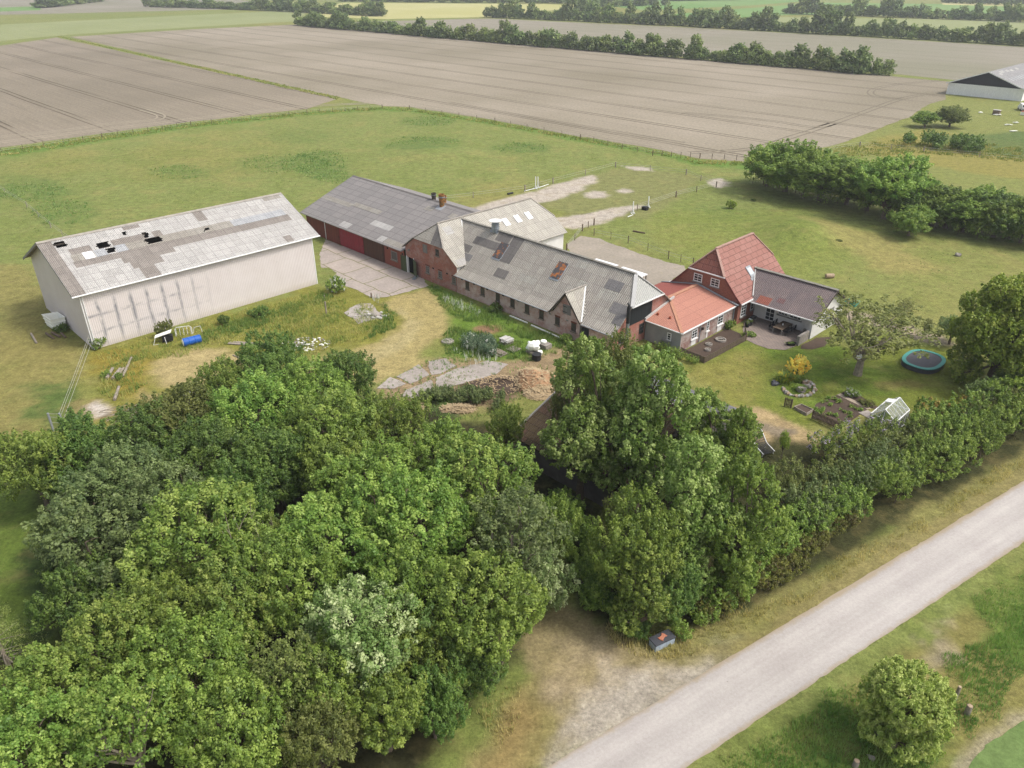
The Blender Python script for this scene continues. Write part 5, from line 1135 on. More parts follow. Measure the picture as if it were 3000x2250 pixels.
# the wood in front: every crown on its own
WOOD = [
 (1200, 1760, 120, 'round0', 'leaf_mid', 'green tree hemmed in between the silver-leaved tree and the driveway'),
 (1270, 1930, 110, 'low0', 'leaf_mid', 'leafy low tree between the silver-leaved tree and the driveway bend'),
 (1000, 2010, 110, 'round1', 'leaf_mid', 'green tree just below the silver-leaved one'),
 (760, 1640, 95, 'fine0', 'leaf_mid', 'mid green tree in front of the dead branches'),
 (240, 1780, 90, 'low1', 'leaf_dark', 'dark low tree beside the bramble patch'),
 (110, 1390, 110, 'low0', 'leaf_mid', 'leftmost loose mid green tree at the back of the wood, by the wire fence'),
 (240, 1350, 110, 'low1', 'leaf_dark', 'dark green tree behind the wire fence corner posts'),
 (350, 1440, 130, 'fine1', 'leaf_blue', 'grey-green ash-like tree at the left edge of the wood'),
 (430, 1310, 100, 'round0', 'leaf_dark', 'deep green tree just below the brushwood pile'),
 (530, 1240, 110, 'round2', 'leaf_olive', 'olive green tree right of the brushwood pile'),
 (655, 1135, 70, 'round3', 'leaf_bright', 'small bright tree at the edge of the mown circle'),
 (615, 1230, 75, 'fine1', 'leaf_dark', 'low dark tree beside the dumped boards at the wood edge'),
 (795, 1075, 95, 'fine0', 'leaf_dark', 'round dark tree nearest the white rubble heap'),
 (740, 1230, 120, 'round0', 'leaf_bright', 'yellow-green maple-like tree among darker crowns at the back of the wood'),
 (630, 1345, 115, 'round1', 'leaf_dark', 'dark olive tree left of the yellow-green maple-like one'),
 (885, 1170, 125, 'fine1', 'leaf_mid', 'mid green tree between the maple-like tree and the farm lane'),
 (1015, 1110, 78, 'round2', 'leaf_dark', 'dark rounded tree at the end of the mown lane'),
 (975, 1270, 125, 'round3', 'leaf_mid', 'mid green tree in the second rank facing the broken paving'),
 (1150, 1240, 95, 'fine0', 'leaf_mid', 'mid green tree closest to the broken paving slabs'),
 (800, 1370, 115, 'round2', 'leaf_dark', 'deep green tree in the shaded middle of the wood'),
 (470, 1480, 125, 'fine1', 'leaf_blue', 'grey-green tree in front of the ash-like one'),
 (690, 1470, 90, 'round0', 'leaf_dark', 'dark tree behind the bare dead branches'),
 (570, 1600, 150, 'round3', 'leaf_bright', 'large yellow-green tree with hanging sprays left of the dead branches'),
 (330, 1620, 150, 'low2', 'leaf_blue', 'grey-green tree above the dark bramble patch'),
 (905, 1345, 48, 'fine1', 'leaf_gold2', 'yellowish sapling standing out in the middle of the wood'),
 (1010, 1400, 105, 'round1', 'leaf_mid', 'mid green tree right of the yellowish sapling'),
 (1100, 1450, 125, 'round0', 'leaf_mid', 'sunlit green tree in the heart of the wood'),
 (1290, 1350, 105, 'round2', 'leaf_mid', 'green tree at the gap in front of the old shed'),
 (1420, 1440, 135, 'round3', 'leaf_bright', 'bright sunlit tree facing the old shed wall'),
 (1480, 1255, 55, 'fine0', 'leaf_mid', 'small leafy tree against the gable of the old shed'),
 (1200, 1570, 145, 'round1', 'leaf_bright', 'big bright tree in the middle of the wood front'),
 (960, 1600, 130, 'round2', 'leaf_bright', 'bright tree right of the dead branches'),
 (1480, 1590, 145, 'thin0', 'leaf_blue', 'thin grey-green tree with branches showing, over the driveway'),
 (1600, 1560, 78, 'round0', 'leaf_mid', 'tree leaning over the driveway from the wood edge'),
 (1570, 1700, 88, 'low2', 'leaf_silver', 'silvery leaved tree at the wood edge by the driveway'),
 (1400, 1780, 140, 'round3', 'leaf_mid', 'broad green tree beside the driveway mouth'),
 (1070, 1870, 150, 'round2', 'leaf_silver2', 'pale silver-leaved tree, whitest crown of the wood'),
 (860, 1720, 125, 'round1', 'leaf_mid', 'green tree left of the pale silver-leaved one'),
 (690, 1790, 120, 'round0', 'leaf_bright', 'yellowish green tree below the dead branches'),
 (510, 1830, 135, 'fine0', 'leaf_mid', 'mid green tree in the left front of the wood'),
 (330, 1910, 125, 'round3', 'leaf_bright', 'bright green tree beside the larch'),
 (150, 2050, 120, 'round2', 'leaf_bright', 'bright tree at the left picture edge below the larch'),
 (560, 2010, 140, 'round1', 'leaf_mid', 'green tree in the front of the wood with orange lichen twigs'),
 (370, 2110, 150, 'thin0', 'leaf_bright', 'open yellow-green tree at the bottom left'),
 (130, 2190, 140, 'round0', 'leaf_bright', 'bright tree in the bottom left corner'),
 (700, 2140, 140, 'round3', 'leaf_mid', 'green tree at the bottom edge left of the bare trunk'),
 (850, 1990, 120, 'thin0', 'leaf_olive', 'thin olive tree with a bare grey trunk showing'),
 (920, 2170, 110, 'fine1', 'leaf_olive', 'olive green tree at the bottom edge below the bare trunk'),
 (1130, 2090, 115, 'low2', 'leaf_mid', 'low green tree at the front right corner of the wood'),
 (1370, 1950, 85, 'low0', 'leaf_dark', 'dark twiggy shrub-like tree by the driveway bend'),
 (1270, 2070, 80, 'low1', 'leaf_dark', 'low dark tree where the wood meets the road verge')]


for px, py, r, k, m, lb in WOOD: tree_at(px, py, r * (1.3 if py > 1400 else 1.2), k, m, lb, group='trees of the wood')
# bare dead branches, a larch
def bare_tree(label, px, py, h, n, seed, name='dead_tree'):
    rn = random.Random(seed); p = G(px, py); r = thing(name, label, 'tree', p); mb = MB()
    for i in range(n):
        a = rn.uniform(0, 6.28); q = p + Vector((math.cos(a), math.sin(a), 0)) * rn.uniform(.1, .5); tip = q + Vector((math.cos(a) * rn.uniform(.3, 1.6), math.sin(a) * rn.uniform(.3, 1.6), h * rn.uniform(.7, 1.1)))
        m = limb(mb, q, tip, .07, .012, rn, .06, 6)
        for _ in range(4):
            k = rn.randint(2, 5); limb(mb, m[k], m[k] + Vector((rn.uniform(-.8, .8), rn.uniform(-.8, .8), rn.uniform(.5, 1.4))), .025, .006, rn, .1, 3)
    mb.build('branches', M['bark_pale'], r)
bare_tree('bare dead tree of grey branches in the dark gap of the wood', 790, 1800, 8.2, 14, 5)
bare_tree('tangle of bare twigs at the wood edge by the driveway', 1420, 1990, 3.4, 16, 6)
def larch(px, pyb, pyt, wpx):
    b = G(px, pyb); h = rise(b, pyt); rs = np.random.RandomState(4); cs, os = [], []
    for _ in range(300):
        t = rs.uniform(.08, 1); a = rs.uniform(0, 6.28); rr = (1 - t) * 2.6 * rs.uniform(.3, 1) + .1
        cs.append((rr * math.cos(a), rr * math.sin(a), h * t - rr * .15)); os.append((math.cos(a) * .5, math.sin(a) * .5, .3))
    v, f, a, mi = leaves_np(rs, np.array(cs), 34, .16, .14, np.array(os), .3, aspect=.3)
    r = thing('larch', 'feathery pale larch at the left picture edge', 'tree', b)
    o = link(bpy.data.objects.new('crown', np_mesh('crown', v, f, [M['leaf_larch']], a, mi))); o.parent = r
    mb = MB(); rn = random.Random(3); mb.tube([b - Z * .2, b + Z * h], [.16, .02], 7)
    for c in cs[::4]: c = b + Vector(c); limb(mb, b + Z * (c.z + .1), c, .03, .008, rn, .05, 2)
    mb.build('trunk', M['bark_pale'], r)
larch(30, 1960, 1700, 90)
# tall trees right of the driveway, around the shed
for px, yb, yt, w, k, m, lb in (
 (1700, 1470, 970, 150, 'tall0', 'leaf_poplar', 'tallest wind-blown tree, hiding the middle of the old shed'),
 (1860, 1520, 1010, 150, 'tall1', 'leaf_poplar', 'tall tree with pale leaf backs right of the tallest one'),
 (1665, 1400, 1090, 62, 'fine0', 'leaf_olive', 'dark olive tree leaning over the left roof edge of the shed'),
 (1790, 1330, 965, 100, 'fine1', 'leaf_olive', 'olive-topped tree just in front of the stable end wall'),
 (2030, 1440, 1140, 130, 'tall0', 'leaf_mid', 'green tree between the shed slates and the lawn'),
 (2140, 1480, 1190, 75, 'tall1', 'leaf_mid', 'green tree beside the woven garden seat'),
 (2000, 1720, 1280, 150, 'tall1', 'leaf_poplar', 'big upright tree above the hedge, nearest the road'),
 (2130, 1730, 1330, 120, 'tall0', 'leaf_mid', 'upright green tree at the right end of the tall group'),
 (1830, 1790, 1440, 130, 'round1', 'leaf_mid', 'broad green tree low at the driveway corner'),
 (1785, 1640, 1440, 55, 'thin0', 'leaf_olive', 'dim thin tree in the shade by the driveway'),
 (1870, 1860, 1590, 110, 'tall1', 'leaf_mid', 'leafy tree right behind the storage box'),
 (1960, 1830, 1640, 90, 'round2', 'leaf_dark', 'dark small tree right of the one behind the storage box')):
    tree_bt(px, yb, yt, w, k, m, lb, group='tall trees by the shed')
# garden and paddock trees
tree_bt(2900, 1120, 790, 165, 'chestnut', 'leaf_deep', 'huge dark broad-leaved tree at the right edge of the lawn')
tree_bt(2990, 1215, 1085, 75, 'low1', 'leaf_deep', 'low dark tree at the foot of the huge dark one')
tree_bt(2512, 1098, 885, 225, 'open0', 'leaf_fruit', 'old crooked fruit tree with pale open branches on the lawn')
tree_bt(2780, 1008, 925, 55, 'fine1', 'leaf_blue', 'small grey-green tree between path and huge dark tree')
tree_bt(2702, 990, 930, 24, 'thin0', 'leaf_pale', 'spindly sapling standing by the garden path')
tree_bt(2640, 945, 868, 34, 'open0', 'leaf_pale', 'leafless-looking thin sapling behind the fruit tree')
tree_bt(2615, 2185, 1962, 130, 'young', 'leaf_bright2', 'bushy young tree standing alone beside the road')

for px, yb, yt, w, k, m, lb in (
 (2245, 545, 430, 70, 'low2', 'leaf_mid', 'leftmost bushy tree of the paddock row, at the field corner'),
 (2350, 580, 430, 75, 'low0', 'leaf_mid', 'tree squeezed between the two tallest at the field end of the row'),
 (2540, 618, 490, 85, 'low1', 'leaf_mid', 'mid green tree left of the brightest rounded one in the row'),
 (2640, 650, 510, 80, 'low2', 'leaf_dark', 'deep green tree half behind the brightest rounded one'),
 (2730, 662, 540, 80, 'low0', 'leaf_mid', 'green tree just left of the white blossom in the row'),
 (2820, 680, 560, 80, 'low1', 'leaf_bright', 'yellowish tree right of the white blossom in the row'),
 (2910, 695, 575, 80, 'low2', 'leaf_mid', 'green tree between the two darker ones near the right end'),
 (2990, 712, 580, 80, 'low0', 'leaf_bright', 'bright tree at the right end of the row, touching the frame'),
 (2300, 560, 400, 125, 'low1', 'leaf_bright', 'tallest tree at the field end of the paddock tree row'),
 (2400, 590, 440, 125, 'low2', 'leaf_mid', 'second tree from the field end of the paddock tree row'),
 (2480, 600, 500, 92, 'low0', 'leaf_dark', 'darker gap tree in the paddock tree row'),
 (2590, 640, 445, 125, 'low0', 'leaf_bright', 'brightest rounded tree in the middle of the paddock row'),
 (2690, 640, 520, 112, 'low0', 'leaf_mid', 'tree right of the brightest one in the paddock row'),
 (2770, 668, 545, 99, 'low1', 'leaf_dark', 'low dark tree in the paddock row near the white blossom'),
 (2870, 680, 545, 118, 'low1', 'leaf_mid', 'third tree from the right end of the paddock row'),
 (2950, 700, 570, 105, 'low2', 'leaf_dark', 'second tree from the right end of the paddock row'),
 (3040, 715, 570, 105, 'low0', 'leaf_mid', 'tree cut by the right picture edge in the paddock row'),
 (2660, 690, 600, 66, 'low2', 'leaf_bright', 'low bright shrub-like tree at the front of the paddock row'),
 (2780, 372, 308, 51, 'low0', 'leaf_olive', 'larger of two round bushes near the far white barn'),
 (2708, 373, 325, 41, 'low0', 'leaf_mid', 'smaller of two round bushes near the far white barn')):
    tree_bt(px, yb, yt, w, k, m, lb, group='paddock trees')
# ------------------------------------------------------------------ hedges: one leafy mass each
def hedge(name, label, cat, line, h, w, mat, seed, dens=26, leaf=.16, flower=0, fm='flower', per=46, spread=.2, twigs=True, step=.9, up=.5):
    rs = np.random.RandomState(seed); P = [G(x, y) for x, y in line]; lb = []
    for a, b in zip(P, P[1:]):
        n = max(1, int((b - a).length / step))
        for i in range(n):
            q = a.lerp(b, (i + rs.uniform(0, 1)) / n); d = (b - a).normalized(); s = Vector((-d.y, d.x, 0))
            for lay in range(3):
                r = h * rs.uniform(.27, .4); z = (h * .34 if lay == 0 else h * rs.uniform(.5, .8)); o = q + s * rs.uniform(-.5, .5) * w * (1.1 if lay == 0 else .6)
                lb.append((o.x, o.y, z, r))
    c0 = sum(P, Vector()) / len(P); lb = [(x - c0.x, y - c0.y, z, r) for x, y, z, r in lb]
    me, cen = crown_mesh(name, seed, lb, int(len(lb) * dens * .55), per, spread * 1.25, leaf, [M[mat]] + ([M[fm]] if flower else []), flower, up)
    r = thing(name, label, cat, c0)
    o = link(bpy.data.objects.new('foliage', me)); o.parent = r
    mb = MB(); rn = random.Random(seed)
    for l in lb[::3]: limb(mb, c0 + Vector((l[0], l[1], 0)), c0 + Vector(l[:3]), .05, .015, rn, .08, 3)
    mb.build('stems', M['bark'], r)
    return r
hedge('lilac', 'lilac bush with pale mauve blossom beside the picket fence', 'shrub', [(2390, 1365), (2440, 1345), (2500, 1330), (2580, 1315)], 3.0, 2.6, 'leaf_mid', 11, flower=.09, fm='lilac', leaf=.15)
hedge('cherry_shrub', 'spreading cherry-like shrub with reddish tips right of the greenhouse', 'shrub', [(2700, 1240), (2760, 1250), (2830, 1235)], 2.6, 2.8, 'leaf_cherry', 12, dens=24, leaf=.2)
hedge('hedge', 'leafy green hedge between garden and road verge, right end', 'hedge', [(2560, 1480), (2700, 1400), (2850, 1310), (3000, 1225), (3120, 1155)], 3.2, 3.2, 'leaf_mid', 13, leaf=.16)
hedge('hedge', 'taller yellowish hedge behind the roadside hedge near the right edge', 'hedge', [(2820, 1290), (2920, 1230), (3040, 1170)], 3.0, 2.4, 'leaf_olive', 14, leaf=.15)
hedge('hedge', 'mixed grey-green hedge stretch below the lilac', 'hedge', [(2320, 1560), (2420, 1490), (2520, 1440), (2600, 1400)], 3.0, 3.0, 'leaf_blue', 15, leaf=.15)
hedge('hedge', 'roadside hedge stretch with brambles, below the tall trees', 'hedge', [(2060, 1770), (2180, 1690), (2300, 1610), (2420, 1530), (2560, 1440)], 2.6, 2.4, 'leaf_mid', 16, leaf=.15)
hedge('bramble', 'reddish brown and yellow bramble fringe along the hedge foot', 'bramble', [(2040, 1810), (2180, 1735), (2340, 1640), (2480, 1545)], 1.5, 1.4, 'leaf_bramble', 17, leaf=.12, per=34, spread=.16)
hedge('bramble', 'low green undergrowth left of the storage box', 'undergrowth', [(1700, 1740), (1780, 1800), (1880, 1868)], 1.4, 1.6, 'leaf_dark', 18, leaf=.13)
hedge('bramble', 'low green growth right of the storage box along the verge', 'undergrowth', [(1985, 1865), (2060, 1820), (2140, 1775)], 1.1, 1.0, 'leaf_mid', 19, leaf=.12)
hedge('shrub', 'feathery yellow-green shrub right of the woven garden seat', 'shrub', [(2260, 1420), (2330, 1440), (2300, 1480)], 2.4, 2.0, 'leaf_olive', 20, leaf=.12, dens=22)
hedge('hedge', 'broad loose shrubs between lilac and roadside hedge', 'hedge', [(2330, 1500), (2480, 1415), (2640, 1350), (2760, 1300)], 2.7, 4.2, 'leaf_olive', 31, leaf=.14)
hedge('hedge', 'mixed mid green shrubs on the garden side of the right hedge end', 'hedge', [(2700, 1330), (2840, 1265), (2960, 1195), (3080, 1120)], 3.2, 4.5, 'leaf_mid', 32, leaf=.15)
hedge('hedge', 'grey-leaved shrubs behind the cherry-like shrub at the lawn end', 'hedge', [(2830, 1215), (2900, 1180), (2990, 1140)], 2.6, 3., 'leaf_blue', 33, leaf=.15)
hedge('hedge', 'leafy underbrush belt at the foot of the paddock tree row', 'hedge', [(2225, 535), (2330, 570), (2520, 612), (2725, 662), (2900, 698), (3060, 730)], 4., 4., 'leaf_mid', 34, leaf=.3, per=34, spread=.45, step=1.6, dens=16)
hedge('undergrowth', 'low shady shrubs filling the gap before the old shed', 'undergrowth', [(1640, 1480), (1690, 1600), (1730, 1720), (1760, 1790)], 1.6, 2.6, 'leaf_mid', 35, leaf=.16)
hedge('bramble', 'dark mound of brambles near the far white barn', 'bramble', [(2660, 425), (2720, 432), (2800, 440), (2880, 446)], 2.6, 9, 'leaf_dark', 21, leaf=.4, per=30, spread=.5, step=1.6)
hedge('bramble', 'dark bramble thicket at the left foot of the wood', 'bramble', [(170, 1690), (230, 1750), (190, 1830)], 1.3, 4, 'leaf_dark', 22, leaf=.14)
hedge('undergrowth', 'tall weeds and creepers at the near side of the broken paving', 'undergrowth', [(1240, 1190), (1310, 1160), (1390, 1180), (1470, 1190)], 1.2, 2.4, 'leaf_blue', 23, leaf=.14)
hedge('undergrowth', 'creeper growing along the foot of the grey rendered wall', 'creeper', [(1920, 1018), (1970, 1042), (2040, 1068)], .6, .8, 'leaf_mid', 24, leaf=.12, step=.5)
hedge('weeds', 'blue-green thistle clump beside the pallets', 'weeds', [(1350, 1020), (1400, 1010), (1440, 1020), (1420, 1045)], 1.2, 2.2, 'leaf_thistle', 25, leaf=.12, flower=.04, step=.6)
hedge('shrub', 'shrubs planted against the white gable wall', 'shrub', [(2388, 960), (2420, 955), (2450, 940)], 1.4, 1.2, 'leaf_olive', 26, leaf=.11, step=.5)
# ------------------------------------------------------------------ far hedgerows: single wind-bent trees standing close
FARP = []
for i in range(5):
    rs = np.random.RandomState(200 + i); lb = []
    for k in range(14): a = rs.uniform(0, 6.28); q = rs.uniform(.2, 2.2); lb.append((q * math.cos(a) + .3, q * math.sin(a), rs.uniform(.9, 3.0 + 3.2 * (1 - q / 3.)), rs.uniform(.7, 1.3)))
    lb.append((0, 0, 1.6, 1.9)); lb += [(rs.uniform(-1.8, 1.8), rs.uniform(-1.8, 1.8), .9, 1.) for _ in range(4)]
    rr = np.random.RandomState(220 + i); w_ = []
    c, cen = crown_mesh('hedgerow_tree', 200 + i, lb, 150, 16, .5, .6, [M['leaf_far'], M['bark']], 0, .6)
    FARP.append(c)
def hedgerow(line, n, h0, h1, group, label, seed, wide=2., mats=('leaf_far', 'leaf_far2'), cat='tree'):
    rn = random.Random(seed); P = [G(x, y) for x, y in line]; seg = [(b - a).length for a, b in zip(P, P[1:])]; T = sum(seg)
    for i in range(n):
        t = (i + rn.uniform(.1, .9)) / n * T; k = 0
        while k < len(seg) - 1 and t > seg[k]: t -= seg[k]; k += 1
        p = P[k].lerp(P[k + 1], t / seg[k]); d = (P[k + 1] - P[k]).normalized(); s = Vector((-d.y, d.x, 0))
        p = p + s * rn.uniform(-wide, wide) * .5
        h = h0 + (h1 - h0) * rn.random() ** 2.4; sp = T / n
        o = link(bpy.data.objects.new('hedgerow_tree', FARP[rn.randrange(5)])); o.location = p; wx = max(sp / 3.2, h / 6.2 * rn.uniform(.9, 1.3))
        o.scale = (wx, wx, h / 6.2); o.rotation_euler.z = rn.uniform(0, 6.28)
        o.material_slots[0].link = 'OBJECT'; o.material_slots[0].material = M[mats[rn.random() < .4]]
        tag(o, label, cat, group)
hedgerow([(872, 74), (1400, 120), (2000, 171)], 78, 5.5, 11, 'hedgerow between the two ploughed fields', 'bushy tree in the long hedgerow across the middle of the ploughed fields', 1)
hedgerow([(2000, 171), (2610, 222)], 34, 5, 9, 'hedgerow between the two ploughed fields', 'bushy tree in the long hedgerow across the middle of the ploughed fields', 2)
hedgerow([(1425, 50), (2000, 76), (2500, 104), (3040, 136)], 84, 6, 14, 'hedgerow behind the far ploughed field', 'uneven tree in the hedgerow along the back of the far ploughed field', 3, 3)
hedgerow([(2305, 40), (2600, 50), (3040, 66)], 30, 7, 15, 'hedgerow at the top right', 'separate round tree in the hedgerow between green crops at the top right', 4, 3)
hedgerow([(425, 20), (600, 24), (800, 32), (1130, 48)], 46, 6, 13, 'hedgerow at the top left', 'small tree in the hedgerow edging the pale green crop', 5, 4)
hedgerow([(120, 24), (300, 2)], 16, 9, 14, 'hedgerow at the top left corner', 'dark tree in the short hedgerow at the top left corner', 6, 5)
hedgerow([(1680, 32), (1760, 20), (1940, 14)], 24, 9, 15, 'plantation beyond the yellow field', 'dark tree of the plantation right of the yellow field', 7, 18)
hedgerow([(1000, 4), (1400, 8), (1700, 10)], 34, 7, 12, 'hedgerow on the top edge', 'tiny tree in the farthest hedgerow along the top edge', 8, 6)
hedgerow([(2760, 8), (3040, 18)], 16, 9, 13, 'hedgerow at the top right corner', 'tree in the hedgerow beyond the pale strip at the top right corner', 9, 5)
hedgerow([(1960, 2), (2400, -6)], 14, 8, 12, 'hedgerow on the green far crop', 'thin far tree above the green crop at the top', 10, 5)
# ------------------------------------------------------------------ long grass and weeds
def tufts(name, polys, per_m2, h, wd, mat, seed, blades=4, lean=.5):
    rs = np.random.RandomState(seed); VS, AT = [], []
    for pl in polys:
        P = PX(pl); lo, hi = P.min(0), P.max(0); n = int((hi[0] - lo[0]) * (hi[1] - lo[1]) * per_m2)
        X = rs.uniform(lo[0], hi[0], n); Y = rs.uniform(lo[1], hi[1], n)
        s = inside_sd(X, Y, P) + (fbm(X * .7, Y * .7, seed) - .5) * 1.8
        k = (s < 0) & (fbm(X * .5, Y * .5, seed + 9, 3) > rs.uniform(.25, .6, n)); X, Y = X[k], Y[k]; n = len(X)
        hh = h * (.5 + fbm(X * .4, Y * .4, seed + 5, 3)) * rs.uniform(.6, 1.2, n)
        cl = fbm(X * .6, Y * .6, seed + 31, 3)
        for b in range(blades):
            a = rs.uniform(0, 6.28, n); ln = rs.uniform(.1, 1, n) * lean * hh; bx = X + rs.normal(size=n) * .07; by = Y + rs.normal(size=n) * .07
            pxx, pyy = -np.sin(a) * wd / 2, np.cos(a) * wd / 2
            z = np.zeros(n) - .02
            tip = np.stack([bx + np.cos(a) * ln, by + np.sin(a) * ln, hh * rs.uniform(.7, 1.1, n)], 1)
            VS.append(np.stack([np.stack([bx - pxx, by - pyy, z], 1), np.stack([bx + pxx, by + pyy, z], 1), tip], 1).reshape(-1, 3))
            c = np.stack([rs.uniform(0, 1, n), np.clip(cl * 1.6 - .3, 0, 1), np.zeros(n), np.ones(n)], 1); AT.append(np.repeat(c, 3, 0))
    v = np.concatenate(VS); at = np.concatenate(AT); f = np.arange(len(v)).reshape(-1, 3)
    o = link(bpy.data.objects.new(name, np_mesh(name, v, f, [M[mat]], at))); o['kind'] = 'stuff'; return o
tufts('long_grass', [[(280, 1035), (940, 850), (1020, 880), (760, 990), (520, 1045), (300, 1070)], [(700, 1040), (1000, 880), (1090, 900), (1110, 960), (900, 1050), (780, 1090)],
    [(300, 1070), (430, 1030), (430, 1130), (360, 1180), (300, 1150)], [(330, 1215), (480, 1180), (460, 1230), (380, 1260)], [(230, 1240), (420, 1260), (300, 1300), (200, 1290)]], 20, .42, .055, 'grass_blade', 51)
tufts('rank_grass', [[(1250, 840), (1270, 838), (1480, 930), (1700, 1020), (1660, 1030), (1480, 975), (1330, 930)], [(1330, 960), (1480, 985), (1640, 1035), (1560, 1060), (1300, 1040), (1290, 990)], [(1120, 890), (1160, 910), (1160, 960), (1060, 1000), (1110, 960)],
    [(560, 990), (760, 920), (950, 860), (980, 870), (760, 960), (600, 1010)]], 26, .5, .06, 'grass_lush', 52)
tufts('verge_grass', [[(2010, 2300), (2360, 2080), (2560, 1960), (2640, 2000), (2760, 2180), (2700, 2300)], [(2700, 2000), (2950, 1830), (3050, 1850), (2950, 2060), (2790, 2200)], [(2850, 1760), (3060, 1640), (3060, 1900), (2900, 1900)]], 60, .34, .035, 'grass_lush', 53, 4)
tufts('verge_grass', [[(1700, 1760), (1800, 1830), (1950, 1880), (2250, 1760), (2700, 1520), (3050, 1300), (3050, 1330), (2700, 1560), (2200, 1840), (2000, 1930), (1900, 1930), (1780, 1870)], [(1380, 2250), (1420, 2080), (1510, 2010), (1530, 2060), (1470, 2180)]], 34, .32, .04, 'grass_pale', 54)
tufts('field_edge_grass', [[(0, 440), (300, 396), (560, 361), (900, 327), (1120, 314), (1200, 318), (1450, 356), (1700, 404), (1950, 446), (2050, 470), (2230, 478), (2230, 490), (2040, 480), (1940, 455), (1690, 412), (1440, 364), (1195, 326), (1120, 322), (900, 336), (560, 373), (300, 412), (0, 460)],
    [(165, 107), (172, 106), (1000, 286), (985, 292)], [(2260, 480), (2460, 430), (2700, 400), (3050, 440), (3050, 480), (2700, 450), (2480, 460)]], 5, .45, .16, 'grass_blade', 55, 4)
tufts('rank_grass', [[(1100, 1130), (1300, 1040), (1520, 1050), (1650, 1080), (1560, 1170), (1400, 1230), (1230, 1220)]], 5, .3, .07, 'grass_lush', 61, 4, .5)
tufts('meadow_tufts', [ell(1240, 425, 115, 26), ell(1255, 355, 80, 15), ell(1525, 433, 80, 17), ell(520, 505, 90, 20), ell(840, 480, 130, 28), ell(930, 480, 90, 40), ell(90, 565, 110, 30), ell(180, 620, 90, 40), ell(980, 520, 60, 18), ell(2330, 700, 90, 40)], 2.2, .3, .14, 'grass_nettle', 57, 4, .9)
tufts('meadow_tufts', [[(-40, 480), (1000, 350), (1500, 400), (1900, 480), (1500, 560), (1000, 560), (600, 620), (60, 720)], [(1900, 620), (2500, 620), (2950, 740), (2900, 860), (2500, 870), (2050, 800)], [(1980, 1080), (2300, 1180), (2640, 1180), (2740, 1080), (2500, 1060), (2200, 1010)]], .5, .14, .1, 'grass_nettle', 58, 3, .8)
tufts('wildflowers', [[(1290, 868), (1340, 880), (1420, 915), (1400, 930), (1320, 900)], [(1080, 865), (1120, 872), (1110, 890), (1080, 880)], [(1330, 1020), (1450, 1000), (1470, 1060), (1380, 1080)]], 7, .6, .05, 'flower', 56, 3, .3)
# ------------------------------------------------------------------ farmyard objects
RN = random.Random(11)
def one(name, label, cat, at, mb, mats, group=None, smooth=False):
    o = mb.build(name, mats, at=at, smooth=smooth); return tag(o, label, cat, group)
M['plastic_white'] = plain('white_plastic', C(240, 240, 230, .95), .5, .08, 1.5, stain=C(200, 196, 172), sfac=.62)
M['plastic_blue'] = plain('blue_plastic', C(44, 104, 196, .7), .35, .1, 2)
M['teal'] = plain('teal_plastic', C(84, 170, 158, .7), .5, .1, 2)
M['wood_old'] = plain('weathered_wood', C(176, 164, 150), .9, .22, 6, bump=.3)
M['wood_brown'] = plain('brown_wood', C(130, 112, 94), .9, .25, 5, bump=.3)
M['stone'] = plain('field_stone', C(176, 168, 158), .9, .25, 4, bump=.3)
M['stone_warm'] = plain('warm_stone', C(196, 172, 144), .9, .25, 4, bump=.3)
M['stone_white'] = plain('white_stone', C(220, 216, 208), .9, .12, 4, bump=.3)
M['straw'] = plain('straw', C(206, 180, 140), .95, .25, 5, bump=1., stain=C(170, 146, 116), sfac=.55)
M['straw_light'] = plain('loose_straw', C(214, 190, 150), .95, .25, 8)
M['straw_orange'] = plain('orange_straw', C(196, 156, 118), .95, .25, 4, bump=1., stain=C(220, 188, 148), sfac=.55)
M['terracotta'] = plain('terracotta', C(220, 146, 116), .8, .1, 5)
M['box_blue'] = planks('blue_grey_box', C(182, 196, 210, .8), .13, .06, .55)
M['box_lid'] = plain('charcoal_lid', C(86, 88, 94), .7, .1, 6)
M['wire'] = plain('fence_wire', C(206, 204, 192), .6, .1, 6)
M['greenhouse_glass'] = None
# white tub beside the barn
def tub(name, label, px0, pxtop, corners, mat, ribs=2, group=None):
    b = G(*px0); z = rise(b, pxtop); T = [G(x, y, z) for x, y in corners]; c = sum(T, Vector()) / 4; c.z = 0
    T = [Vector((p.x, p.y, 0)) for p in T]; mb = MB()
    def ring(f, zz): return [c + (p - c) * f + Z * zz for p in T]
    lv = [(.80, .08)]; 
    for i in range(ribs): q = (i + 1) / (ribs + 1); lv += [(.80 + .16 * q, z * q - .03), (.86 + .16 * q, z * q - .02), (.86 + .16 * q, z * q + .03), (.80 + .16 * q, z * q + .04)]
    lv += [(.96, z - .06), (1.02, z - .05), (1.02, z), (.92, z), (.76, .16)]
    R_ = [ring(*q) for q in lv]
    for A, B in zip(R_, R_[1:]):
        for i in range(4): mb.poly([A[i], A[(i + 1) % 4], B[(i + 1) % 4], B[i]])
    mb.poly(R_[0][::-1]); mb.poly(R_[-1])
    return one(name, label, 'tub', c, mb, M[mat], group)
tub('water_tub', 'big square off-white plastic tub beside the pale barn gable', (155, 971), 936.6, ((121, 921), (147, 936.6), (191, 928), (167, 913.6)), 'plastic_white')
a, b = 46.1, 32.7
t = tub('water_tub', 'teal plastic tub on the grass behind the white extension', (2509, 900.5), 886, ((2474, 882), (2508, 888.5), (2520.5, 882), (2490, 873)), 'teal', 0)
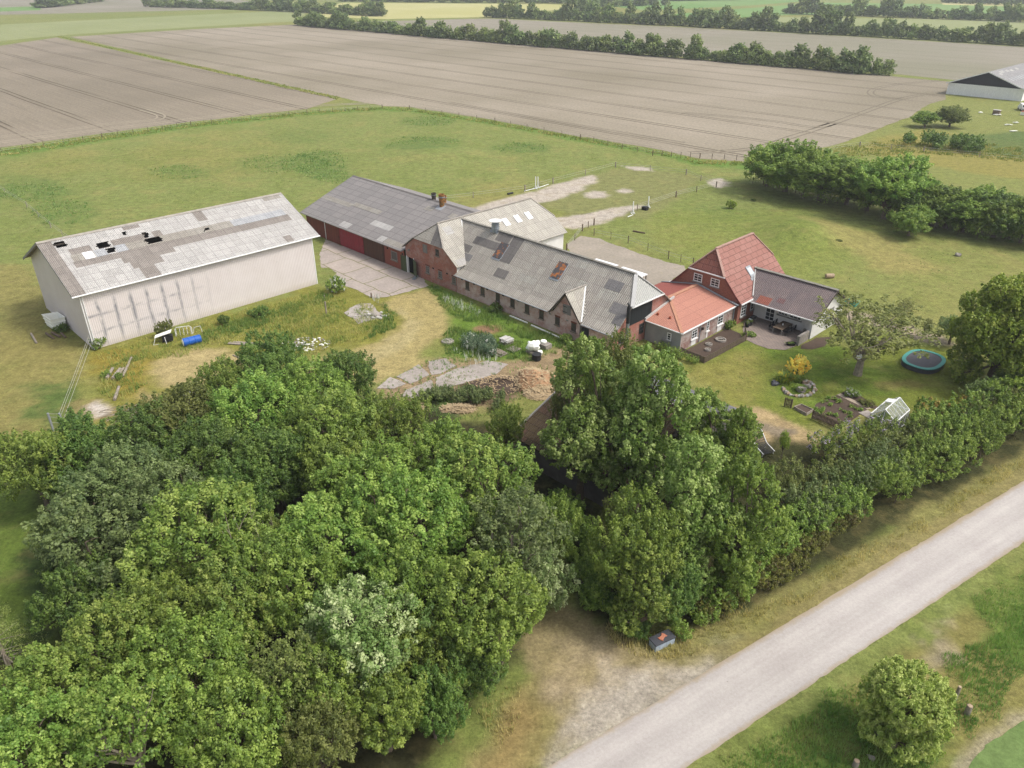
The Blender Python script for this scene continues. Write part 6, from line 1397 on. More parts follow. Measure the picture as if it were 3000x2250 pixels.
def log(name, label, p, q, r, mat, cat='timber', group=None, n=8):
    p = G(*p, r); q = G(*q, r); rn = random.Random(int(p.x * 100)); m = MB(); pts = [p.lerp(q, i / 3) for i in range(4)]
    m.tube(pts, [r, r * 1.05, r * .97, r * .9], n); return one(name, label, cat, ((p + q) / 2).to_2d().to_3d(), m, M[mat], group)
k = 900 / 1866; z4 = lambda x, y: (x * k, 500 + y * k)
log('timber_post', 'short old post lying nearest the barn of three', z4(648, 1262), z4(684, 1200), .17, 'wood_old')
log('timber_post', 'middle one of three short old posts lying side by side', z4(684, 1264), z4(730, 1204), .2, 'wood_old')
log('timber_post', 'thin short post lying right of the other two', z4(712, 1252), z4(752, 1198), .14, 'wood_old')
log('timber_pole', 'long pole lying in the grass beside the three posts', z4(745, 1250), z4(798, 1135), .13, 'wood_old')
log('timber_pole', 'pale pole lying below the three posts towards the sand patch', z4(696, 1390), z4(722, 1312), .15, 'wood_old')
log('timber_pole', 'short grey post lying on the grass left of the barn', (91, 977), (107, 1004), .12, 'wood_old')
for i, (p, q) in enumerate((((135, 976), (157, 991)), ((152, 974), (176, 987)), ((180, 976), (192, 988)))): log('log', 'rotten log below the white tub', p, q, .14, 'wood_brown', 'log', 'rotten logs below the white tub')
log('timber_pole', 'thin pole in the grass near the mown circle', z4(1415, 1120), z4(1555, 1182), .07, 'wood_old')
m = MB(); P0 = G(*z4(1388, 1046), .1); P1 = G(*z4(1640, 1062), .1); m.bar(P0, P1, .5, .06); m.bar(P0.lerp(P1, .1) + Vector((0, .3, .03)), P1 + Vector((0, .25, .03)), .3, .06)
one('board', 'long grey boards lying in the grass below the barn wall', 'board', P0.to_2d().to_3d(), m, M['wood_old'])
# blue barrel and junk
p, q = G(536, 1004, .48), G(588, 991, .48); m = MB(); d = (q - p)
m.tube([p, p + d * .02, p + d * .3, p + d * .33, p + d * .36, p + d * .64, p + d * .67, p + d * .7, p + d * .98, q], [.42, .47, .47, .5, .47, .47, .5, .47, .47, .42], 20)
bb = thing('barrel', 'blue plastic barrel lying on its side below the barn wall', 'barrel', ((p + q) / 2).to_2d().to_3d())
m.build('drum', M['plastic_blue'], bb); MB().tube([p - d.normalized() * .03, p], .4, 18).build('lid', M['plastic_white'], bb)
c = G(492, 1000); j = thing('barbecue', 'black junk grill tipped over under a white board by the barn wall', 'junk', c)
dx = Vector((.94, .34, 0)); dy = Vector((-.34, .94, 0))
m = MB(); m.obox(c, dx, dy, -.5, .6, -.4, .4, .15, .75); m.build('body', M['dull_black'], j)
m = MB(); m.slab([c + dx * -1.3 + dy * -.3 + Z * .75, c + dx * .5 + dy * -.5 + Z * 1.25, c + dx * .6 + dy * .3 + Z * 1.3, c + dx * -1.2 + dy * .4 + Z * .8], .06); m.build('board', M['plastic_white'], j)
m = MB(); m.tube([c - dx * 1.2 - dy * .3 + Z * .7, c - dx * 1.5 - dy * .5, c - dx * .9 - dy * .6 + Z * .05], .03, 6).tube([c - dx * .2 - dy * .5 + Z * .8, c - dx * .1 - dy * .8 + Z * .05], .03, 6).build('frame', M['white'], j)
c = G(540, 982); j = thing('bed_frame', 'white tubular bed frame leaning beside the blue barrel', 'bed frame', c); m = MB()
for i in range(5): x = -.8 + i * .4; m.tube([c + dx * x, c + dx * x + Z * .9 + dy * .2], .025, 6)
m.tube([c - dx * .9, c - dx * .9 + Z * .8 + dy * .2, c - dx * .7 + Z * 1. + dy * .2, c + dx * .7 + Z * 1. + dy * .2, c + dx * .9 + Z * .8 + dy * .2, c + dx * .9], .035, 7)
m.build('tubes', M['white'], j)
m = MB(); m.tube([c + dx * 1. + Z * .1, c + dx * 1.2 + Z * .8, c + dx * 1.9 + Z * .9, c + dx * 2. + Z * .1], .03, 6); m.build('bent_tube', M['white'], j)
def heap(name, label, cat, px, r, h, mat, seed, sx=1., sy=1., rough=.55, group=None):
    c = G(*px); rs = np.random.RandomState(seed); n = 26; X, Y = np.meshgrid(np.linspace(-1.15, 1.15, n), np.linspace(-1.15, 1.15, n)); rr = np.hypot(X, Y)
    Hh = np.clip(1 - rr ** 2, -.05, 1) ** 1 if False else np.where(rr < 1, np.sqrt(np.clip(1 - rr, 0, 1)), -.1)
    Hh = Hh * h * (1 - rough + 2 * rough * fbm(X * 3.4 + seed, Y * 3.4, seed, 5)) - .05 * (rr > 1) - .02
    mb = MB(); idx = lambda i, k: i * n + k
    mb.v = [c + Vector((X[i, k] * r * sx * (1 + .15 * math.sin(5 * X[i, k] + seed)), Y[i, k] * r * sy, float(Hh[i, k]))) for i in range(n) for k in range(n)]
    mb.f = [(idx(i, k), idx(i, k + 1), idx(i + 1, k + 1), idx(i + 1, k)) for i in range(n - 1) for k in range(n - 1)]; mb.m = [0] * len(mb.f)
    o = one(name, label, cat, c, mb, M[mat], group, True)
    if 'straw' in mat or 'bed' in mat:
        m2 = MB(); r2 = random.Random(seed)
        for _ in range(420):
            i, j = r2.randrange(2, n - 2), r2.randrange(2, n - 2)
            if rr[i, j] > 1.05: continue
            p = mb.v[i * n + j] + Vector((r2.uniform(-.1, .1), r2.uniform(-.1, .1), .02)); a_ = r2.uniform(0, 6.28); l_ = r2.uniform(.15, .4); d_ = Vector((math.cos(a_), math.sin(a_), r2.uniform(-.3, .5))) * l_; w_ = Vector((-d_.y, d_.x, 0)).normalized() * .035
            m2.poly([p - d_ - w_, p - d_ + w_, p + d_ + w_, p + d_ - w_])
        m2.build('loose_straw', M['straw_light'] if 'straw' in mat else M['straw'], o)
    return o
heap('straw_heap', 'big orange-brown straw heap at the end of the broken paving', 'heap', (1566, 1122), 2.5, 1.5, 'straw_orange', 3, 1., .9)
heap('straw_heap', 'grey-brown straw heap in front of the orange one', 'heap', (1580, 1146), 1.9, .8, 'straw', 4)
heap('straw_heap', 'pale straw heap among the weeds by the wood', 'heap', (1345, 1200), 1.1, .5, 'straw', 5, 1.5, .7)
heap('straw_heap', 'small pale straw heap left of the weeds', 'heap', (1228, 1200), .9, .6, 'straw', 6)
heap('dung_heap', 'dark brown muck heap between paving and straw', 'heap', (1470, 1128), 2.6, .7, 'bed_soil', 7, 1.2, .7)
# rubble, brush
def rubble(label, px, n, spread, r0, r1, mats, seed, name='rubble_heap'):
    c = G(*px); rn = random.Random(seed); mb = MB()
    for i in range(n):
        a = rn.uniform(0, 6.28); q = spread * rn.random() ** .7; r = rn.uniform(r0, r1)
        mb.rock(c + Vector((math.cos(a) * q * 1.5, math.sin(a) * q, r * .4 + max(0, .15 * (1 - q / spread)))), r, rn.randrange(len(mats)), .6, seed * 100 + i)
    return one(name, label, 'rubble', c, mb, mats)
rubble('heap of white rubble and buckets beside the mown lane', (893, 1010), 130, 2.0, .05, .16, [M['stone_white'], M['stone'], M['plastic_white']], 1)
rubble('broken concrete pieces on the slab in the weeds', (1090, 928), 26, 1.5, .1, .26, [M['stone'], M['stone_white']], 2)
c = G(430, 1222); m = MB(); rn = random.Random(9)
for i in range(150):
    a = rn.gauss(.55, .5); ctr = c + Vector((rn.gauss(0, 1.7), rn.gauss(0, .55), rn.uniform(.05, .8))); l = rn.uniform(.5, 1.6); dd = Vector((math.cos(a), math.sin(a), rn.uniform(-.2, .3))) * l
    m.tube([ctr - dd, ctr + dd], [.035, .015], 5, cap=False)
one('brush_pile', 'pile of grey cut brushwood at the edge of the wood', 'brushwood', c, m, M['bark_pale'])
c = G(545, 1158); m = MB(); m.bar(G(524, 1166, .1), G(560, 1148, .1), .4, .06); one('board', 'white-edged board dumped at the wood edge', 'board', c, m, M['plastic_white'])
rubble('few dumped stones at the wood edge beside the board', (575, 1156), 9, .9, .15, .32, [M['stone'], M['stone_white']], 5)
# posts
def post(px, pt, r, label, mat='wood_old', name='post', group=None):
    b = G(*px); h = rise(b, pt); m = MB(); m.tube([b - Z * .2, b + Z * h * .97, b + Z * h], [r, r * .95, r * .7], 8); return one(name, label, 'post', b, m, M[mat], group)
z5 = lambda x, y: (850 + x * .4219, 450 + y * .4219)
post(z5(252, 1112), z5(0, 1028)[1], .1, 'leaning grey post standing in the weeds below the flowering elder')
post(z5(565, 1000), z5(0, 968)[1], .09, 'dark short post at the corner of the concrete yard', 'wood_brown')
post(z5(240, 1012), z5(0, 982)[1], .06, 'thin post behind the leaning grey one')
c = G(*z5(1095, 1308)); m = MB(); m.lathe(c, [(.72, 0), (.72, .16), (.66, .2), (.2, .22), (.18, .3), (.02, .3)], 24); one('well_cover', 'round concrete well cover in the grass by the lane', 'well cover', c, m, M['stone'])
# pallets, bag, drums
def pallet(px, label, layers, seed, cloth=None, w=1.25):
    c = G(*px); r = thing('pallet', label, 'pallet', c); m = MB(); rn = random.Random(seed); z = .02
    for l in range(layers):
        for i in (-1, 0, 1): m.obox(c, U, V, -w / 2, w / 2, i * .5 - .06, i * .5 + .06, z, z + .09)
        for i in range(6): y = -.55 + i * .22; m.obox(c, V, U, y - .08 + .5 * 0, y + .08, -w / 2, w / 2, z + .092, z + .115)
        z += .16
    m.build('boards', M['wood_old'], r); return r, c, z
r, c, z = pallet(z5(1500, 1318), 'stack of pale slabs on a pallet beside the thistles', 2, 1)
m = MB(); rn = random.Random(2)
for i in range(9): m.obox(c + Vector((rn.uniform(-.1, .1), rn.uniform(-.1, .1), z + i // 3 * .11)), U, V, -.6 + (i % 3) * .42, -.22 + (i % 3) * .42, -.55, .55, .005, .1)
one('slab_stack', 'pale concrete slabs piled on the pallet beside the thistles', 'slabs', c, m, M['stone_white'])
r, c, z = pallet(z5(1452, 1388), 'low pallet with reddish boards at the near end of the thistles', 1, 3, w=1.7)
m = MB(); m.obox(c, U, V, -.7, .7, -.4, .4, z + .004, z + .08); one('board', 'reddish boards on the low pallet by the thistles', 'boards', c, m, M['sill'])
pallet(z5(1552, 1362), 'single grey pallet lying between slabs and white bag', 1, 4)
r, c, z = pallet(z5(1690, 1385), 'pallet under the big white bag', 2, 5)
m = MB(); m.rock(c + Z * (z + .5), .78, 0, .72, 5); m.rock(c + Vector((.35, .3, z + .75)), .4, 0, .7, 6); m.rock(c + Vector((-.3, .1, z + .7)), .45, 0, .7, 7); one('big_bag', 'big crumpled white bag standing on a pallet near the stable door', 'bag', c, m, M['plastic_white'], smooth=True)
c = G(*z5(1765, 1345)); m = MB()
for i in range(12): m.obox(c + Vector((0, 0, .02 + i // 3 * .13)), U, V, -.75 + (i % 3) * .5, -.3 + (i % 3) * .5, -.5, .5, 0, .11)
one('slab_stack', 'stack of grey slabs behind the white bag', 'slabs', c, m, M['stone'])
c = c + Z * .56 + Vector((-.1, .1, 0)); m = MB(); m.lathe(c, [(.1, 0), (.34, .0), (.36, .08), (.36, .2), (.3, .26), (.12, .26)], 18); one('reel', 'white plastic reel lying on the grey slab stack', 'reel', c, m, M['plastic_white'])
c = G(*z5(1712, 1432)); m = MB(); m.lathe(c, [(.42, 0), (.5, .1), (.5, .62), (.54, .64), (.54, .72), (.5, .74), (.48, .7), (.1, .72)], 22); one('drum', 'dark round drum with a flat lid in front of the white bag', 'drum', c, m, M['dull_black'])
c = G(*z5(1735, 1398)); m = MB(); m.lathe(c, [(.22, 0), (.3, .3), (.26, .5), (.05, .52)], 14); one('canister', 'small white canister between bag and dark drum', 'canister', c, m, M['plastic_white'])
for p, q, lb in ((z5(1525, 1125), z5(1648, 1175), 'long white gutter pipe lying along the stable wall, upper length'), (z5(1675, 1190), z5(1900, 1290), 'long white gutter pipe lying along the stable wall, lower length')):
    log('gutter_pipe', lb, p, q, .09, 'plastic_white', 'pipe')
m = MB(); c = G(1218, 812); m.bar(G(1212, 818, .1), G(1224, 806, .1), .5, .12); one('crate', 'blue-grey crate on the ground at the green stable door', 'crate', c, m, M['zinc'])
# ------------------------------------------------------------------ fences
def fence(label, pts, ph, wires, n_between, pr=.07, mat='wood_brown', wmat='wire', name='paddock_fence', wr=.018):
    P = [p if isinstance(p, Vector) else G(*p) for p in pts]; r = thing(name, label, 'fence', P[0])
    for i, (a, b) in enumerate(zip(P, P[1:])):
        for k in range(n_between + 1):
            if k == 0 or True:
                p = a.lerp(b, k / (n_between + 1)); MB().tube([p - Z * .2, p + Z * ph], pr * (1.4 if k == 0 else .8), 6).build('post', M[mat], r)
    p = P[-1]; MB().tube([p - Z * .2, p + Z * ph], pr * 1.4, 6).build('post', M[mat], r)
    m = MB()
    for z in wires:
        for a, b in zip(P, P[1:]):
            m.tube([a + Z * z, a.lerp(b, .5) + Z * (z - .03), b + Z * z], wr, 4, cap=False)
    m.build('wire', M[wmat], r)
fence('wire fence between the paddock and the big ploughed field', [(2230, 474), (2050, 464), (1912, 456), (1700, 408), (1450, 358), (1200, 321)], 1.2, (.6, 1.0), 4)
fence('wire fence along the left field edge of the paddock', [(1120, 318), (900, 333), (560, 368), (300, 404), (-60, 458)], 1.2, (.6, 1.0), 5, name='paddock_fence')
fence('tape fence round the near side of the sandy riding ground', [(1660, 735), (1706, 677), (1740, 660), (1980, 578), (2098, 549)], 1.15, (.5, .8, 1.1), 1, .08)
fence('tape fence along the far side of the sandy riding ground', [(2098, 549), (2010, 512), (1803, 490), (1620, 538), (1538, 560), (1226, 600)], 1.15, (.6, 1.0), 1, .09, 'wood_old')
fence('wire fence in front of the paddock tree row', [(2236, 540), (2330, 565), (2520, 598), (2725, 645), (2900, 680), (3040, 705)], 1.15, (.5, 1.0), 1)
fence('wire fence at the edge of the gravel drive', [(1740, 690), (1840, 712), (1958, 758), (2030, 778)], 1.2, (.6, 1.0), 1, .05)
fence('wire fence before the dark brambles by the far barn', [(2230, 470), (2518, 430), (2705, 446), (3040, 476)], 1.2, (.6, 1.05), 1, .1, 'wood_old')
fence('white-taped wire fence running from the barn corner to the wood', [(275, 1022), (190, 1262), (157, 1262)], 1.9, (.9, 1.5, 1.85), 0, .07, 'lead', name='wire_fence', wr=.016)
fence('thin wire fence crossing the meadow behind the pale barn', [(-40, 532), (80, 608), (150, 668), (220, 720)], 1.1, (.6, 1.0), 1, .05, 'wood_old', name='wire_fence')
# ------------------------------------------------------------------ riding ground
z2 = lambda x, y: (1000 + x * .4521, y * .4521)
def jump_stand(px, pt, label):
    b = G(*px); h = rise(b, pt); r = thing('jump_stand', label, 'jump stand', b)
    MB().obox(b, U, V, -.06, .06, -.06, .06, .06, h).build('upright', M['white'], r)
    m = MB(); m.obox(b, U, V, -.5, .5, -.05, .05, .0, .06).obox(b, V, U, -.5, -.051, -.05, .05, .0, .06).obox(b, V, U, .051, .5, -.05, .05, .0, .06)
    m.bar(b + U * .45 + Z * .05, b + U * .06 + Z * .5, .06).bar(b - U * .45 + Z * .05, b - U * .06 + Z * .5, .06); m.build('foot', M['white'], r)
jump_stand(z2(1258, 1222), z2(0, 1145)[1], 'left one of two white jump stands close together on the far side')
jump_stand(z2(1273, 1216), z2(0, 1145)[1], 'right one of two white jump stands close together on the far side')
jump_stand(z2(1888, 1382), z2(0, 1306)[1], 'white jump stand on the near side, left of the black box')
jump_stand(z2(1988, 1343), z2(0, 1273)[1], 'white jump stand on the near side, right of the black box')
for p, q, lb in (((1185, 1238), (1250, 1222), 'white ground pole left of the paired jump stands'), ((1285, 1214), (1342, 1194), 'white ground pole right of the paired jump stands'), ((1856, 1405), (1890, 1392), 'red and white pole end lying by the near jump stand')):
    log('jump_pole', lb, z2(*p), z2(*q), .07, 'white', 'pole')
c = G(*z2(1968, 1360)); m = MB(); m.obox(c, U, V, -.5, .5, -.35, .35, 0, .5).obox(c, U, V, -.53, .53, -.38, .38, .5, .58); one('feed_box', 'small black box between the near jump stands', 'box', c, m, M['dull_black'])
log('trough', 'dark low trough at the far edge of the riding ground', z2(1078, 1256), z2(1112, 1249), .18, 'dull_black', 'trough')
log('driftwood', 'piece of driftwood lying in the paddock', z2(1890, 1496), z2(1968, 1510), .12, 'wood_brown', 'log')
c = G(2430, 815); m = MB(); m.tube([c + Vector((-.55, 0, .32)), c + Vector((.55, .1, .32))], .32, 16); one('roller', 'stone garden roller lying on the paddock behind the house', 'roller', c, m, M['stone_warm'])
c = G(2805, 750); m = MB(); m.rock(c + Z * .2, .45, 0, .7, 3); one('boulder', 'grey boulder alone on the paddock', 'stone', c, m, M['stone'])
def bush(px, rpx, label, key='bush0', mat='leaf_dark', cat='bush', zs=1., name='bush'):
    b = G(*px); dep = b.y * CP + CAM_H * SP; s = rpx * dep / FPX / 1.0
    return tree(label, cat, (b.x, b.y, 0), (s, s, s * zs), key, mat, name=name)
bush((2143, 612), 15, 'small round dark bush standing alone in the paddock', 'bush1', 'leaf_deep', zs=1.2)
bush((2208, 589), 8, 'tiny dark thistle right of the round paddock bush', 'bush2', 'leaf_dark', zs=.6)
bush((2452, 716), 12, 'dark tuft on the right flank of the grassy mound', 'bush2', 'leaf_olive')
bush((297, 1020), 24, 'leafy bush with cream blossom at the barn corner', 'bushflower', 'leaf_mid')
bush((493, 985), 26, 'tall pale bush against the barn wall above the black grill', 'bush0', 'leaf_olive', zs=1.3)
bush((756, 928), 30, 'spreading dark bush in the weeds below the barn wall', 'bush1', 'leaf_dark', zs=.7)
bush((660, 948), 20, 'dark leafy bush at the foot of the barn wall', 'bush2', 'leaf_dark')
bush((980, 855), 30, 'elder bush with creamy flower heads at the yard corner', 'bushflower', 'leaf_mid', zs=1.1)
bush((350, 1112), 14, 'small bush between the lying posts', 'bush2', 'leaf_mid'); bush((315, 1102), 16, 'low bush left of the lying posts', 'bush0', 'leaf_mid', zs=.7)
bush((178, 972), 20, 'bush growing in front of the white tub', 'bush1', 'leaf_dark', zs=.8)
bush((1448, 912), 24, 'dark low bush against the stable wall', 'bush1', 'leaf_dark', zs=.7)
bush((1660, 1005), 22, 'nettle bush left of the stable half-door', 'bush2', 'leaf_mid', zs=.8)
# far right yard
def fl(x, y): return (2500 + x * 500 / 2212, 200 + y * 500 / 2212)
def van():
    c = G(*fl(2215, 560)); r = thing('van', 'white van parked by the far white barn, rear towards us', 'van', c); f = Vector((.3, .95, 0)).normalized(); s = Vector((f.y, -f.x, 0))
    m = MB(); pr = [(0, .35), (.0, 1.0), (.35, 1.85), (3.2, 1.95), (3.9, 1.2), (4.6, 1.05), (4.7, .35)]
    for q in (-.85, .85):
        p = [c + f * a + s * q + Z * z for a, z in pr]; m.poly(p if q > 0 else p[::-1])
    for (a, z), (a2, z2_) in zip(pr, pr[1:] + pr[:1]): m.poly([c + f * a - s * .85 + Z * z, c + f * a + s * .85 + Z * z, c + f * a2 + s * .85 + Z * z2_, c + f * a2 - s * .85 + Z * z2_][::-1])
    m.build('body', M['white'], r)
    m = MB(); m.poly([c - f * .01 + f * .06 + s * .7 + Z * 1.1, c + f * .05 - s * .7 + Z * 1.1, c + f * .3 - s * .66 + Z * 1.72, c + f * .3 + s * .66 + Z * 1.72][::-1]); m.slab([c + f * .03 + s * .7 + Z * 1.12, c + f * .03 - s * .7 + Z * 1.12, c + f * .28 - s * .66 + Z * 1.72, c + f * .28 + s * .66 + Z * 1.72], .03); m.build('rear_window', M['glass'], r)
    for q in (-.8, .8): MB().obox(c, s, f, q - .06, q + .06, -.02, .02, .7, 1.0).build('tail_light', M['crimson'], r)
    MB().obox(c, s, f, -.85, .85, -.1, .05, .38, .55).build('bumper', M['dull_black'], r)
    for a in (.8, 3.7):
        for q in (-.8, .8): MB().tube([c + f * a + s * (q - .1) + Z * .33, c + f * a + s * (q + .1) + Z * .33], .33, 14).build('wheel', M['dull_black'], r)
van()
c = G(*fl(1850, 600)); m = MB(); m.obox(c, U, V, -.9, .9, -.6, .6, 0, 1.2).obox(c, U, V, -.95, .95, -.65, .65, 1.2, 1.3, 1); one('crate', 'brown crate with pale top in the far yard', 'crate', c, m, [M['wood_brown'], M['stone_white']])
for x, y, w_, lb in ((1870, 610, 1.6, 'white sheet on the ground in front of the brown crate'), (1650, 580, .9, 'small white scrap left of the brown crate'), (2010, 740, 1.6, 'flat white scrap sheet in the far yard, left one'), (2115, 712, 1.5, 'flat white scrap sheet in the far yard, upper one'), (2070, 820, 2.6, 'largest white scrap heap in the far yard')):
    c = G(*fl(x, y)); m = MB(); rn = random.Random(x)
    for i in range(4): m.bar(c + Vector((rn.uniform(-1, 1) * w_ * .5 - .5, rn.uniform(-.4, .4), .12 + .06 * i)), c + Vector((rn.uniform(.2, 1) * w_ * .6, rn.uniform(-.4, .4), .14 + .06 * i)), rn.uniform(.3, .7), .04)
    one('scrap_sheet', lb, 'scrap', c, m, M['plastic_white'])
c = G(*fl(2205, 610)); m = MB(); m.obox(c, U, V, -.8, 1.5, -.5, .5, .1, .9).obox(c, U, V, -.7, 1.2, -.4, .4, .9, 1.1, 1); one('trailer_load', 'low pale load stacked in front of the white van', 'load', c, m, [M['plastic_white'], M['terracotta']])
# white flat canopy behind the stable
for (x0, y0), (x1, y1), lb in (((1748, 757), (1812, 776), 'white flat canopy roof behind the stable ridge, left one'), ((1826, 781), (1898, 803), 'white flat canopy roof behind the stable ridge, right one')):
    A = G(x0, y0, 2.6); B = G(x1, y1, 2.6); d = (B - A).to_2d().to_3d(); l = d.length; d.normalize(); n_ = Vector((d.y, -d.x, 0)); g = A.to_2d().to_3d(); r = thing('canopy', lb, 'canopy', g)
    MB().obox(g, d, n_, 0, l, 0, 2.6, 2.5, 2.6).build('roof', M['r_white'], r)
    for s_ in (.1, l - .2):
        for k_ in (.1, 2.4): MB().obox(g, d, n_, s_, s_ + .1, k_, k_ + .1, 0, 2.5).build('post', M['darkwood'], r)
# ------------------------------------------------------------------ garden
def bedpoly(name, ab, z=.04, mat='bed_soil', jit=.08): return sheet_poly(name, [tuple(W(a, b))[:2] for a, b in ab], z, M[mat], jit, .2, 1.2, px=False, kind='structure')
bedpoly('flower_bed', [(38.75, 6.2), (41.8, 5.9), (42.0, 13.7), (40.6, 15.2), (38.75, 15.4)])
bedpoly('vegetable_bed', [(54.9, 4.6), (54.6, 6.0), (55.2, 9.1), (58.6, 8.4), (58.4, 5.0), (57.6, 3.4), (55.6, 3.3)])
bedpoly('flower_bed', [(55.4, 9.75), (58.9, 9.05), (59.4, 9.6), (57.0, 10.6), (55.4, 10.6)])
bedpoly('flower_bed', [(47.2, 17.4), (47.5, 20.5), (48.6, 22.0), (49.2, 19.0), (48.6, 17.2), (47.6, 16.4)])
def picket(label, ab, h, gap=.13, bw=.09, name='picket_fence', round_top=False):
    P = [W(*p) for p in ab]; r = thing(name, label, 'fence', P[0]); m = MB(); rl = MB(); po = []
    for a, b in zip(P, P[1:]):
        d = (b - a); l = d.length; d.normalize(); n = Vector((d.y, -d.x, 0)); k = 0
        while k * gap < l - bw: m.obox(a, d, n, k * gap, k * gap + bw, .0, .025, .03, h * (1 + .03 * math.sin(k * 2.3))); k += 1
        for z in (h * .25, h * .75): rl.obox(a, d, n, 0, l, -.045, -.002, z, z + .07)
        po += [a, b]
    m.build('pales', M['fence_board'], r); rl.build('rails', M['wood_brown'], r)
    done = []
    for p in po:
        if any((p - q).length < .05 for q in done): continue
        done.append(p); MB().tube([p - Z * .1, p + Z * h * 1.02], .055, 6).build('post', M['wood_brown'], r)
picket('low weathered picket fence round the flower bed of the orange-roofed wing', [(38.8, 5.8), (41.95, 5.65), (42.15, 13.9), (41.0, 15.6)], .8)
picket('weathered picket fence panel in front of the vegetable bed', [(55.6, 3.05), (58.6, 2.7)], .95)
picket('short picket fence panel standing alone by the rock garden', [(52.6, 3.35), (53.25, 3.5)], 1.0)
for i, ((a, b), r_, lb) in enumerate((((40.1, 11.9), .62, 'largest stone-edged planting ring in the bed by the brick wing'), ((39.8, 9.9), .4, 'middle stone-edged planting ring in the bed'), ((40.5, 8.6), .36, 'stone-edged planting ring nearest the fence corner'))):
    c = W(a, b); r = thing('planting_ring', lb, 'planting ring', c)
    MB().lathe(c, [(r_ * .8, .02), (r_, .02), (r_, .22), (r_ * .8, .22), (r_ * .78, .1), (.05, .1)], 18).build('ring', M['stone'], r)
    m = MB()
    for k in range(5): m.rock(c + Vector((RN.uniform(-.4, .4) * r_, RN.uniform(-.4, .4) * r_, .2)), .12, 0, .8, k + i * 7)
    m.build('stones', M['stone'], r)
# terrace furniture
c = W(43.72, 19.3); r = thing('garden_table', 'long brown table on the covered terrace', 'table', c)
MB().obox(c, U, V, -.62, .62, -1.25, 1.25, .7, .76).build('tabletop', M['wood_brown'], r)
for x in (-.54, .54):
    for y in (-1.15, 1.15): MB().obox(c, U, V, x - .05, x + .05, y - .05, y + .05, 0, .698).build('leg', M['dull_grey'], r)
m = MB(); m.lathe(c + Z * .76, [(.06, 0), (.08, .12), (.05, .2), (.07, .22)], 10); one('vase', 'small pale jar on the terrace table', 'jar', c + Z * .76, m, M['white'])
def chair(c, d, label, group):
    r = thing('garden_chair', label, 'chair', c, group); n = Vector((d.y, -d.x, 0))
    MB().obox(c, n, d, -.24, .24, -.24, .24, .42, .47).build('seat', M['dull_black'], r)
    MB().obox(c, n, d, -.24, .24, -.28, -.24, .48, .95).build('backrest', M['dull_black'], r)
    for x in (-.21, .21):
        for y in (-.21, .21): MB().obox(c, n, d, x - .02, x + .02, y - .02, y + .02, 0, .418).build('leg', M['dull_grey'], r)
for i, y in enumerate((-.75, 0, .75)):
    chair(c - U * .95 + V * y, U, 'dark chair on the house side of the terrace table', 'chairs at the terrace table')
    chair(c + U * .95 + V * y, -U, 'dark chair on the far side of the terrace table', 'chairs at the terrace table')
c = W(40.15, 18.75); r = thing('barbecue', 'dark barbecue grill by the house wall on the terrace', 'barbecue', c)
MB().obox(c, U, V, -.25, .25, -.4, .4, .62, .95).build('hood', M['dull_black'], r); MB().obox(c, V, U, -.75, -.41, -.2, .2, .74, .78).obox(c, V, U, .41, .7, -.2, .2, .74, .78).build('side_shelf', M['zinc'], r)
for x in (-.22, .22):
    for y in (-.36, .36): MB().obox(c, U, V, x - .02, x + .02, y - .02, y + .02, 0, .618).build('leg', M['dull_grey'], r)
for (a, b), lb in (((40.25, 17.4), 'black planter with pink flowers at the house corner'), ((40.25, 18.05), 'black planter beside the flowering one on the terrace')):
    c = W(a, b); r = thing('planter', lb, 'planter', c); MB().lathe(c, [(.22, 0), (.3, .55), (.27, .55), (.25, .48), (.05, .48)], 16).build('pot', M['dull_black'], r)
    rs = np.random.RandomState(int(a * b)); v, f, a_, mi = leaves_np(rs, rs.normal(size=(14, 3)) * .1 + np.array([0, 0, .62]), 20, .07, .09, rs.normal(size=(14, 3)), .6, .2 if 'pink' in lb else 0)
    o = link(bpy.data.objects.new('flowers', np_mesh('flowers', v, f, [M['leaf_mid'], M['lilac']], a_, mi))); o.parent = r
m = MB(); m.fbox(46.72, 47.02, 16.95, 19.25, 0, 1.15); one('garden_wall', 'short low rendered wall at the terrace end', 'wall', W(46.9, 18), m, M['stone'])
c = W(46.55, 18.6); m = MB(); n_ = 14; pts = [c + V * (1.15 * math.cos(math.pi * i / n_)) + Z * (.02 + 1.45 * math.sin(math.pi * i / n_)) for i in range(n_ + 1)]
for q in (0, .08): p = [x + U * q for x in pts]; m.poly(p if q else p[::-1])
for i in range(n_): m.poly([pts[i], pts[i + 1], pts[i + 1] + U * .08, pts[i] + U * .08])
one('windbreak', 'black half-round windbreak standing against the low wall', 'windbreak', c, m, M['dull_black'])
c = W(46.35, 16.5); r = thing('planter', 'oval dark tub with bright green plants before the low wall', 'planter', c); MB().lathe(c, [(.36, 0), (.5, .32), (.46, .32), (.42, .24), (.05, .24)], 18, 0, 1.2, .7).build('pot', M['dull_black'], r)
rs = np.random.RandomState(8); v, f, a_, mi = leaves_np(rs, rs.normal(size=(20, 3)) * np.array([.18, .1, .02]) + np.array([0, 0, .3]), 20, .06, .08, rs.normal(size=(20, 3)), .8)
o = link(bpy.data.objects.new('plants', np_mesh('plants', v, f, [M['leaf_bright']], a_, mi))); o.parent = r
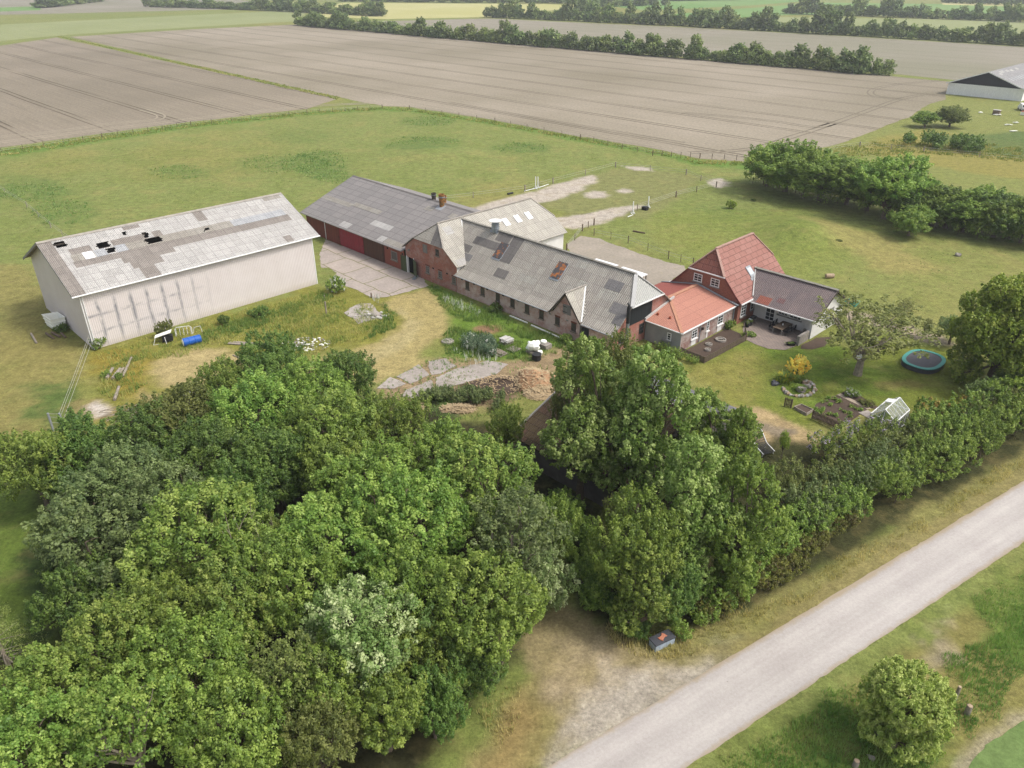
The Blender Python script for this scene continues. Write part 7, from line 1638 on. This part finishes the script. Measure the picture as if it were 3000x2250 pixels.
# rock garden
bush((2342, 1092), 35, 'golden-orange round shrub on the lawn', 'bush0', 'leaf_gold', 'shrub', .95)
rockg = G(2345, 1135)
for i in range(26):
    t = -2.4 + 4.4 * i / 25; a, b = 51.9 + 1.35 * math.cos(t) * (1 + .1 * RN.random()), 7.7 + 1.9 * math.sin(t); c = W(a, b); rr = RN.uniform(.14, .3); m = MB(); m.rock(c + Z * rr * .45, rr, 0, .75, i + 60)
    one('border_stone', 'rounded field stone in the edging of the rock garden', 'stone', c, m, M[('stone', 'stone_warm', 'stone_white')[i % 3]], 'stones edging the rock garden')
for (a, b), rr, lb, mt in (((52.3, 7.3), .5, 'largest pale boulder of the rock garden', 'stone'), ((51.9, 8.9), .4, 'dark boulder in the middle of the rock garden', 'wood_brown'), ((52.4, 8.6), .36, 'grey boulder right of the dark one in the rock garden', 'stone'), ((51.6, 9.6), .25, 'white stone beside the golden shrub', 'stone_white')):
    c = W(a, b); m = MB(); m.rock(c + Z * rr * .4, rr, 0, .65, int(a * 9)); one('boulder', lb, 'stone', c, m, M[mt])
def clump(px, h, n, label, mat, seed, r0=.5, name='plant', flower=None):
    c = G(*px); rs = np.random.RandomState(seed); VS, AT, MI = [], [], []
    for i in range(n):
        a = rs.uniform(0, 6.28); q = rs.uniform(0, r0); b = np.array([math.cos(a) * q, math.sin(a) * q, 0]); ln = h * rs.uniform(.3, .8); tip = b + np.array([math.cos(a) * ln, math.sin(a) * ln, h * rs.uniform(.5, 1.1)]); md = (b + tip) / 2 + np.array([0, 0, h * .25]); s = np.array([-math.sin(a), math.cos(a), 0]) * .04
        VS += [b - s, md - s, tip, md + s]; q_ = rs.uniform(); AT += [[q_, rs.uniform(), 0, 1]] * 4; MI.append(1 if flower and rs.uniform() < .12 else 0)
    v = np.array(VS); f = np.arange(len(v)).reshape(-1, 4)
    r = thing(name, label, 'plant', c); o = link(bpy.data.objects.new('leaves', np_mesh('leaves', v, f, [M[mat]] + ([M[flower]] if flower else []), np.array(AT), np.array(MI)))); o.parent = r
M['flower_yellow'] = plain('flower_yellow', C(236, 206, 50, .7), .8, .1, 9)
clump((2298, 1118), .9, 420, 'clump of long-leaved lilies left of the golden shrub', 'leaf_bright', 3, .75, flower='flower_yellow')
clump((2345, 1145), .55, 260, 'bright green fern-like plant inside the stone ring', 'leaf_mid', 4, .4)
clump((2340, 1116), .5, 260, 'fresh green perennial at the foot of the golden shrub', 'leaf_mid', 5, .5)
bush((2495, 1165), 24, 'white-flowering rose bush behind the board path', 'bushflower', 'leaf_mid', 'shrub', .7)
bush((2535, 1185), 22, 'yellow-green low shrub between path and greenhouse', 'bush1', 'leaf_olive', 'shrub', .5)
bush((2200, 985), 18, 'yellowish low bush in the flower bed by the house corner', 'bush2', 'leaf_bright', 'shrub', .5)
bush((2140, 965), 16, 'green climber at the corner of brick wing and house', 'bush0', 'leaf_mid', 'shrub', 1.2)
c = W(49.7, 6.8); m = MB(); m.rock(c + Z * .12, .5, 0, .5, 9); one('pond_liner', 'grey plastic liner bundle left of the lilies', 'liner', c, m, M['box_lid'])
m = MB(); cc = [W(53.5, 3.55), W(53.75, 4.5), W(55.05, 4.35), W(54.95, 3.2)]
for i in range(4): m.bar(cc[i] + Z * .15, cc[(i + 1) % 4] + Z * .15, .06, .3)
r = thing('raised_bed', 'wooden raised bed frame beside the picket fence', 'raised bed', cc[0]); m.build('boards', M['wood_old'], r); MB().slab([q + Z * .2 for q in cc], .1).build('soil', M['bed_soil'], r)
rs = np.random.RandomState(77); sd = None
for i in range(30):
    a, b = RN.uniform(54.9, 58.2), RN.uniform(3.8, 8.3); c = W(a, b)
    if sd is None:
        v, f, a_, mi = leaves_np(rs, rs.normal(size=(8, 3)) * np.array([.1, .1, .02]) + np.array([0, 0, .12]), 14, .06, .11, rs.normal(size=(8, 3)), .8); sd = np_mesh('seedling', v, f, [M['leaf_bright']], a_, mi)
    o = link(bpy.data.objects.new('seedling', sd)); o.location = c + Z * .04; s_ = RN.uniform(.7, 1.3); o.scale = (s_, s_, s_); o.rotation_euler.z = RN.uniform(0, 6)
    tag(o, 'small green vegetable plant in the brown vegetable bed', 'seedling', 'seedlings in the vegetable bed')
# greenhouse
def ghglass():
    t = NT('greenhouse_panes'); t.n('TexCoord'); f = t.noise(t.pos(), 1.3, 3)
    t.done(t.mix(f, (.5, .54, .54), (.75, .8, .8)), .08, .5)
    tr = t.n('BsdfTransparent'); mx = t.n('MixShader', Fac=.8); t.t.links.new(t.b.outputs[0], mx.inputs[1]); t.t.links.new(tr.outputs[0], mx.inputs[2]); t.t.links.new(mx.outputs[0], t.out.inputs['Surface']); return t.m
M['gh_glass'] = ghglass()
def greenhouse():
    a0, a1, b0, b1, h, hr = 59.95, 62.2, 5.4, 8.6, 1.45, 2.35; am = (a0 + a1) / 2
    r = thing('greenhouse', 'small glass greenhouse with white frame by the vegetable bed', 'greenhouse', W(a0, b0)); m = MB(); w_ = .05
    for b in (b0, b1):
        for a in (a0, a1): m.bar(W(a, b), W(a, b, h), w_)
        m.bar(W(a0, b, h), W(am, b, hr), w_ * 1.6).bar(W(a1, b, h), W(am, b, hr), w_ * 1.6).bar(W(am, b), W(am, b, hr), w_ * .8).bar(W(a0, b, h), W(a1, b, h), w_)
    for a, z in ((a0, h), (a1, h), (am, hr), (a0, .05), (a1, .05)): m.bar(W(a, b0, z), W(a, b1, z), w_ * 1.6)
    n = 5
    for i in range(1, n):
        b = b0 + (b1 - b0) * i / n
        for a in (a0, a1): m.bar(W(a, b, 0), W(a, b, h), w_ * .6); m.bar(W(a, b, h), W(am, b, hr), w_ * .6)
    m.build('frame', M['white'], r)
    for nm, P in (('roof_glass', [W(am, b0, hr), W(am, b1, hr), W(a1, b1, h), W(a1, b0, h)]), ('roof_glass', [W(am, b0, hr), W(am, b1, hr), W(a0, b1, h), W(a0, b0, h)]), ('side_glass', [W(a1, b0, .05), W(a1, b1, .05), W(a1, b1, h), W(a1, b0, h)]), ('side_glass', [W(a0, b0, .05), W(a0, b1, .05), W(a0, b1, h), W(a0, b0, h)]), ('gable_glass', [W(a0, b0, .05), W(a1, b0, .05), W(a1, b0, h), W(am, b0, hr), W(a0, b0, h)]), ('gable_glass', [W(a0, b1, .05), W(a1, b1, .05), W(a1, b1, h), W(am, b1, hr), W(a0, b1, h)])):
        MB().poly(P).build(nm, M['gh_glass'], r)
    m = MB(); lid = [W(am - .05, 7.2, hr + .0), W(am - .05, 8.0, hr + .0), W(a0 + .35, 8.0, h + .75), W(a0 + .35, 7.2, h + .75)]; m.slab(lid, .03); m.build('roof_vent', M['white'], r)
greenhouse()
for i in range(5):
    c = W(60.3 + (i % 2) * 1.5, 5.9 + i * .5); r = tree('potted tomato plant inside the greenhouse', 'plant', c, (.42, .42, .5), 'bush%d' % (i % 3), 'leaf_dark', group='plants in the greenhouse', name='tomato_plant')
# trampoline
c = W(58.6, 22.4); r = thing('trampoline', 'oval trampoline with a turquoise rim on the lawn', 'trampoline', c)
ax, ay, hh = 2.55, 1.95, .55; n_ = 40
def tp(f, z, k): t = 2 * math.pi * k / n_; e = .78; x = abs(math.cos(t)) ** e * math.copysign(1, math.cos(t)); y = abs(math.sin(t)) ** e * math.copysign(1, math.sin(t)); return c + U * (x * (ay - f)) + V * (y * (ax - f)) + Z * z
m = MB()
for k_ in range(n_):
    for (f0, z0), (f1, z1) in (((0, hh - .04), (0, hh + .03)), ((0, hh + .03), (.38, hh + .05)), ((.38, hh + .05), (.38, hh))): m.poly([tp(f0, z0, k_), tp(f0, z0, k_ + 1), tp(f1, z1, k_ + 1), tp(f1, z1, k_)])
m.build('rim_pad', M['teal'], r)
MB().poly([tp(.37, hh, k_) for k_ in range(n_)]).build('mat', plain('jumping_mat', C(112, 110, 114), .8, .08, 3), r)
for k_ in (3, 8, 13, 18, 23, 28, 33, 38): MB().tube([tp(.1, 0, k_), tp(.1, hh - .05, k_)], .03, 6).build('leg', M['zinc'], r)
m = MB()
for k_ in range(n_): m.poly([tp(.02, .02, k_), tp(.02, .02, k_ + 1), tp(.02, hh - .06, k_ + 1), tp(.02, hh - .06, k_)])
m.build('skirt', M['box_lid'], r)
# feeder dish on the fruit tree
b_ = G(2512, 1098); c = b_ + Vector((-.45, -.35, 2.35)); m = MB(); m.tube([c, c + Vector((0, -.04, .02))], .28, 18); m.bar(c + Vector((0, 0, .0)), c + Vector((.35, .3, .1)), .04); one('dish', 'round white dish fixed to the trunk of the old fruit tree', 'dish', c, m, M['white'])
# woven lounger
def lounger():
    c = G(2252, 1336); r = thing('lounger', 'black woven garden lounger with white rounded frame beside the shrubs', 'lounger', c)
    d = Vector((-.42, .9, 0)).normalized(); s = Vector((d.y, -d.x, 0)); w_ = .62
    P = lambda x, t: c + s * x + d * (t * 1.0) + Z * (.32 + (t * .22 if t < 1.1 else .242 + (t - 1.1) * 1.0))
    m = MB(); ts = [i / 14 * 2.1 for i in range(15)]
    for t in ts: m.bar(P(-w_ + .03, t) , P(w_ - .03, t), .045, .02)
    for i in range(9):
        x = -w_ + .05 + i * (2 * w_ - .1) / 8
        for a, b in zip(ts, ts[1:]): m.bar(P(x, a) + Z * .012, P(x, b) + Z * .012, .045, .02)
    m.build('weave', M['dull_black'], r)
    pts = [P(-w_, 0)] + [P(-w_, t) for t in ts[1:-1]] + [P(-w_ * .8, 2.12), P(-w_ * .4, 2.2), P(w_ * .4, 2.2), P(w_ * .8, 2.12)] + [P(w_, t) for t in ts[-2::-1]]
    MB().tube(pts, .045, 7).build('frame', M['white'], r)
    for x in (-w_, w_):
        for t in (.15, 1.2): q = P(x, t); MB().tube([q, Vector((q.x, q.y, 0))], .035, 6).build('leg', M['white'], r)
lounger()
tree_bt(2288, 1345, 1258, 16, 'fine1', 'leaf_deep', 'thin dark pine-like sapling beside the woven lounger')
# storage box with a tile on its lid
c = W(61.95, -29.9); dx = (W(62.5, -29.2) - W(62.1, -30.6)).normalized(); dx = Vector((dx.x, dx.y, 0)); ang = math.atan2(G(1974, 1886).y - G(1919, 1910).y, G(1974, 1886).x - G(1919, 1910).x)
A = G(1920, 1911); B = G(1975.5, 1885); D_ = G(1901, 1889); d1 = (B - A); d2 = (D_ - A); d1.z = d2.z = 0; l1, l2 = d1.length, max(.62, d2.length); d1.normalize(); n1 = Vector((-d1.y, d1.x, 0))
r = thing('storage_box', 'blue-grey garden storage box with charcoal lid at the driveway corner', 'box', A)
MB().obox(A, d1, n1, 0, l1, 0, l2, .0, .52).build('body', M['box_blue'], r)
MB().obox(A, d1, n1, -.04, l1 + .04, -.04, l2 + .04, .523, .6).build('lid', M['box_lid'], r)
m = MB(); q = A + d1 * (l1 * .5) + n1 * (l2 * .5); e = (d1 * .9 + n1 * .4).normalized(); g_ = Vector((-e.y, e.x, 0)); pts = []
for x, y in ((-.26, -.2), (-.14, -.13), (0, -.11), (.14, -.13), (.26, -.2), (.3, 0), (.26, .2), (.14, .13), (0, .11), (-.14, .13), (-.26, .2), (-.3, 0)): pts.append(q + e * x + g_ * y + Z * .66)
m.slab(pts, .055); one('roof_tile', 'terracotta bow-tie shaped tile lying on the storage box lid', 'tile', q + Z * .6, m, M['terracotta'])
# stumps by the road
def stump(px, pt, r_, label, mat='wood_old'):
    b = G(*px); h = rise(b, pt); m = MB(); m.tube([b - Z * .1, b + Z * h * .6, b + Z * h], [r_ * 1.1, r_, r_ * .96], 12); r = thing('stump', label, 'stump', b); m.build('bark', M[mat], r); MB().tube([b + Z * (h + .001), b + Z * (h + .02)], r_ * .86, 12).build('cut_face', M['stone_warm'], r)
stump((2832, 2092), 2068, .16, 'upright cut log post in the verge grass'); stump((2797, 2050), 2012, .1, 'pale post half hidden behind the young tree', 'bark_pale')
stump((2612, 2190), 2165, .17, 'pale cut log in front of the young tree', 'bark_pale'); stump((2505, 2246), 2229, .16, 'cut log at the bottom edge of the picture')
c = G(2552, 2222); m = MB(); m.rock(c + Z * .08, .22, 0, .5, 4); one('stone', 'flat grey stone between the cut logs', 'stone', c, m, M['stone'])
# ------------------------------------------------------------------ light, air, camera
w = bpy.data.worlds.new('World'); SC.world = w; w.use_nodes = True
nt = w.node_tree; bg = nt.nodes['Background']
sky = nt.nodes.new('ShaderNodeTexSky'); sky.sky_type = 'NISHITA'; sky.sun_disc = False
SUN = (U * .60 + V * .38); el = math.atan2(1.0, SUN.length); az = math.atan2(SUN.x, SUN.y)
sky.sun_elevation = el; sky.sun_rotation = az; sky.air_density = 1.; sky.dust_density = 4.; sky.ozone_density = .6
hs = nt.nodes.new('ShaderNodeHueSaturation'); hs.inputs['Saturation'].default_value = .42
nt.links.new(sky.outputs[0], hs.inputs['Color']); nt.links.new(hs.outputs[0], bg.inputs['Color']); bg.inputs['Strength'].default_value = .15
sl = bpy.data.lights.new('sun', 'SUN'); sl.energy = 1.4; sl.angle = rad(10.); sl.color = (1., .955, .89)
so = link(bpy.data.objects.new('sun', sl)); d = Vector((SUN.x, SUN.y, 1)).normalized(); so.rotation_euler = d.to_track_quat('Z', 'Y').to_euler(); so.location = (0, 0, 200)
cam = bpy.data.cameras.new('camera'); co = link(bpy.data.objects.new('camera', cam)); co.location = (0, 0, CAM_H); co.rotation_euler = (rad(90) - PITCH, 0, 0)
cam.sensor_fit = 'HORIZONTAL'; cam.sensor_width = 36; cam.lens = 36 * FPX / 3000; cam.clip_end = 9000; cam.clip_start = .5
SC.camera = co
SC.view_settings.view_transform = 'Standard'; SC.view_settings.look = 'None'; SC.view_settings.gamma = 1; SC.view_settings.exposure = .74
SC.render.engine = 'CYCLES'; cy = SC.cycles
cy.max_bounces = 5; cy.diffuse_bounces = 3; cy.glossy_bounces = 2; cy.transmission_bounces = 3; cy.transparent_max_bounces = 4; cy.volume_bounces = 0
cy.use_denoising = True; cy.denoiser = 'OPENIMAGEDENOISE'; cy.denoising_input_passes = 'RGB_ALBEDO_NORMAL'; cy.denoising_prefilter = 'NONE'; cy.caustics_reflective = False; cy.caustics_refractive = False

# ------------------------------------------------------------------ the air
hz = bpy.data.materials.new('summer_haze'); hz.use_nodes = True; ht = hz.node_tree; ht.nodes.remove(ht.nodes['Principled BSDF'])
pv = ht.nodes.new('ShaderNodeVolumePrincipled'); pv.inputs['Color'].default_value = (.93, .96, 1., 1); pv.inputs['Density'].default_value = .00022; pv.inputs['Anisotropy'].default_value = .2
ht.links.new(pv.outputs[0], ht.nodes['Material Output'].inputs['Volume'])
hb = MB(); hb.box(0, 2200, 21, 9000, 6200, 44); ho = hb.build('haze', hz); ho['kind'] = 'stuff'
cy.volume_max_steps = 32
